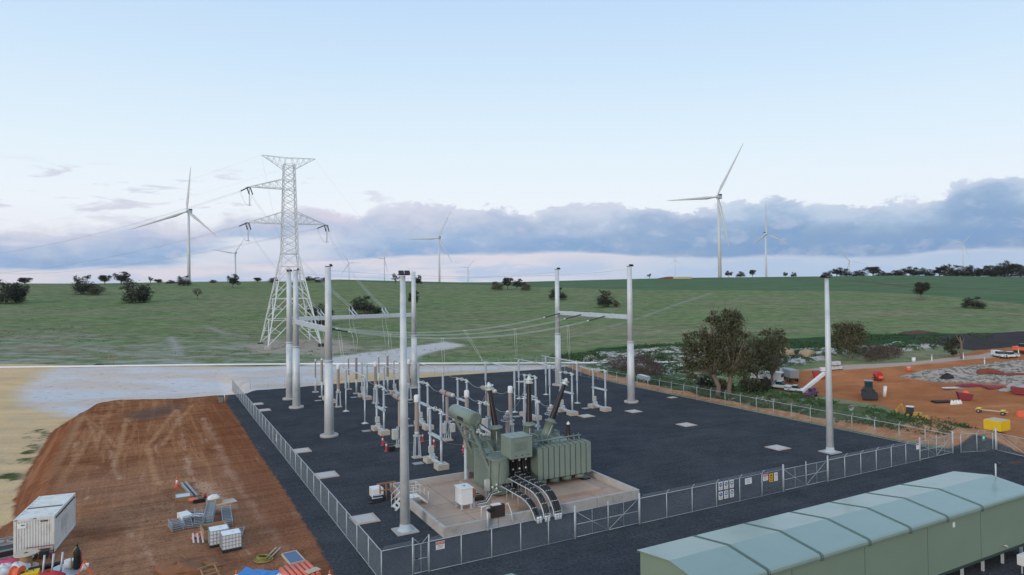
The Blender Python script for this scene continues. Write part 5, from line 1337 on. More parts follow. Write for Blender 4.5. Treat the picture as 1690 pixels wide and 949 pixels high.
turbine('second largest wind turbine, left of the lattice tower', 310, 349, 990, [(317, 276), (224, 379), (357, 393)], R(-25))
turbine('mid-sized wind turbine just right of the lone left mast', 724, 393, 1560, [(746, 348), (672, 394), (747, 435)], R(-18))
turbine('mid-sized wind turbine right of the largest one, one blade straight up', 1264, 386, 1530, [(1263.5, 333), (1308, 410), (1242, 404)], R(20))
turbine('small wind turbine just left of the lattice tower', 388, 418, 2050, [(405, 392), (352, 411), (389, 455)], R(-18))
turbine('small wind turbine farthest to the right over the dark tree line', 1588.5, 402, 3000, [(1604, 386), (1571, 399), (1598, 425)], R(-15))
turbine('small faint wind turbine between the gantry and the left mast', 634, 427, 2900, [(607, 422), (642, 403), (640, 450)], R(-10))
turbine('faint wind turbine just right of the nearest left gantry pole', 576, 434, 3600, [(597, 434), (565, 417), (562, 455)], R(10))
turbine('faint tiny wind turbine right of the back gantry pole', 772, 442, 4500, [(757, 440), (785, 427), (775, 461)], R(-10))
turbine('tiniest wind turbine, left of the largest one', 1114, 430, 5600, [(1114, 417), (1103, 437), (1125, 437)], R(10))
turbine('very faint wind turbine over the ridge right of centre', 1402, 431, 3100, [(1385, 410), (1424, 436), (1394, 455)], R(10))

# ------------------------------------------------------------------ trees
def leaf(mb, c, s, rn):
    n = Vector((rn.gauss(0, 1), rn.gauss(0, 1), rn.gauss(0, 1.2))).normalized(); x, y = mb.frame_of(n); a = rn.uniform(0, 6.28); p = x*math.cos(a)+y*math.sin(a); q = n.cross(p)
    k = len(mb.v); l = s*rn.uniform(.6, 1.3); w_ = l*rn.uniform(.4, .75)
    for f, g in ((-1, -.3), (.1, -.8), (1, .2), (-.1, .8)): mb.v.append((c+p*(f*l)+q*(g*w_))[:])
    mb.face([k, k+1, k+2, k+3])
def crown_of(lobes, n, s, rn, clump=.24):
    "leaves in many small clumps spread over the lobes"
    mb = MB(); vol = [l[3]*l[4]*l[5] for l in lobes]; tot = sum(v**.8 for v in vol); cc = []
    for l, v in zip(lobes, vol):
        k = int(n*(v**.8)/tot); nc = max(3, k//26); cs = []
        for _ in range(nc):
            d = Vector((rn.gauss(0, 1), rn.gauss(0, 1), rn.gauss(0, 1))).normalized(); r = rn.uniform(.35, 1.0)**.6
            cs.append(Vector((l[0]+d.x*l[3]*r, l[1]+d.y*l[4]*r, l[2]+d.z*l[5]*r)))
        cc += [(c, l) for c in cs[::3]]; cr = clump*(l[3]+l[4]+l[5])/3
        for i in range(k):
            c = cs[i % nc]; o = Vector((rn.gauss(0, 1), rn.gauss(0, 1), rn.gauss(0, .75)))*cr; leaf(mb, c+o, s, rn)
    return mb, cc
def make_tree(lab, loc, lobes, trunk, n, s, mat, seed, group=None, stems=((0, 0),), name='tree'):
    rn = random.Random(seed); t = at(name, lab, 'tree', loc, 0, group)
    cr, cc = crown_of(lobes, n, s, rn); cr.build('crown', mat, t)
    tr, zt = trunk; mb = MB()
    for sx, sy in stems:
        my = [l for l in lobes if min(stems, key=lambda q: (q[0]-l[0])**2+(q[1]-l[1])**2) == (sx, sy)] or lobes
        fx = sum(l[0] for l in my)/len(my); fk = Vector((sx+(fx-sx)*.3, sy, zt)); r_ = tr/math.sqrt(len(stems))
        mb.path([(sx, sy, -.4), (sx+.04*zt, sy, zt*.4), fk[:]], [r_*1.25, r_, r_*.85], 8)
        for l in my:
            e = Vector((l[0], l[1], l[2])); m_ = fk.lerp(e, .5)+Vector((rn.uniform(-.2, .2), rn.uniform(-.2, .2), .12))*l[5]
            mb.path([fk, m_, e, e+(e-m_)*.6], [r_*.6, r_*.42, r_*.22, r_*.08], 6)
            for c, ll in cc:
                if ll is l and rn.random() < .7: q = m_.lerp(e, rn.uniform(.2, 1)); mb.path([q, q.lerp(c, .55)+Vector((0, 0, .1)), c], [r_*.16, r_*.1, r_*.04], 4)
    mb.build('trunk', 'bark', t); return t
# the big gums beyond the side fence
def px_lobes(px0, d, lst, z0=0):
    k = d/F; rn = random.Random(int(px0)); out = []
    for x, y, rx, ry, dy in lst:
        ry *= 1.1; out.append(((x-px0)*k, dy, z0+y*k, rx*k, rx*k*.9, ry*k))
        for _ in range(5):
            a = rn.uniform(-.6, 3.74); q = rn.uniform(.30, .5); out.append(((x+rx*math.cos(a)*1.05-px0)*k, dy+rn.uniform(-.5, .5), z0+(y+ry*math.sin(a)*.85)*k, rx*k*q, rx*k*q, ry*k*q))
    return out
bx_, by_, bz_ = GT(1203, 651); D = by_
make_tree('biggest gum tree beyond the side fence, brown and open', (bx_, by_, bz_), px_lobes(1203, D, [(1200, 117, 25, 18, 0), (1203, 93, 30, 14, .5), (1151, 88, 16, 19, 0), (1147, 60, 18, 18, -.5), (1185, 52, 24, 20, .5), (1222, 48, 24, 20, 0),
          (1180, 75, 14, 9, 0), (1143, 38, 10, 14, .3), (1212, 73, 12, 9, -.6), (1228, 62, 12, 10, 1)]), (.55, 3.2), 17000, .20, 'leaf_brown', 11, stems=((0, 0), (-1.6, .4)))
b2 = GT(1272, 641)
make_tree('gum tree right of the biggest one, in front of the parked trucks', b2, px_lobes(1272, b2[1], [(1277, 86, 17, 13, 0), (1285, 70, 15, 10, 0), (1240, 84, 10, 9, 0), (1240, 60, 20, 17, .4), (1268, 50, 24, 19, 0), (1248, 40, 20, 15, -.4), (1258, 72, 14, 10, 0)]), (.34, 2.6), 11500, .20, 'leaf_brown', 12, stems=((0, 0), (-2.4, .3)))
for i, (x, y, w_, h_, lb) in enumerate([(1165, 643, 30, 22, 'dark bush left of the biggest gum trunk'), (1190, 647, 22, 20, 'dark bush at the foot of the biggest gum'), (1235, 648, 32, 24, 'dark bush between the two gum trunks'), (1262, 645, 18, 22, 'dark bush beside the parked white truck')]):
    p = GT(x, y); k = p[1]/F; make_tree(lb, p, [(0, 0, h_*k*.5, w_*k*.5, w_*k*.5, h_*k*.5), (w_*k*.3, 0, h_*k*.3, w_*k*.3, w_*k*.3, h_*k*.32)], (.12, .5), 1300, .17, 'leaf_dark' if i != 1 else 'leaf_brown', 30+i, name='bush')
b3 = GT(1403, 592); k = b3[1]/F
make_tree('single brown gum tree behind the right mast', b3, px_lobes(1403, b3[1], [(1390, 48, 14, 9, 0), (1412, 50, 20, 9, 0), (1418, 42, 12, 8, 0), (1402, 34, 22, 14, 0), (1395, 20, 16, 12, 0), (1415, 20, 14, 12, 0)]), (.34, 2.2), 6500, .24, 'leaf_brown', 13)
b4 = GT(1574, 589); make_tree('dark small tree beside the bare trunk at right', b4, px_lobes(1574, b4[1], [(1570, 20, 10, 9, 0), (1578, 26, 8, 8, 0), (1572, 12, 9, 7, 0)]), (.2, 1.2), 1200, .26, 'leaf_dark', 14)
b5 = GT(1587, 592); k = b5[1]/F; t = at('dead_tree', 'bare dead tree trunk with stub branches, right of the orange earth road', 'tree', b5)
MB().path([(0, 0, -.3), (.1, 0, 12*k), (0, 0, 26*k), (-.3, 0, 36*k)], [.3, .26, .2, .1], 7).build('trunk', 'bark', t)
MB().path([(0, 0, 24*k), (-5*k, 0, 32*k), (-9*k, 0, 40*k)], [.14, .1, .04], 5).path([(0, 0, 22*k), (4*k, .2, 28*k), (6*k, .2, 34*k)], [.12, .08, .04], 5).build('branch', 'bark', t)
# paddock trees: a few grown shapes, copied and scaled
protos = []
for i in range(6):
    rn = random.Random(50+i); lob = []; lowz = (.26, .34, .16, .16, .14, .42)[i]
    for k in range(11):
        a = rn.uniform(0, 6.28); h = rn.uniform(0, 1); r = rn.uniform(.16, .40)*(1-.35*h*h)
        s_ = rn.uniform(.6, 1.25); lob.append((r*math.cos(a), r*math.sin(a), lowz+(.86-lowz)*h, .15*s_, .15*s_, rn.uniform(.09, .15)))
    if i in (2, 3, 4): lob += [(rn.uniform(-.1, .1), 0, .38, .36, .36, .30), (-.22, .05, .2, .22, .22, .18), (.24, -.05, .2, .22, .22, .18)]
    elif i != 5: lob += [(.04, 0, .52, .28, .28, .20)]
    protos.append((lob, i))
proto_obj = {}
def paddock(lab, x, yb, h, wd, kind=0, grp='trees scattered on the green paddock', dist=None, dark=True):
    if dist is None: p = GT(x, yb)
    else:
        d = ray(x, yb); k = dist/math.hypot(d[0], d[1]); p = (d[0]*k, d[1]*k, CAMH+d[2]*k)
    k = math.hypot(p[0], p[1])/F; key = (kind, dark)
    if key not in proto_obj:
        lob, sd = protos[kind]; proto_obj[key] = make_tree(lab, p, lob, (.030, .25), (4200 if sd != 5 else 1300), .026, 'leaf_dark' if dark else 'leaf_brown', 80+kind, grp)
        o = proto_obj[key]
    else: o = copy_tree(proto_obj[key]); o['label'] = lab; o['group'] = grp; o.location = p
    o.scale = (wd*k*1.08, wd*k*1.08, h*k*1.08); o.rotation_euler = (0, 0, random.Random(int(x*7+yb)).uniform(0, 6)); return o
for a in [('dense dark tree at the far left edge of the photo', 10, 501, 32, 42, 2), ('looser dark tree just right of the far left edge', 34, 500, 26, 30, 0), ('small tree on the left skyline above the edge trees', 41, 471, 10, 22, 1),
          ('dark round tree left of the round bushy one', 136, 486, 26, 34, 3), ('brownish bush leaning on the dark round left tree', 158, 487, 17, 26, 4, 'trees scattered on the green paddock', None, False), ('smaller of two skyline trees behind the big round one', 173, 470, 13, 22, 1),
          ('broader of two skyline trees behind the big round one', 200, 470, 18, 30, 0), ('big round dense tree, darkest on the left paddock', 222, 500, 35, 48, 2), ('spindly tree on the skyline left of the big turbine', 248, 469, 11, 11, 5), ('low flat tree left of the big turbine', 262, 469, 7, 16, 1),
          ('tiny low bush on the skyline left of the turbine tower', 281, 468, 5, 16, 3), ('dark tree at the foot of the left large turbine', 303, 472, 15, 24, 3), ('sparse grey tree below the left large turbine', 326, 494, 16, 15, 5, 'trees scattered on the green paddock', None, False),
          ('round tree covering the foot of the small left turbine', 384, 475, 20, 24, 0), ('tiny tree midway between the two left turbines', 352, 467, 5, 14, 4), ('small tree on the skyline just left of the tower', 425, 467, 8, 16, 1),
          ('left of three skyline trees behind the gantry poles', 512, 466, 9, 24, 0), ('middle of three skyline trees behind the gantry poles', 530, 466, 8, 22, 3), ('right of three skyline trees behind the gantry poles', 452, 467, 9, 20, 4),
          ('wide dark bush on the slope between gantry and left mast', 600, 518, 28, 48, 3), ('dark tree partly behind the nearest gantry pole', 530, 536, 34, 42, 2), ('small companion bush right of the wide one', 624, 517, 10, 16, 4), ('tree left of the lone left mast top', 652, 472, 20, 18, 5),
          ('tree right of the lone left mast top', 689, 473, 18, 18, 0), ('tree half hidden by the back gantry pole', 681, 506, 25, 25, 0), ('leftmost of the four trees grouped at centre', 821, 479, 15, 22, 4, 'four trees grouped at the centre', None, False), ('tallest of the four trees grouped at centre', 838, 478, 19, 24, 1, 'four trees grouped at the centre'),
          ('third of the four trees grouped at centre', 854, 478, 17, 20, 0, 'four trees grouped at the centre'), ('rightmost of the four trees grouped at centre', 868, 480, 15, 18, 4, 'four trees grouped at the centre', None, False), ('rounded tree behind the right gantry left pole', 921, 495, 20, 32, 3), ('rounded tree between the two right gantry poles', 999, 507, 27, 36, 3),
          ('small bush leaning on the tree between the right gantry poles', 1017, 507, 12, 14, 4, 'trees scattered on the green paddock', None, False), ('small bare tree on the skyline right of the gantry', 1072, 460, 8, 12, 5), ('left of three skyline trees beside the largest turbine', 1203, 457.5, 10, 13, 0), ('middle of three skyline trees beside the largest turbine', 1222, 457.5, 9, 15, 3), ('right of three skyline trees beside the largest turbine', 1242, 457.5, 11, 13, 1),
          ('left of two tiny skyline trees right of the straight-up turbine', 1297, 457, 7, 10, 0), ('right of two tiny skyline trees right of the straight-up turbine', 1310, 457, 7, 10, 3), ('dark tree alone on the right slope above the earthworks', 1520, 495, 24, 28, 1), ('low dark bush alone on the right slope', 1607, 509, 15, 32, 3)]:
    paddock(*a)
row = [(1367, 456, 12, 14), (1381, 456, 14, 18), (1397, 456, 11, 16), (1421, 456, 13, 20), (1441, 456, 14, 22), (1458, 456, 11, 20), (1477, 455, 9, 18), (1489, 455, 10, 14), (1502, 455, 15, 17), (1517, 455, 12, 20), (1534, 455, 13, 18), (1551, 455, 13, 18),
       (1567, 457, 17, 20), (1590, 457, 19, 30), (1607, 456, 14, 20), (1622, 458, 20, 16), (1640, 456, 15, 24), (1653, 459, 22, 24), (1668, 458, 21, 22), (1684, 457, 17, 22)]
for i, (x, yb, h, wd) in enumerate(row):
    paddock(f'{ORD[i]} tree from the left in the dark tree line on the right skyline', x, yb+1, h*(.8+.3*((i*7) % 5)/4), wd*1.25, (2, 0, 3, 2, 1, 4, 3)[i % 7], 'dark tree line on the right skyline', dist=640)

# brush, weeds and stones nobody could count
def scatter(name, mat, polys, n, fn, seed, kind='stuff'):
    rn = random.Random(seed); mb = MB()
    for poly in polys:
        P_ = np.array(poly); x0, y0 = P_.min(0); x1, y1 = P_.max(0); xs = np.array([rn.uniform(x0, x1) for _ in range(n*5)]); ys = np.array([rn.uniform(y0, y1) for _ in range(n*5)])
        ok = np.nonzero(sdf(poly, xs, ys) > .2)[0][:n]; zs = tz(xs[ok], ys[ok])
        for x, y, z in zip(xs[ok], ys[ok], zs): fn(mb, x, y, z, rn)
    o = mb.build(name, mat); o['kind'] = kind; return o
def tuft(mb, x, y, z, rn):
    if vn(np.array(x/7.0), np.array(y/7.0)) < .42: return
    r = rn.uniform(.25, .9); 
    for _ in range(14): leaf(mb, Vector((x+rn.gauss(0, r*.5), y+rn.gauss(0, r*.5), z+abs(rn.gauss(0, r*.3)))), .17, rn)
WEED_POLY = wp([(68.5, 40), (77, 40), (77.5, 58), (72, 88), (68.5, 60)])
scatter('weeds', 'leaf_green', [WEED_POLY, Z_WEED], 1300, tuft, 5)
def tuft2(mb, x, y, z, rn):
    if vn(np.array(x/9.0+3), np.array(y/9.0)) < .45: return
    r = rn.uniform(.5, 1.5)
    for _ in range(14): leaf(mb, Vector((x+rn.gauss(0, r*.6), y+rn.gauss(0, r*.6), z+abs(rn.gauss(0, r*.3)))), .26, rn)
scatter('undergrowth', 'leaf_green', [Z_LUSH], 1500, tuft2, 6); scatter('rubble_weeds', 'leaf_green', [Z_RUBBLE], 1100, tuft2, 8)
def stone(mb, x, y, z, rn):
    r = rn.uniform(.10, .34)*rn.uniform(.4, 1.1); k = len(mb.v)
    for i in range(5): a = 2*PI*i/5+rn.uniform(-.3, .3); q = rn.uniform(.7, 1.2); mb.v.append((x+r*q*math.cos(a), y+r*q*math.sin(a), z-.1))
    for i in range(5): a = 2*PI*i/5+rn.uniform(-.3, .3); q = rn.uniform(.4, .8); mb.v.append((x+r*q*math.cos(a), y+r*q*math.sin(a), z+r*rn.uniform(.5, .9)))
    for i in range(5): j = (i+1) % 5; mb.face([k+i, k+j, k+5+j, k+5+i])
    mb.face([k+5+i for i in range(5)])
scatter('rubble_stones', 'rock', [Z_RUBBLE], 420, stone, 9); scatter('pond_stones', 'rock', [Z_POND], 900, stone, 12)
def clod(mb, x, y, z, rn):
    if rn.random() > .25 and vn(np.array(x/6.0), np.array(y/6.0)) < .55: return
    r = rn.uniform(.03, .10); k = len(mb.v)
    for h, q in ((-.3, 1), (.5, .8), (.9, .3)):
        for i in range(4): a = PI/2*i+rn.uniform(-.4, .4); mb.v.append((x+r*q*math.cos(a)*rn.uniform(.7, 1.3), y+r*q*math.sin(a), z+r*h))
    for l in (0, 4):
        for i in range(4): j = (i+1) % 4; mb.face([k+l+i, k+l+j, k+l+4+j, k+l+4+i])
scatter('clods', 'padsoil', [gp([(300, 650), (390, 660), (560, 940), (100, 945), (60, 800), (150, 670)])], 2200, clod, 15)
def grass_tuft(mb, x, y, z, rn):
    if vn(np.array(x/14.0), np.array(y/14.0)) < .5: return
    for _ in range(5): leaf(mb, Vector((x+rn.gauss(0, .35), y+rn.gauss(0, .35), z+abs(rn.gauss(0, .08)))), .16, rn)
scatter('grass_tufts', 'leaf_green', [gp([(-20, 600), (190, 598), (420, 592), (900, 592), (980, 570), (400, 545), (-20, 545)])], 2600, grass_tuft, 16)
def twig(mb, x, y, z, rn):
    h = 1.7*math.exp(-((rn.gauss(0, .5))**2)); p = Vector((x, y, z+rn.uniform(0, h))); d = Vector((rn.gauss(0, 1), rn.gauss(0, 1), rn.gauss(0, .5))).normalized()*rn.uniform(.5, 1.8)
    mb.path([p, p+d*.5+Vector((0, 0, rn.uniform(-.15, .15))), p+d], [.055, .04, .015], 4)
BR = gp([(1000, 594), (1050, 588), (1090, 592), (1095, 606), (1060, 612), (1010, 606)])
o = scatter('brush_pile', 'brush', [BR], 1500, twig, 10, None); del o['kind']; tag(o, 'dark heap of dead branches behind the right gantry pole', 'brush pile')
o = scatter('brush_pile', 'brush', [gp([(1415, 583), (1440, 580), (1490, 583), (1485, 590), (1430, 592)])], 900, twig, 11, None); del o['kind']; tag(o, 'long low heap of dead branches right of the single brown gum', 'brush pile')

# ------------------------------------------------------------------ white pipe along the basin
pts = [(-160, 609.5), (0, 607.5), (100, 606.3), (190, 605), (330, 603.3), (500, 601.8), (700, 601), (940, 600.2), (1080, 599.2), (1180, 597.8), (1250, 596)]
o = MB().path([Vector(GT(x, y))+Vector((0, 0, .16)) for x, y in pts], .20, 8).build('pipeline', 'conduit'); tag(o, 'long white pipeline lying along the far side of the pale sand', 'pipe')
p = GT(163, 605); t = at('valve_box', 'small dark box sitting on the white pipeline at left', 'box', p); MB().bb((-1.0, -.3, 0), (1.0, .3, .55)).build('box_body', 'dark', t); MB().bb((-.5, -.32, .55), (.5, .32, .7)).build('lid', 'black', t)
for i, (x, y, lb) in enumerate([(179, 601, 'left of two thin orange stakes near the pipeline'), (187, 601, 'right of two thin orange stakes near the pipeline')]):
    p = GT(x, y); t = at('stake', lb, 'stake', p, 0, 'stakes near the pipeline'); MB().tube((0, 0, 0), (0, 0, 2.0), .05, n=6).build('shaft', 'wood' if i else 'digger', t); MB().lathe((0, 0, 1.6), (0, 0, 1), [(0, .07), (.3, .07)], 6).build('flag_band', 'orange', t)

# ------------------------------------------------------------------ things on the red earth
def local(x, y, dz=0.0): p = GT(x, y); return (p[0], p[1], p[2]+dz)
# container
a, b, c_ = Vector(local(22, 920.5)), Vector(local(89.5, 913)), Vector(local(109, 870)); zc = max(a.z, b.z)
wv = (b-a); wv.z = 0; CW = wv.length; lv_ = (c_-b); lv_.z = 0; CL = lv_.length; ang = R(20)
CHt = 2.62
t = at('container', 'white shipping container standing on red earth at lower left', 'container', (a.x, a.y, zc), ang)
mb = MB(); n = 13; pr = []
for i in range(n):
    x0 = .14+(CW-.28)*i/n; dx = (CW-.28)/n; pr += [(x0, .06), (x0+dx*.3, .06), (x0+dx*.45, .015), (x0+dx*.85, .015)]
mb.prism([(.14, .3)]+pr+[(CW-.14, .3)], 2, .2, CHt-.2); mb.build('end_wall', 'contw', t)
def corr(x, s, n, mb):
    pr = []
    for i in range(n):
        y0 = .16+(CL-.32)*i/n; dy = (CL-.32)/n; pr += [(x-s*.05, y0), (x-s*.05, y0+dy*.3), (x, y0+dy*.45), (x, y0+dy*.85)]
    mb.prism([(x-s*.3, .16)]+pr+[(x-s*.3, CL-.16)] if s > 0 else ([(x-s*.3, .16)]+pr+[(x-s*.3, CL-.16)])[::-1], 2, .2, CHt-.2)
mb = MB(); corr(CW-.02, 1, 22, mb); mb.build('side_wall', 'contw', t); mb = MB(); corr(.02, -1, 22, mb); mb.build('side_wall', 'contw', t)
MB().bb((.14, CL-.3, .2), (CW-.14, CL-.02, CHt-.2)).build('door_end', 'contw', t)
mb = MB()
for x in (0, CW-.16):
    for y in (0, CL-.16): mb.bb((x, y, .0), (x+.16, y+.16, CHt))
for z in (.0, CHt-.2):
    mb.bb((.16, .005, z), (CW-.16, .12, z+.2)).bb((.16, CL-.12, z), (CW-.16, CL-.005, z+.2)); mb.bb((.005, .16, z), (.12, CL-.16, z+.2)).bb((CW-.12, .16, z), (CW-.005, CL-.16, z+.2))
mb.build('corner_frame', 'contw', t, .015)
mb = MB(); k = 9
for i in range(k):
    y0 = .14+(CL-.28)*i/k; dy = (CL-.28)/k; mb.bb((.12, y0, CHt-.1), (CW-.12, y0+dy*.62, CHt-.01)); mb.bb((.12, y0+dy*.62, CHt-.1), (CW-.12, y0+dy, CHt-.045))
mb.build('roof', 'contw', t); MB().bb((.13, CL*.44, CHt-.04), (CW-.13, CL*.47, CHt+.004)).build('roof_joint', 'rust', t)
MB().bb((CW-.03, .35, CHt-.32), (CW+.012, CL-.2, CHt-.22)).build('awning_gap', 'dark', t); MB().bb((CW-.03, CL*.34, 1.0), (CW+.006, CL*.56, 1.9)).build('window', 'cabinet', t, .01)
MB().bb((.22, -.008, 1.95), (.75, .02, 2.3)).build('sticker', 's_white', t); MB().bb((.45, -.012, 2.12), (.68, -.004, 2.22)).build('sticker_mark', 's_green', t); MB().bb((CW-.85, -.008, 2.28), (CW-.4, .02, 2.36)).build('plate', 'dark', t)
mb = MB(); 
for x, z in ((.1, .05), (CW-.2, .1), (CW/2, CHt-.1), (.1, CHt-.12)): mb.bb((x-.05, -.006, z), (x+.14, .01, z+.07))
mb.build('rust_mark', 'rust', t)
# totes
def tote():
    t = at('water_tote', 'x', 'tote', (0, 0, 0), 0, 'white caged liquid totes')
    MB().bb((-.58, -.48, .16), (.58, .48, 1.12)).build('tank_body', 'tank', t, .06)
    mb = MB()
    for z in (.2, .42, .64, .86, 1.1):
        mb.bar((-.6, -.5, z), (.6, -.5, z), .025).bar((-.6, .5, z), (.6, .5, z), .025).bar((-.6, -.5, z), (-.6, .5, z), .025).bar((.6, -.5, z), (.6, .5, z), .025)
    for k in range(7):
        x = -.6+.2*k
        for y in (-.5, .5): mb.bar((x, y, .15), (x, y, 1.12), .022)
    for k in range(6):
        y = -.5+.2*k
        for x in (-.6, .6): mb.bar((x, y, .15), (x, y, 1.12), .022)
    mb.build('cage', 'grey', t)
    MB().bb((-.6, -.5, 0), (.6, .5, .14)).build('pallet', 'dark', t); MB().lathe((0, 0, 1.1), (0, 0, 1), [(0, .14), (.06, .14)], 12).build('cap', 'white', t)
    return t
tt = tote(); tt['label'] = 'white caged water tote on the red earth, nearer of the pair'; tt.location = local(381, 906); tt.rotation_euler = (0, 0, AL+R(4)); tt.scale = (1.1,)*3
copy_thing(tt, 'white caged water tote on the red earth, behind its twin', local(361, 899), AL+R(2), 1.1)
# cable ladders in stacks
def ladder(lab, x, y, ln, wd, ht, layers, rz, grp='stacked steel cable ladders', z=0, mat='ladder', solid=0):
    t = at('cable_ladder', lab, 'cable ladder', local(x, y, z), rz, grp); mb = MB()
    for k in range(layers):
        zz = .06+ht*k
        for s in (-wd/2, wd/2): mb.bb((s-.02, 0, zz), (s+.02, ln, zz+ht*.5))
    mb.build('side_rail', mat, t); mb = MB()
    for k in range(layers):
        zz = .06+ht*k
        for i in range(int(ln/.4)): mb.bb((-wd/2, .1+i*.4, zz+.02), (wd/2, .17+i*.4, zz+.06))
    mb.build('rung', mat, t); return t
UZ = AL
ladder('tall neat stack of cable ladders in the middle of the pile', 343, 872, 4.4, .62, .2, 5, UZ-R(8))
ladder('narrow stack of cable ladders at the right of the pile', 376, 871, 4.4, .7, .16, 3, UZ-R(3))
ladder('flat cable ladder lying in front of the tall stack', 327, 872, 3.6, .6, .12, 3, UZ-R(4)); ladder('cable ladder leaning flat at the left of the pile', 312, 874, 3.2, .55, .14, 2, UZ+R(2))
ladder('short cable ladder bundle at the left end of the pile', 294, 878, 1.6, .8, .16, 4, UZ+R(10)); ladder('cable ladder peeping out right behind the water totes', 392, 890, 2.0, .6, .14, 2, UZ-R(12))
ladder('cable ladder lying across the middle, under a loose bend', 320, 858, 2.4, .6, .14, 2, UZ+R(4))
def flat(name, lab, cat, x, y, a, b, h, rz, mat, edge=None, z=0.0, grp=None):
    t = at(name, lab, cat, local(x, y, z), rz, grp); MB().bb((-a/2, -b/2, 0), (a/2, b/2, h)).build('panel', mat, t, .01)
    if edge:
        mb = MB()
        for s in (-1, 1): mb.bb((s*a/2-.04, -b/2, -.005), (s*a/2+.04, b/2, h+.03)); mb.bb((-a/2+.041, s*b/2-.04, -.005), (a/2-.041, s*b/2+.04, h+.03))
        mb.build('edge_strip', edge, t)
    return t
flat('sheet_stack', 'pale metal sheets on a pallet at the back left of the pile', 'sheet stack', 302, 824, 1.2, 1.3, .35, UZ, 'steel_sheet', 'wood'); flat('sheet_stack', 'white sheet lying on the left ladders', 'sheet stack', 305, 856, .8, 1.3, .42, UZ+R(15), 'white')
flat('board', 'pale flat board on the red earth behind the ladder pile', 'board', 372, 829, 1.7, 1.2, .06, UZ+R(12), 'paleply')
t = at('steel_beams', 'two long dark steel beams pointing away at the back of the pile', 'beam', local(321, 822), UZ+R(8)); 
for s in (-.18, .2): MB().bb((s-.09, 0, 0), (s+.09, 5.2, .25)).build('beam', 'grey', t)
t = at('crate', 'wooden crate holding a white bag at the back of the pile', 'crate', local(353, 832), UZ+R(5)); t.scale = (.8,)*3; MB().bb((-.75, -.5, 0), (.75, .5, .6)).build('crate_body', 'wood', t, .02); MB().blob((0, 0, .58), (.6, .42, .5), 3).build('bag', 'white', t)
t = at('tool_heap', 'black tool cases with an orange cover at the back of the pile', 'tool case', local(331, 829), UZ); t.scale = (.75,)*3; MB().bb((-.8, -.4, 0), (.8, .3, .45)).build('case', 'black', t, .03); MB().blob((-.7, .1, .4), (.6, .4, .25), 5).build('cover', 'orange', t); MB().lathe((.5, .2, .4), (0, 0, 1), [(0, .16), (.5, .14)], 10).build('canister', 'red', t)
t = at('wooden_bin', 'open wooden bin behind the water totes', 'crate', local(354, 886), UZ+R(6)); mb = MB()
for s in (-1, 1): mb.bb((s*.85-.04, -.75, 0), (s*.85+.04, .75, .8)); mb.bb((-.81, s*.75-.04, 0), (.81, s*.75+.04, .8))
mb.build('side_board', 'wood', t); MB().bb((-.81, -.71, .02), (.81, .71, .3)).build('contents', 'paleply', t)
t = at('pipe_bundle', 'orange pipe offcuts lying left of the water totes', 'pipe', local(328, 889), UZ-R(20))
for i in range(4): MB().tube((i*.2-.4, -.2+.12*i, .12+.1*(i % 2)), (i*.22-.1, 1.3, .14), .10, n=8).build('pipe', 'pipe_or', t)
t = at('channel_offcuts', 'grey steel channel offcuts leaning by the orange pipes', 'steel offcut', local(334, 895), UZ+R(10)); mb = MB()
for i in range(5): mb.bar((i*.28-.6, -.2*(i % 3), .06), (i*.30-.5, .7, .55-.1*(i % 2)), .12, .06)
mb.build('channel', 'galv', t)
t = at('loose_bends', 'loose curved ladder bend resting on the ladders', 'cable ladder', local(321, 866, .45), UZ); mb = MB()
for r in (.35, .85): mb.path([(r*math.cos(a), r*math.sin(a), .1) for a in np.linspace(0, 1.9, 9)], .05, 4)
for a in np.linspace(0, 1.9, 7): mb.bar((.35*math.cos(a), .35*math.sin(a), .1), (.85*math.cos(a), .85*math.sin(a), .1), .05)
mb.build('bend', 'steel_sheet', t)
def cone(lab, x, y, h=.75):
    t = at('traffic_cone', lab, 'traffic cone', local(x, y), 0, 'orange traffic cones'); MB().bb((-.22, -.22, 0), (.22, .22, .05)).build('base', 'orange', t); MB().lathe((0, 0, .05), (0, 0, 1), [(0, .17), (h*.35, .12)], 12).lathe((0, 0, .05+h*.62), (0, 0, 1), [(0, .075), (h*.3, .03)], 12).build('cone_body', 'orange', t); MB().lathe((0, 0, .05+h*.35), (0, 0, 1), [(0, .12), (h*.27, .076)], 12).build('reflective_band', 's_white', t)
cone('single traffic cone on the red earth behind the ladder pile', 292, 803, .9); cone('traffic cone tip at the bottom edge left of the blue tarp', 390, 961); cone('traffic cone tip at the bottom edge right of the orange conduits', 544, 961)
t = at('hose_coil', 'yellow hose coiled on the red earth', 'hose', local(436, 924), 0); mb = MB()
for i in range(5): mb.ring((random.uniform(-.1, .1), random.uniform(-.08, .08), .06+.05*i), (.05, .03, 1), .62-.07*i, .028, 24, 5)
mb.build('coil', 'yhose', t)
t = at('stakes', 'two bare timber stakes lying near the yellow hose', 'stake', local(449, 915), UZ-R(30)); 
for s in (-.15, .15): MB().bar((s, -.9, .05), (s+.1, .9, .12), .07).build('stake', 'paleply', t)
flat('panel', 'dusty blue panel with pale edges lying on the red earth', 'panel', 484, 922, 1.0, 2.1, .10, UZ+R(6), 'bluepanel', 'paleply')
t = at('conduit_bundle', 'bundle of thick orange conduits beside the blue panel', 'pipe', local(500, 952), UZ+R(8))
for i in range(6): MB().tube((i*.34-.9, -.7, .16), (i*.34-.9, 1.7+.1*(i % 2), .16), .155, n=12).build('conduit', 'pipe_or', t)
flat('plywood', 'torn pale plywood on top of the orange conduits', 'board', 516, 951, .9, .6, .05, UZ+R(20), 'paleply', None, .34)
t = at('tarp', 'crumpled blue and white tarp at the bottom edge', 'tarp', local(450, 953), UZ-R(38)); rn = random.Random(4)
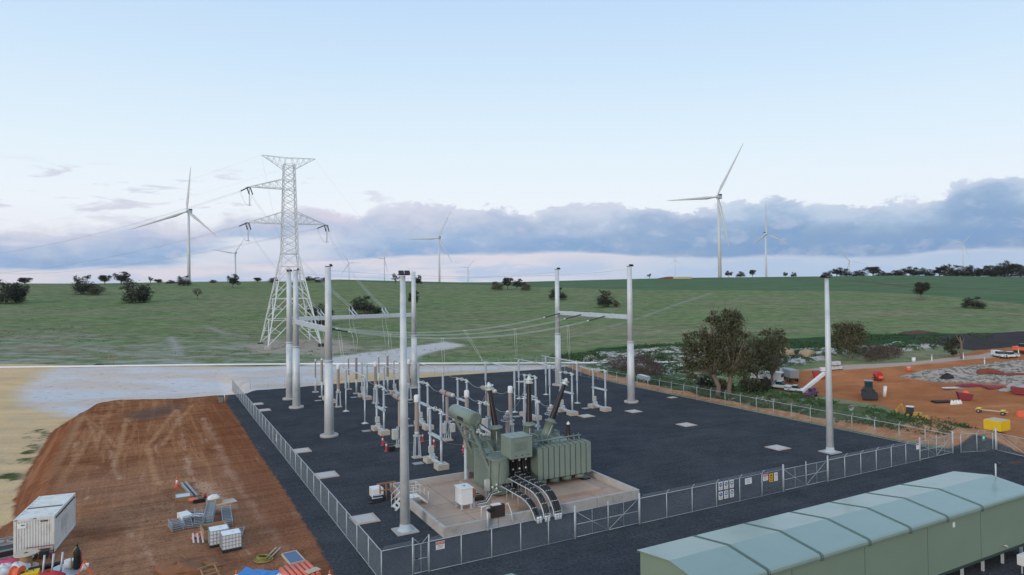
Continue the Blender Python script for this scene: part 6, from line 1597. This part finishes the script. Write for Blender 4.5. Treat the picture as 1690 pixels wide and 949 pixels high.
def cloth(x0, x1, n, m_):
    mb = MB()
    for i in range(n+1):
        for j in range(m_+1): x = x0+(x1-x0)*i/n; mb.v.append((x, -1.0+2.0*j/m_+.22*math.sin(x*1.3), -.02+.09*abs(math.sin(x*2.1+j*.9))+rn.uniform(0, .05)))
    for i in range(n):
        for j in range(m_): k = i*(m_+1)+j; mb.face([k, k+m_+1, k+m_+2, k+1], True)
    return mb
cloth(-2.5, .1, 12, 8).build('blue_part', 'blue', t); cloth(.12, 2.4, 11, 8).build('white_part', 'tank', t)
t = at('sawhorse', 'weathered timber frame at the bottom edge', 'frame', local(347, 953), UZ+R(14)); t.scale = (.65,)*3; mb = MB()
for s in (-1, 1): mb.bar((s*.7, -.6, .1), (s*.7, .9, .75), .1); mb.bar((-.75, s*.5, .5), (.75, s*.5, .5), .1)
mb.bar((-.9, .8, .8), (1.0, 1.1, .8), .12); mb.build('beam', 'wood', t)
for x, y, r, h, lb, mt in [(293, 940, 1.7, .5, 'low heap of dug brown soil at the bottom edge', 'padsoil'), (338, 931, 1.3, .3, 'small heap of dug soil right of the larger heap', 'padsoil')]:
    t = at('soil_heap', lb, 'soil heap', local(x, y)); MB().blob((0, 0, 0), (r, r*.7, h), int(x), 18, 7, .35).build('heap', mt, t)
# clutter in the lower left corner
def drum(lab, x, y, rd, rb, h, mt, mt2, tilt=0):
    t = at('cable_drum', lab, 'cable drum', local(x, y), UZ); 
    for z in (0, h-.08): MB().lathe((0, 0, z), (0, 0, 1), [(0, rd), (.08, rd)], 24).build('flange', mt, t)
    MB().lathe((0, 0, .08), (0, 0, 1), [(0, rb), (h-.16, rb)], 20).build('barrel', mt2, t); MB().lathe((0, 0, h), (0, 0, 1), [(0, .12), (.01, .12)], 12).build('hub_hole', 'black', t)
drum('upright timber cable drum in front of the container', 43, 937, .72, .36, 1.0, 'paleply', 'wood')
t = at('wire_drum', 'orange drum in the lower left corner', 'drum', local(28, 957), UZ); t.scale = (.75,)*3; MB().lathe((0, 0, .55), (1, -.5, 0), [(-.4, .6), (-.32, .6), (-.3, .45), (.3, .45), (.32, .6), (.4, .6)], 24).build('reel', 'orange', t); MB().lathe((-.45, .22, .55), (1, -.5, 0), [(0, .15), (1.1, .15)], 10).build('axle', 'dark', t)
t = at('bag_heap', 'heap of white bags in the lower left corner', 'bag', local(14, 946), 0)
for i, (dx, dy, r) in enumerate([(-.5, .3, .6), (.3, .5, .65), (.8, -.1, .55), (-.2, -.4, .6)]): MB().blob((dx, dy, .05), (r, r*.75, .5), i+20).build('bag', 'white', t)
t = at('pink_sheet', 'crumpled pink sheet left of the timber drum', 'sheet', local(10, 931), 0); MB().blob((0, 0, 0), (1.0, .7, .35), 31).build('sheet', 'pink', t)
t = at('steel_crate', 'grey steel cage crate left of the container', 'crate', local(9, 917), UZ+R(10)); mb = MB()
for z in (.1, .6, 1.0):
    for s in (-1, 1): mb.bar((s*.8, -.8, z), (s*.8, .8, z), .08).bar((-.8, s*.8, z), (.8, s*.8, z), .08)
for x in (-.8, .8):
    for y in (-.8, .8): mb.bar((x, y, 0), (x, y, 1.0), .09)
mb.bar((-.8, -.8, 1.0), (.8, .8, 1.0), .1).bar((-.8, .8, 1.0), (.8, -.8, 1.0), .1); mb.build('cage', 'grey', t); MB().bb((-.75, -.75, .05), (.75, .75, .5)).build('contents', 'dark', t)
t = at('generator', 'red framed welder machine at the container foot', 'generator', local(64, 923), ang); mb = MB()
for y in (-.3, .3): mb.path([(-.8, y, 0), (-.8, y, .75), (.8, y, .75), (.8, y, 0)], .035, 6)
mb.build('frame', 'maroon', t); MB().bb((-.6, -.25, .1), (-.1, .25, .6)).bb((.05, -.25, .1), (.6, .25, .55)).build('engine', 'dark', t, .03); MB().lathe((-.35, -.26, .35), (0, -1, 0), [(0, .16), (.04, .16)], 12).build('panel', 'steel_sheet', t)
t = at('gas_cylinder', 'tall black gas cylinder standing beside a yellow hose', 'gas cylinder', local(127, 941), UZ); MB().lathe((0, 0, 0), (0, 0, 1), [(0, .2), (1.3, .2), (1.5, .12), (1.55, .07)], 14).build('bottle', 'black', t); MB().lathe((0, 0, 1.55), (0, 0, 1), [(0, .06), (.1, .09), (.16, .09), (.2, .03)], 8).build('valve', 'dark', t); MB().path([(.0, -.1, 1.6), (-.3, -.15, 1.2), (-.32, -.1, .6), (-.3, 0, .1)], .035, 6).build('hose', 'yhose', t)
t = at('gas_cylinder', 'thin red gas cylinder behind the black one', 'gas cylinder', local(131, 939), UZ); MB().lathe((0, 0, 0), (0, 0, 1), [(0, .13), (1.1, .13), (1.25, .05)], 12).build('bottle', 'maroon', t); MB().lathe((0, 0, 1.25), (0, 0, 1), [(0, .05), (.1, .06), (.14, .02)], 8).build('valve', 'alu', t)
t = at('a_frame', 'orange folding stand with a white bucket at the bottom edge', 'stand', local(139, 953), UZ); t.scale = (.7,)*3; mb = MB()
for y in (-.35, .35): mb.bar((-.7, y, 0), (.0, y, 1.5), .07).bar((.7, y, 0), (.0, y, 1.5), .07)
mb.build('leg', 'orange', t); MB().lathe((.1, .0, .75), (0, 0, 1), [(0, .24), (.45, .3)], 14).build('bucket', 'white', t)
t = at('sheet_table', 'pale round board carrying a white bucket', 'board', local(111, 944), UZ); MB().lathe((0, 0, .1), (.1, -.1, 1), [(0, .95), (.06, .95)], 20).build('board', 'steel_sheet', t); MB().lathe((.1, .3, .16), (0, 0, 1), [(0, .3), (.5, .33)], 14).build('bucket', 'white', t)
t = at('red_machine', 'red compactor with grey rods at the bottom edge', 'machine', local(82, 955), UZ); MB().blob((0, 0, 0), (.8, .6, .5), 41, 14, 6, .3).build('body', 'red', t); mb = MB()
for s in (-.4, .1, .6): mb.tube((s, .1, .3), (s+.1, .2, 1.5), .06, n=6)
mb.build('rod', 'galv', t)
t = at('black_pipe', 'black corrugated pipe lying beside the timber drum', 'pipe', local(70, 941), UZ); MB().path([(-1.8, -.3, .16), (-.4, 0, .16), (.8, .25, .16), (2.2, .2, .16)], .16, 8).build('pipe', 'black', t); MB().ring((2.1, .2, .18), (1, 0, 0), .17, .03, 12, 5).build('collar', 'dark', t)
t = at('yellow_case', 'small yellow case at the bottom edge', 'case', local(50, 954), UZ); MB().bb((-.5, -.35, 0), (.5, .35, .45)).build('case_body', 'yellow', t, .04); MB().path([(-.2, 0, .45), (-.15, 0, .55), (.15, 0, .55), (.2, 0, .45)], .03, 5).build('handle', 'black', t)

# ------------------------------------------------------------------ works traffic on the orange earth
def facing(p, deg): return math.atan2(p[1], p[0])-PI/2+R(deg)      # 0 = its front towards the camera
def wheel(t, x, y, r, w_, rim='grey'):
    ty = MB().lathe((x-w_/2, y, r), (1, 0, 0), [(0, r*.75), (.04, r*.95), (w_*.3, r), (w_*.7, r), (w_-.04, r*.95), (w_, r*.75)], 18).build('wheel', 'black', t)
    MB().lathe((x-w_/2-.01, y, r), (1, 0, 0), [(0, r*.5), (w_+.02, r*.5)], 14).build('rim', rim, ty)
def scaled(o, k): o.scale = (k, k, k); return o
p = GT(1434, 656); t = at('wheel_loader', 'dark wheel loader facing the camera on the orange earth', 'loader', p, facing(p, 4))
for x in (-1.05, 1.05):
    for y in (-1.4, 1.7): wheel(t, x, y, .75, .55, 'digger')
MB().bb((-.95, -.6, .8), (.95, 2.8, 1.9)).build('body', 'dark', t, .06); MB().bb((-.75, -.5, 1.9), (.75, .9, 3.5)).build('cab', 'dark', t, .05); MB().bb((-.62, -.53, 2.2), (.62, -.49, 3.3)).build('windscreen', 'glass', t); MB().bb((-.85, -.6, 3.5), (.85, 1.0, 3.62)).build('cab_roof', 'grey', t)
mb = MB(); mb.bar((-.6, -.6, 1.6), (-.6, -2.6, .8), .22).bar((.6, -.6, 1.6), (.6, -2.6, .8), .22); mb.build('lift_arm', 'dark', t)
MB().prism([(-3.2, .05), (-3.3, .15), (-2.5, 1.5), (-2.35, 1.45), (-2.45, .2)], 0, -1.45, 1.45).build('bucket', 'black', t); scaled(t, .92)
p = GT(1508, 690); t = at('backhoe', 'worn yellow backhoe with raised rear arm beside the weedy bank', 'backhoe', p, facing(p, 80))
for x in (-.9, .9): wheel(t, x, 1.1, .75, .42, 'digger'); wheel(t, x, -1.1, .5, .35, 'digger')
MB().bb((-.6, -1.9, .7), (.6, .2, 1.5)).build('bonnet', 'digger', t, .05); MB().bb((-.75, .0, 1.0), (.75, 1.5, 2.7)).build('cab', 'dark', t, .05); MB().bb((-.82, -.1, 2.7), (.82, 1.6, 2.82)).build('cab_roof', 'white', t)
MB().bar((0, 1.9, 1.0), (0, 2.6, 3.3), .34).bar((0, 2.6, 3.3), (0, 3.7, 1.7), .26).build('boom', 'digger', t); MB().prism([(3.4, 1.8), (4.0, 1.7), (4.0, 1.0), (3.5, 1.1)], 0, -.35, .35).build('digging_bucket', 'digger', t)
MB().bar((-.5, -1.5, .9), (-.5, -2.7, .6), .2).bar((.5, -1.5, .9), (.5, -2.7, .6), .2).build('loader_arm', 'digger', t); MB().prism([(-3.4, .05), (-2.6, .05), (-2.6, .9), (-2.8, .9)], 0, -1.1, 1.1).build('front_bucket', 'digger', t); scaled(t, .68)
p = GT(1338, 655); t = at('mobile_crane', 'purple pick-and-carry crane with a long white boom', 'crane', p, facing(p, -20))
for x in (-1.0, 1.0):
    for y in (-1.6, 1.8): wheel(t, x, y, .62, .4)
MB().bb((-1.0, -2.6, .6), (1.0, 3.0, 1.4)).build('chassis', 'purple', t, .05); MB().bb((.0, -1.6, 1.4), (1.0, .6, 2.6)).build('cab', 'purple', t, .05); MB().bb((.05, -1.63, 1.7), (.95, -1.58, 2.45)).build('windscreen', 'glass', t); MB().bb((-1.0, 1.0, 1.4), (.4, 3.0, 2.2)).build('counterweight', 'purple', t, .05)
bo = MB().bar((-1.6, -2.3, 1.5), (1.6, 6.2, 6.0), .9, .8).build('boom', 'white', t); MB().bar((-.5, .5, 2.0), (.3, 3.5, 4.0), .3).build('boom_ram', 'purple', t); MB().box((-1.7, -2.5, 1.3), (.8, .5, .8)).build('boom_head', 'dark', t)
MB().bb((-.7, -3.4, .3), (.7, -2.65, .9)).build('hook_block', 'dark', t); scaled(t, .72)
def truck(lab, x, y, deg, k=1.0, body='white', tray_='grey', box=None):
    p = GT(x, y); t = at('truck', lab, 'truck', p, facing(p, deg))
    for xx in (-.95, .95):
        for yy in (-2.2, 1.6, 2.8): wheel(t, xx, yy, .5, .34)
    MB().bb((-1.0, -3.2, .6), (1.0, -1.5, 2.7)).build('cab', body, t, .08); MB().bb((-.85, -3.23, 1.6), (.85, -3.18, 2.4)).build('windscreen', 'glass', t); MB().bb((-.5, -1.5, .6), (.5, 3.6, .95)).build('chassis', 'dark', t)
    MB().bb((-1.1, -1.3, 1.0), (1.1, 3.7, 1.15 if box is None else box)).build('truck_body', tray_, t, .04); mb = MB()
    for s in (-.7, .7): mb.lathe((s, -3.2, .9), (0, -1, 0), [(0, .12), (.05, .12)], 10)
    mb.build('headlight', 'tank', t); MB().bb((-1.0, -3.3, .45), (1.0, -3.15, .75)).build('bumper', 'grey', t); scaled(t, k); return t
truck('white truck with a white tank body behind the gum branches', 1268, 632, 70, .95, 'white', 'white', 2.6); truck('white truck with grey rear doors right of the gum trees', 1302, 628, 200, .9, 'white', 'grey', 2.9)
def ute(lab, x, y, deg, k=1.0, canopy=False, grp='white utility vehicles'):
    p = GT(x, y); t = at('ute', lab, 'ute', p, facing(p, deg), grp)
    for xx in (-.8, .8):
        for yy in (-1.5, 1.5): wheel(t, xx, yy, .38, .26)
    MB().prism([(-2.55, .45), (2.6, .45), (2.6, 1.0), (.7, 1.05), (-2.5, .98)], 0, -.9, .9).build('body', 'white', t, .05)
    MB().prism([(-1.2, 1.0), (.75, 1.05), (.6, 1.72), (-.5, 1.75)], 0, -.76, .76).build('cab', 'glass', t, .04); MB().bb((-.74, -.45, 1.72), (.74, .6, 1.80)).build('cab_roof', 'white', t, .03)
    if canopy: MB().bb((-.86, .8, 1.0), (.86, 2.55, 1.8)).build('canopy', 'white', t, .05)
    else:
        mb = MB().bb((-.92, .8, .95), (.92, 2.65, 1.02)); mb.bb((-.92, .8, 1.02), (-.86, 2.65, 1.3)).bb((.86, .8, 1.02), (.92, 2.65, 1.3)).bb((-.86, 2.59, 1.02), (.86, 2.65, 1.3)); mb.build('tray', 'grey', t)
    mb = MB().bb((-.85, -2.6, .7), (-.5, -2.54, .9)).bb((.5, -2.6, .7), (.85, -2.54, .9)); mb.build('headlight', 'tank', t); MB().bb((-.5, -2.6, .55), (.5, -2.55, .88)).build('grille', 'dark', t); scaled(t, k); return t
ute('white ute with open tray parked beside the gum trees', 1287, 642, 72, .95); ute('small white ute nose-down beside the crane', 1313, 647, 80, .8)
ute('white ute on the far earth road, left of the pair', 1650, 590, 30, .85, True); ute('white ute on the far earth road, right of the pair', 1666, 591, -40, .85, False)
p = GT(1352, 624); t = at('skip_bin', 'bright red bin behind the crane boom', 'skip bin', p, facing(p, 10)); MB().prism([(-1.0, .1), (1.0, .1), (1.4, 1.5), (-1.4, 1.5)], 1, -1.0, 1.0).build('bin_body', 'red', t, .03); MB().bb((-1.3, -.9, 1.5), (1.3, .9, 1.56)).build('load', 'dark', t); MB().bb((.2, -.6, 1.56), (1.4, .6, 2.3)).build('frame', 'white', t)
tt2 = None
for i, (x, y, z, lb) in enumerate([(1373, 611, 0, 'grey-white tote behind the right mast, lower left'), (1379, 610.5, 0, 'grey-white tote behind the right mast, lower middle'), (1385.5, 610, 0, 'grey-white tote behind the right mast, lower right'), (1377, 611, 1.0, 'grey-white tote behind the right mast, upper left'), (1383, 610.5, 1.0, 'grey-white tote behind the right mast, upper right')]):
    q = GT(x, y); copy_thing(tt, lb, (q[0], q[1], q[2]+z), R(10), .85)['group'] = 'totes stacked behind the right mast'
p = GT(1449, 628); t = at('tank_trailer', 'red round tank trailer left of the open orange ground', 'trailer', p, facing(p, 20)); MB().lathe((0, -1.2, 1.7), (0, 1, 0), [(0, .9), (.1, 1.05), (2.3, 1.05), (2.4, .9)], 20).build('tank', 'red', t); MB().bb((-1.0, -1.6, .5), (1.0, 1.6, .8)).build('frame', 'maroon', t); MB().bb((-.3, -1.6, .8), (.9, -1.25, 1.5)).build('pump_box', 'orange', t, .03)
for x in (-.9, .9): wheel(t, x, .2, .45, .3)
scaled(t, .72)
p = GT(1459.5, 655); t = at('marker_drum', 'white upright drum standing beside the dark loader', 'drum', p); MB().lathe((0, 0, 0), (.12, 0, 1), [(0, .32), (2.1, .32)], 14).build('drum_body', 'white', t); MB().lathe((.25, 0, 2.1), (.12, 0, 1), [(0, .34), (.1, .34)], 14).build('lid', 'grey', t)
p = GT(1592, 660); t = at('skip_bin', 'maroon skip holding an orange lump', 'skip bin', p, facing(p, 15)); MB().prism([(-1.1, .1), (1.1, .1), (1.6, 1.5), (-1.6, 1.9)], 1, -1.0, 1.0).build('bin_body', 'maroon', t, .03); MB().blob((.3, 0, 1.4), (.7, .6, .8), 3).build('load', 'orange', t); scaled(t, .8)
p = GT(1686, 651); t = at('skip_bin', 'maroon skip at the right edge of the photo', 'skip bin', p, facing(p, -10)); MB().prism([(-1.1, .1), (1.1, .1), (1.6, 1.4), (-1.6, 1.4)], 1, -1.0, 1.0).build('bin_body', 'maroon', t, .03); MB().blob((0, 0, 1.2), (1.1, .7, .7), 5).build('load', 'rock', t)
p = GT(1578, 667); t = at('bag_row', 'row of white bags on the orange ground', 'bag', p, R(8))
for i in range(4): MB().blob((i*.55-.8, 0, 0), (.34, .34, .75), i+3).build('bag', 'white', t)
p = GT(1560, 665); t = at('pipe_stack', 'dark pipes lying left of the white bags', 'pipe', p, R(8))
for i in range(4): MB().tube((-2.0, i*.35, .2), (1.4, i*.35-.2, .2), .17, n=8).build('pipe', 'black', t)
p = GT(1636, 683); t = at('trailer_frame', 'low bare trailer frame with black wheels near the yellow container', 'trailer', p, facing(p, 78))
for y in (-2.4, 2.4):
    for x in (-.75, .75): wheel(t, x, y, .45, .3)
MB().bar((-.4, -3.3, .75), (-.4, 3.2, .75), .16).bar((.4, -3.3, .75), (.4, 3.2, .75), .16).build('frame', 'paleply', t); MB().bb((-.9, -2.8, .9), (.9, -2.0, 1.15)).bb((-.9, 2.0, .9), (.9, 2.8, 1.15)).build('mudguard', 'yellow', t); scaled(t, .72)
# yellow container
a, b = Vector(GT(1624, 708)), Vector(GT(1650, 712)); p = (a+b)/2
t = at('container', 'bright yellow container beyond the right gate', 'container', a, facing(a, -28)); k_h = 1.55; 
mb = MB(); cw, cl_ = 2.6, 3.0
def corrugate(mb, p0, p1, nrm, z0, z1, n):
    p0, p1, nrm = Vector(p0), Vector(p1), Vector(nrm)
    for i in range(n):
        q0 = p0.lerp(p1, i/n); q1 = p0.lerp(p1, (i+.5)/n); m_ = (q0+q1)/2
        mb.prism([(q0.x, q0.y), (q1.x, q1.y), (q1.x+nrm.x*.05, q1.y+nrm.y*.05), (q0.x+nrm.x*.05, q0.y+nrm.y*.05)], 2, z0, z1)
mb.bb((0, 0, .0), (cw, cl_, k_h)); mb.build('container_body', 'yellow', t, .02); mb = MB(); corrugate(mb, (0, -.003, 0), (cw, -.003, 0), (0, -1, 0), .15, k_h-.12, 10); corrugate(mb, (cw+.003, 0, 0), (cw+.003, cl_, 0), (1, 0, 0), .15, k_h-.12, 11); corrugate(mb, (-.003, 0, 0), (-.003, cl_, 0), (-1, 0, 0), .15, k_h-.12, 11); mb.build('corrugation', 'yellow', t)
MB().bb((.05, .05, k_h), (cw-.05, cl_-.05, k_h+.03)).build('roof', 'paleply', t); t.scale = (.66, .66, .72)
# heaps
for x, y, rx, ry, h, mt, lb, sd in [(1606, 637, 2.8, 1.0, .45, 'maroon', 'long heap of dark red cover sheets at right', 1), (1640, 640, 2.4, 1.0, .45, 'maroon', 'second heap of dark red cover sheets, nearer the edge', 2), (1563, 624, 1.1, .8, .9, 'black', 'black rounded heap on the rubble bank', 3),
                                (1632, 616, 2.4, 1.3, .9, 'redsoil', 'red brown soil mound behind the rubble bank', 4), (1672, 618, 3.2, .9, .35, 'redsoil', 'flat red brown soil strip right of the mound', 5), (1672, 640, 1.3, 1.0, .8, 'rock', 'grey rubble heap near the right edge', 6), (1660, 645, 1.1, .8, .5, 'rock', 'smaller grey rubble heap left of another', 7),
                                (1300, 585, 2.0, 1.2, 1.5, 'tansoil', 'left of two tan soil heaps behind the gums', 8), (1332, 588, 2.2, 1.3, 1.5, 'tansoil', 'right of two tan soil heaps behind the gums', 9), (1515, 551, 6.0, 1.4, 1.0, 'brush', 'dark brush line out on the right paddock', 10)]:
    p = GT(x, y); t = at('heap', lb, 'heap', p); MB().blob((0, 0, 0), (rx, ry, h), sd+60, 20, 8, .4).build('mound', mt, t)
p = GT(1578, 641); t = at('sheet_strip', 'pale sheet lying at the foot of the red covers', 'sheet', p, R(5)); MB().bb((-2.6, -.5, 0), (2.6, .5, .12)).build('sheet', 'steel_sheet', t); MB().bb((-2.6, .5, 0), (2.6, .56, .2)).build('folded_edge', 'white', t)
p = GT(1687, 583); t = at('excavator', 'orange excavator cut by the right edge of the photo', 'excavator', p, facing(p, 60)); 
for x in (-1.1, 1.1): MB().prism([(-1.9, .25), (-1.6, .0), (1.6, .0), (1.9, .25), (1.9, .6), (1.6, .85), (-1.6, .85), (-1.9, .6)], 0, x-.3, x+.3).build('track', 'dark', t)
MB().bb((-1.3, -1.4, .95), (1.3, 2.2, 2.1)).build('house', 'orange', t, .06); MB().bb((-1.3, -1.5, 2.1), (-.2, .3, 3.1)).build('cab', 'glass', t, .05); MB().bar((.4, -1.2, 1.8), (.4, -3.6, 4.4), .4).bar((.4, -3.6, 4.4), (.4, -5.4, 1.6), .3).build('boom', 'orange', t); scaled(t, .75)
for i, (x, y, lb) in enumerate([(1538, 596, 'leftmost of the white guide posts along the earth road'), (1590, 593, 'white guide post by the dead tree'), (1625, 602, 'white guide post on the near side of the earth road'), (1681, 586, 'white guide post near the orange excavator')]):
    p = GT(x, y); t = at('guide_post', lb, 'post', p, 0, 'white guide posts'); MB().bb((-.1, -.05, 0), (.1, .05, 1.5)).build('post', 'white', t); MB().bb((-.11, -.06, 1.15), (.11, .06, 1.3)).build('reflector_band', 'red', t)
for i, (x, y, lb) in enumerate([(1508, 597, 'pale barrel on the grass edge above the earth road'), (1500, 613, 'small orange and white barrel on the orange ground')]):
    p = GT(x, y); t = at('barrel', lb, 'barrel', p); MB().lathe((0, 0, 0), (0, 0, 1), [(0, .4), (.9, .4)], 12).build('barrel_body', 'white' if i == 0 else 'orange', t); MB().lathe((0, 0, .9), (0, 0, 1), [(0, .42), (.08, .42)], 12).build('lid', 'white', t)
p = GT(1687, 688); t = at('barrier', 'orange barrier cut by the right edge', 'barrier', p, R(10)); MB().prism([(-.3, 0), (.3, 0), (.12, 1.0), (-.12, 1.0)], 0, -1.0, 1.0).build('barrier_body', 'orange', t); MB().bb((-1.0, -.14, .45), (1.0, .14, .6)).build('stripe', 'white', t)
p = GT(1126, 460); t = at('hut', 'tiny pale hut on the skyline beside the tiniest turbine', 'hut', p, 0); MB().bb((-7, -2, 0), (7, 2, 1.6)).build('wall', 'paleply', t); MB().prism([(-2.2, 1.6), (2.2, 1.6), (0, 2.3)], 0, -7.2, 7.2).build('roof', 'white', t)
p = GT(1108, 460); t = at('heap', 'dark soil heap on the skyline left of the pale hut', 'heap', p); MB().blob((0, 0, 0), (10, 4, 1.6), 90, 18, 6, .3).build('mound', 'redsoil', t)
p = W(67.5, 57); t = at('trough', 'pale steel trough on legs beyond the side fence', 'trough', (p[0], p[1], float(tz(p[0], p[1]))), AL+R(80)); MB().bb((-1.7, -.4, .7), (1.7, .4, 1.5)).build('trough_body', 'steel_sheet', t, .03); mb = MB()
for x in (-1.4, 0, 1.4): mb.bar((x, 0, -.1), (x, 0, .7), .14)
mb.build('leg', 'galv', t)
p = W(66.2, 58.5); z = float(tz(p[0], p[1]))
bird = at('bird', 'black bird perched on the side fence left of the pale trough', 'bird', W(63.0, 52.9, 2.42), AL-R(60))
mb = MB(); mb.path([(-.42, 0, .02), (-.2, 0, .10), (0, 0, .2), (.14, 0, .34), (.2, 0, .40)], [.03, .07, .12, .08, .06], 8).lathe((.2, 0, .40), (1, 0, -.1), [(-.06, .03), (0, .065), (.08, .04), (.18, .008)], 8); mb.build('body', 'black', bird)

# ------------------------------------------------------------------ air
HAZE = True
if HAZE:
    m = bpy.data.materials.new('air'); m.use_nodes = True; n = NT(m.node_tree); out = n.n('ShaderNodeOutputMaterial'); v = n.n('ShaderNodeVolumePrincipled')
    v.inputs['Color'].default_value = (.78, .86, 1.0, 1); v.inputs['Density'].default_value = .00004; v.inputs['Anisotropy'].default_value = .2
    n.t.links.new(v.outputs[0], out.inputs['Volume'])
    o = MB().bb((-6500, -250, -9), (6500, 6500, 290)).build('haze', m); o['kind'] = 'stuff'
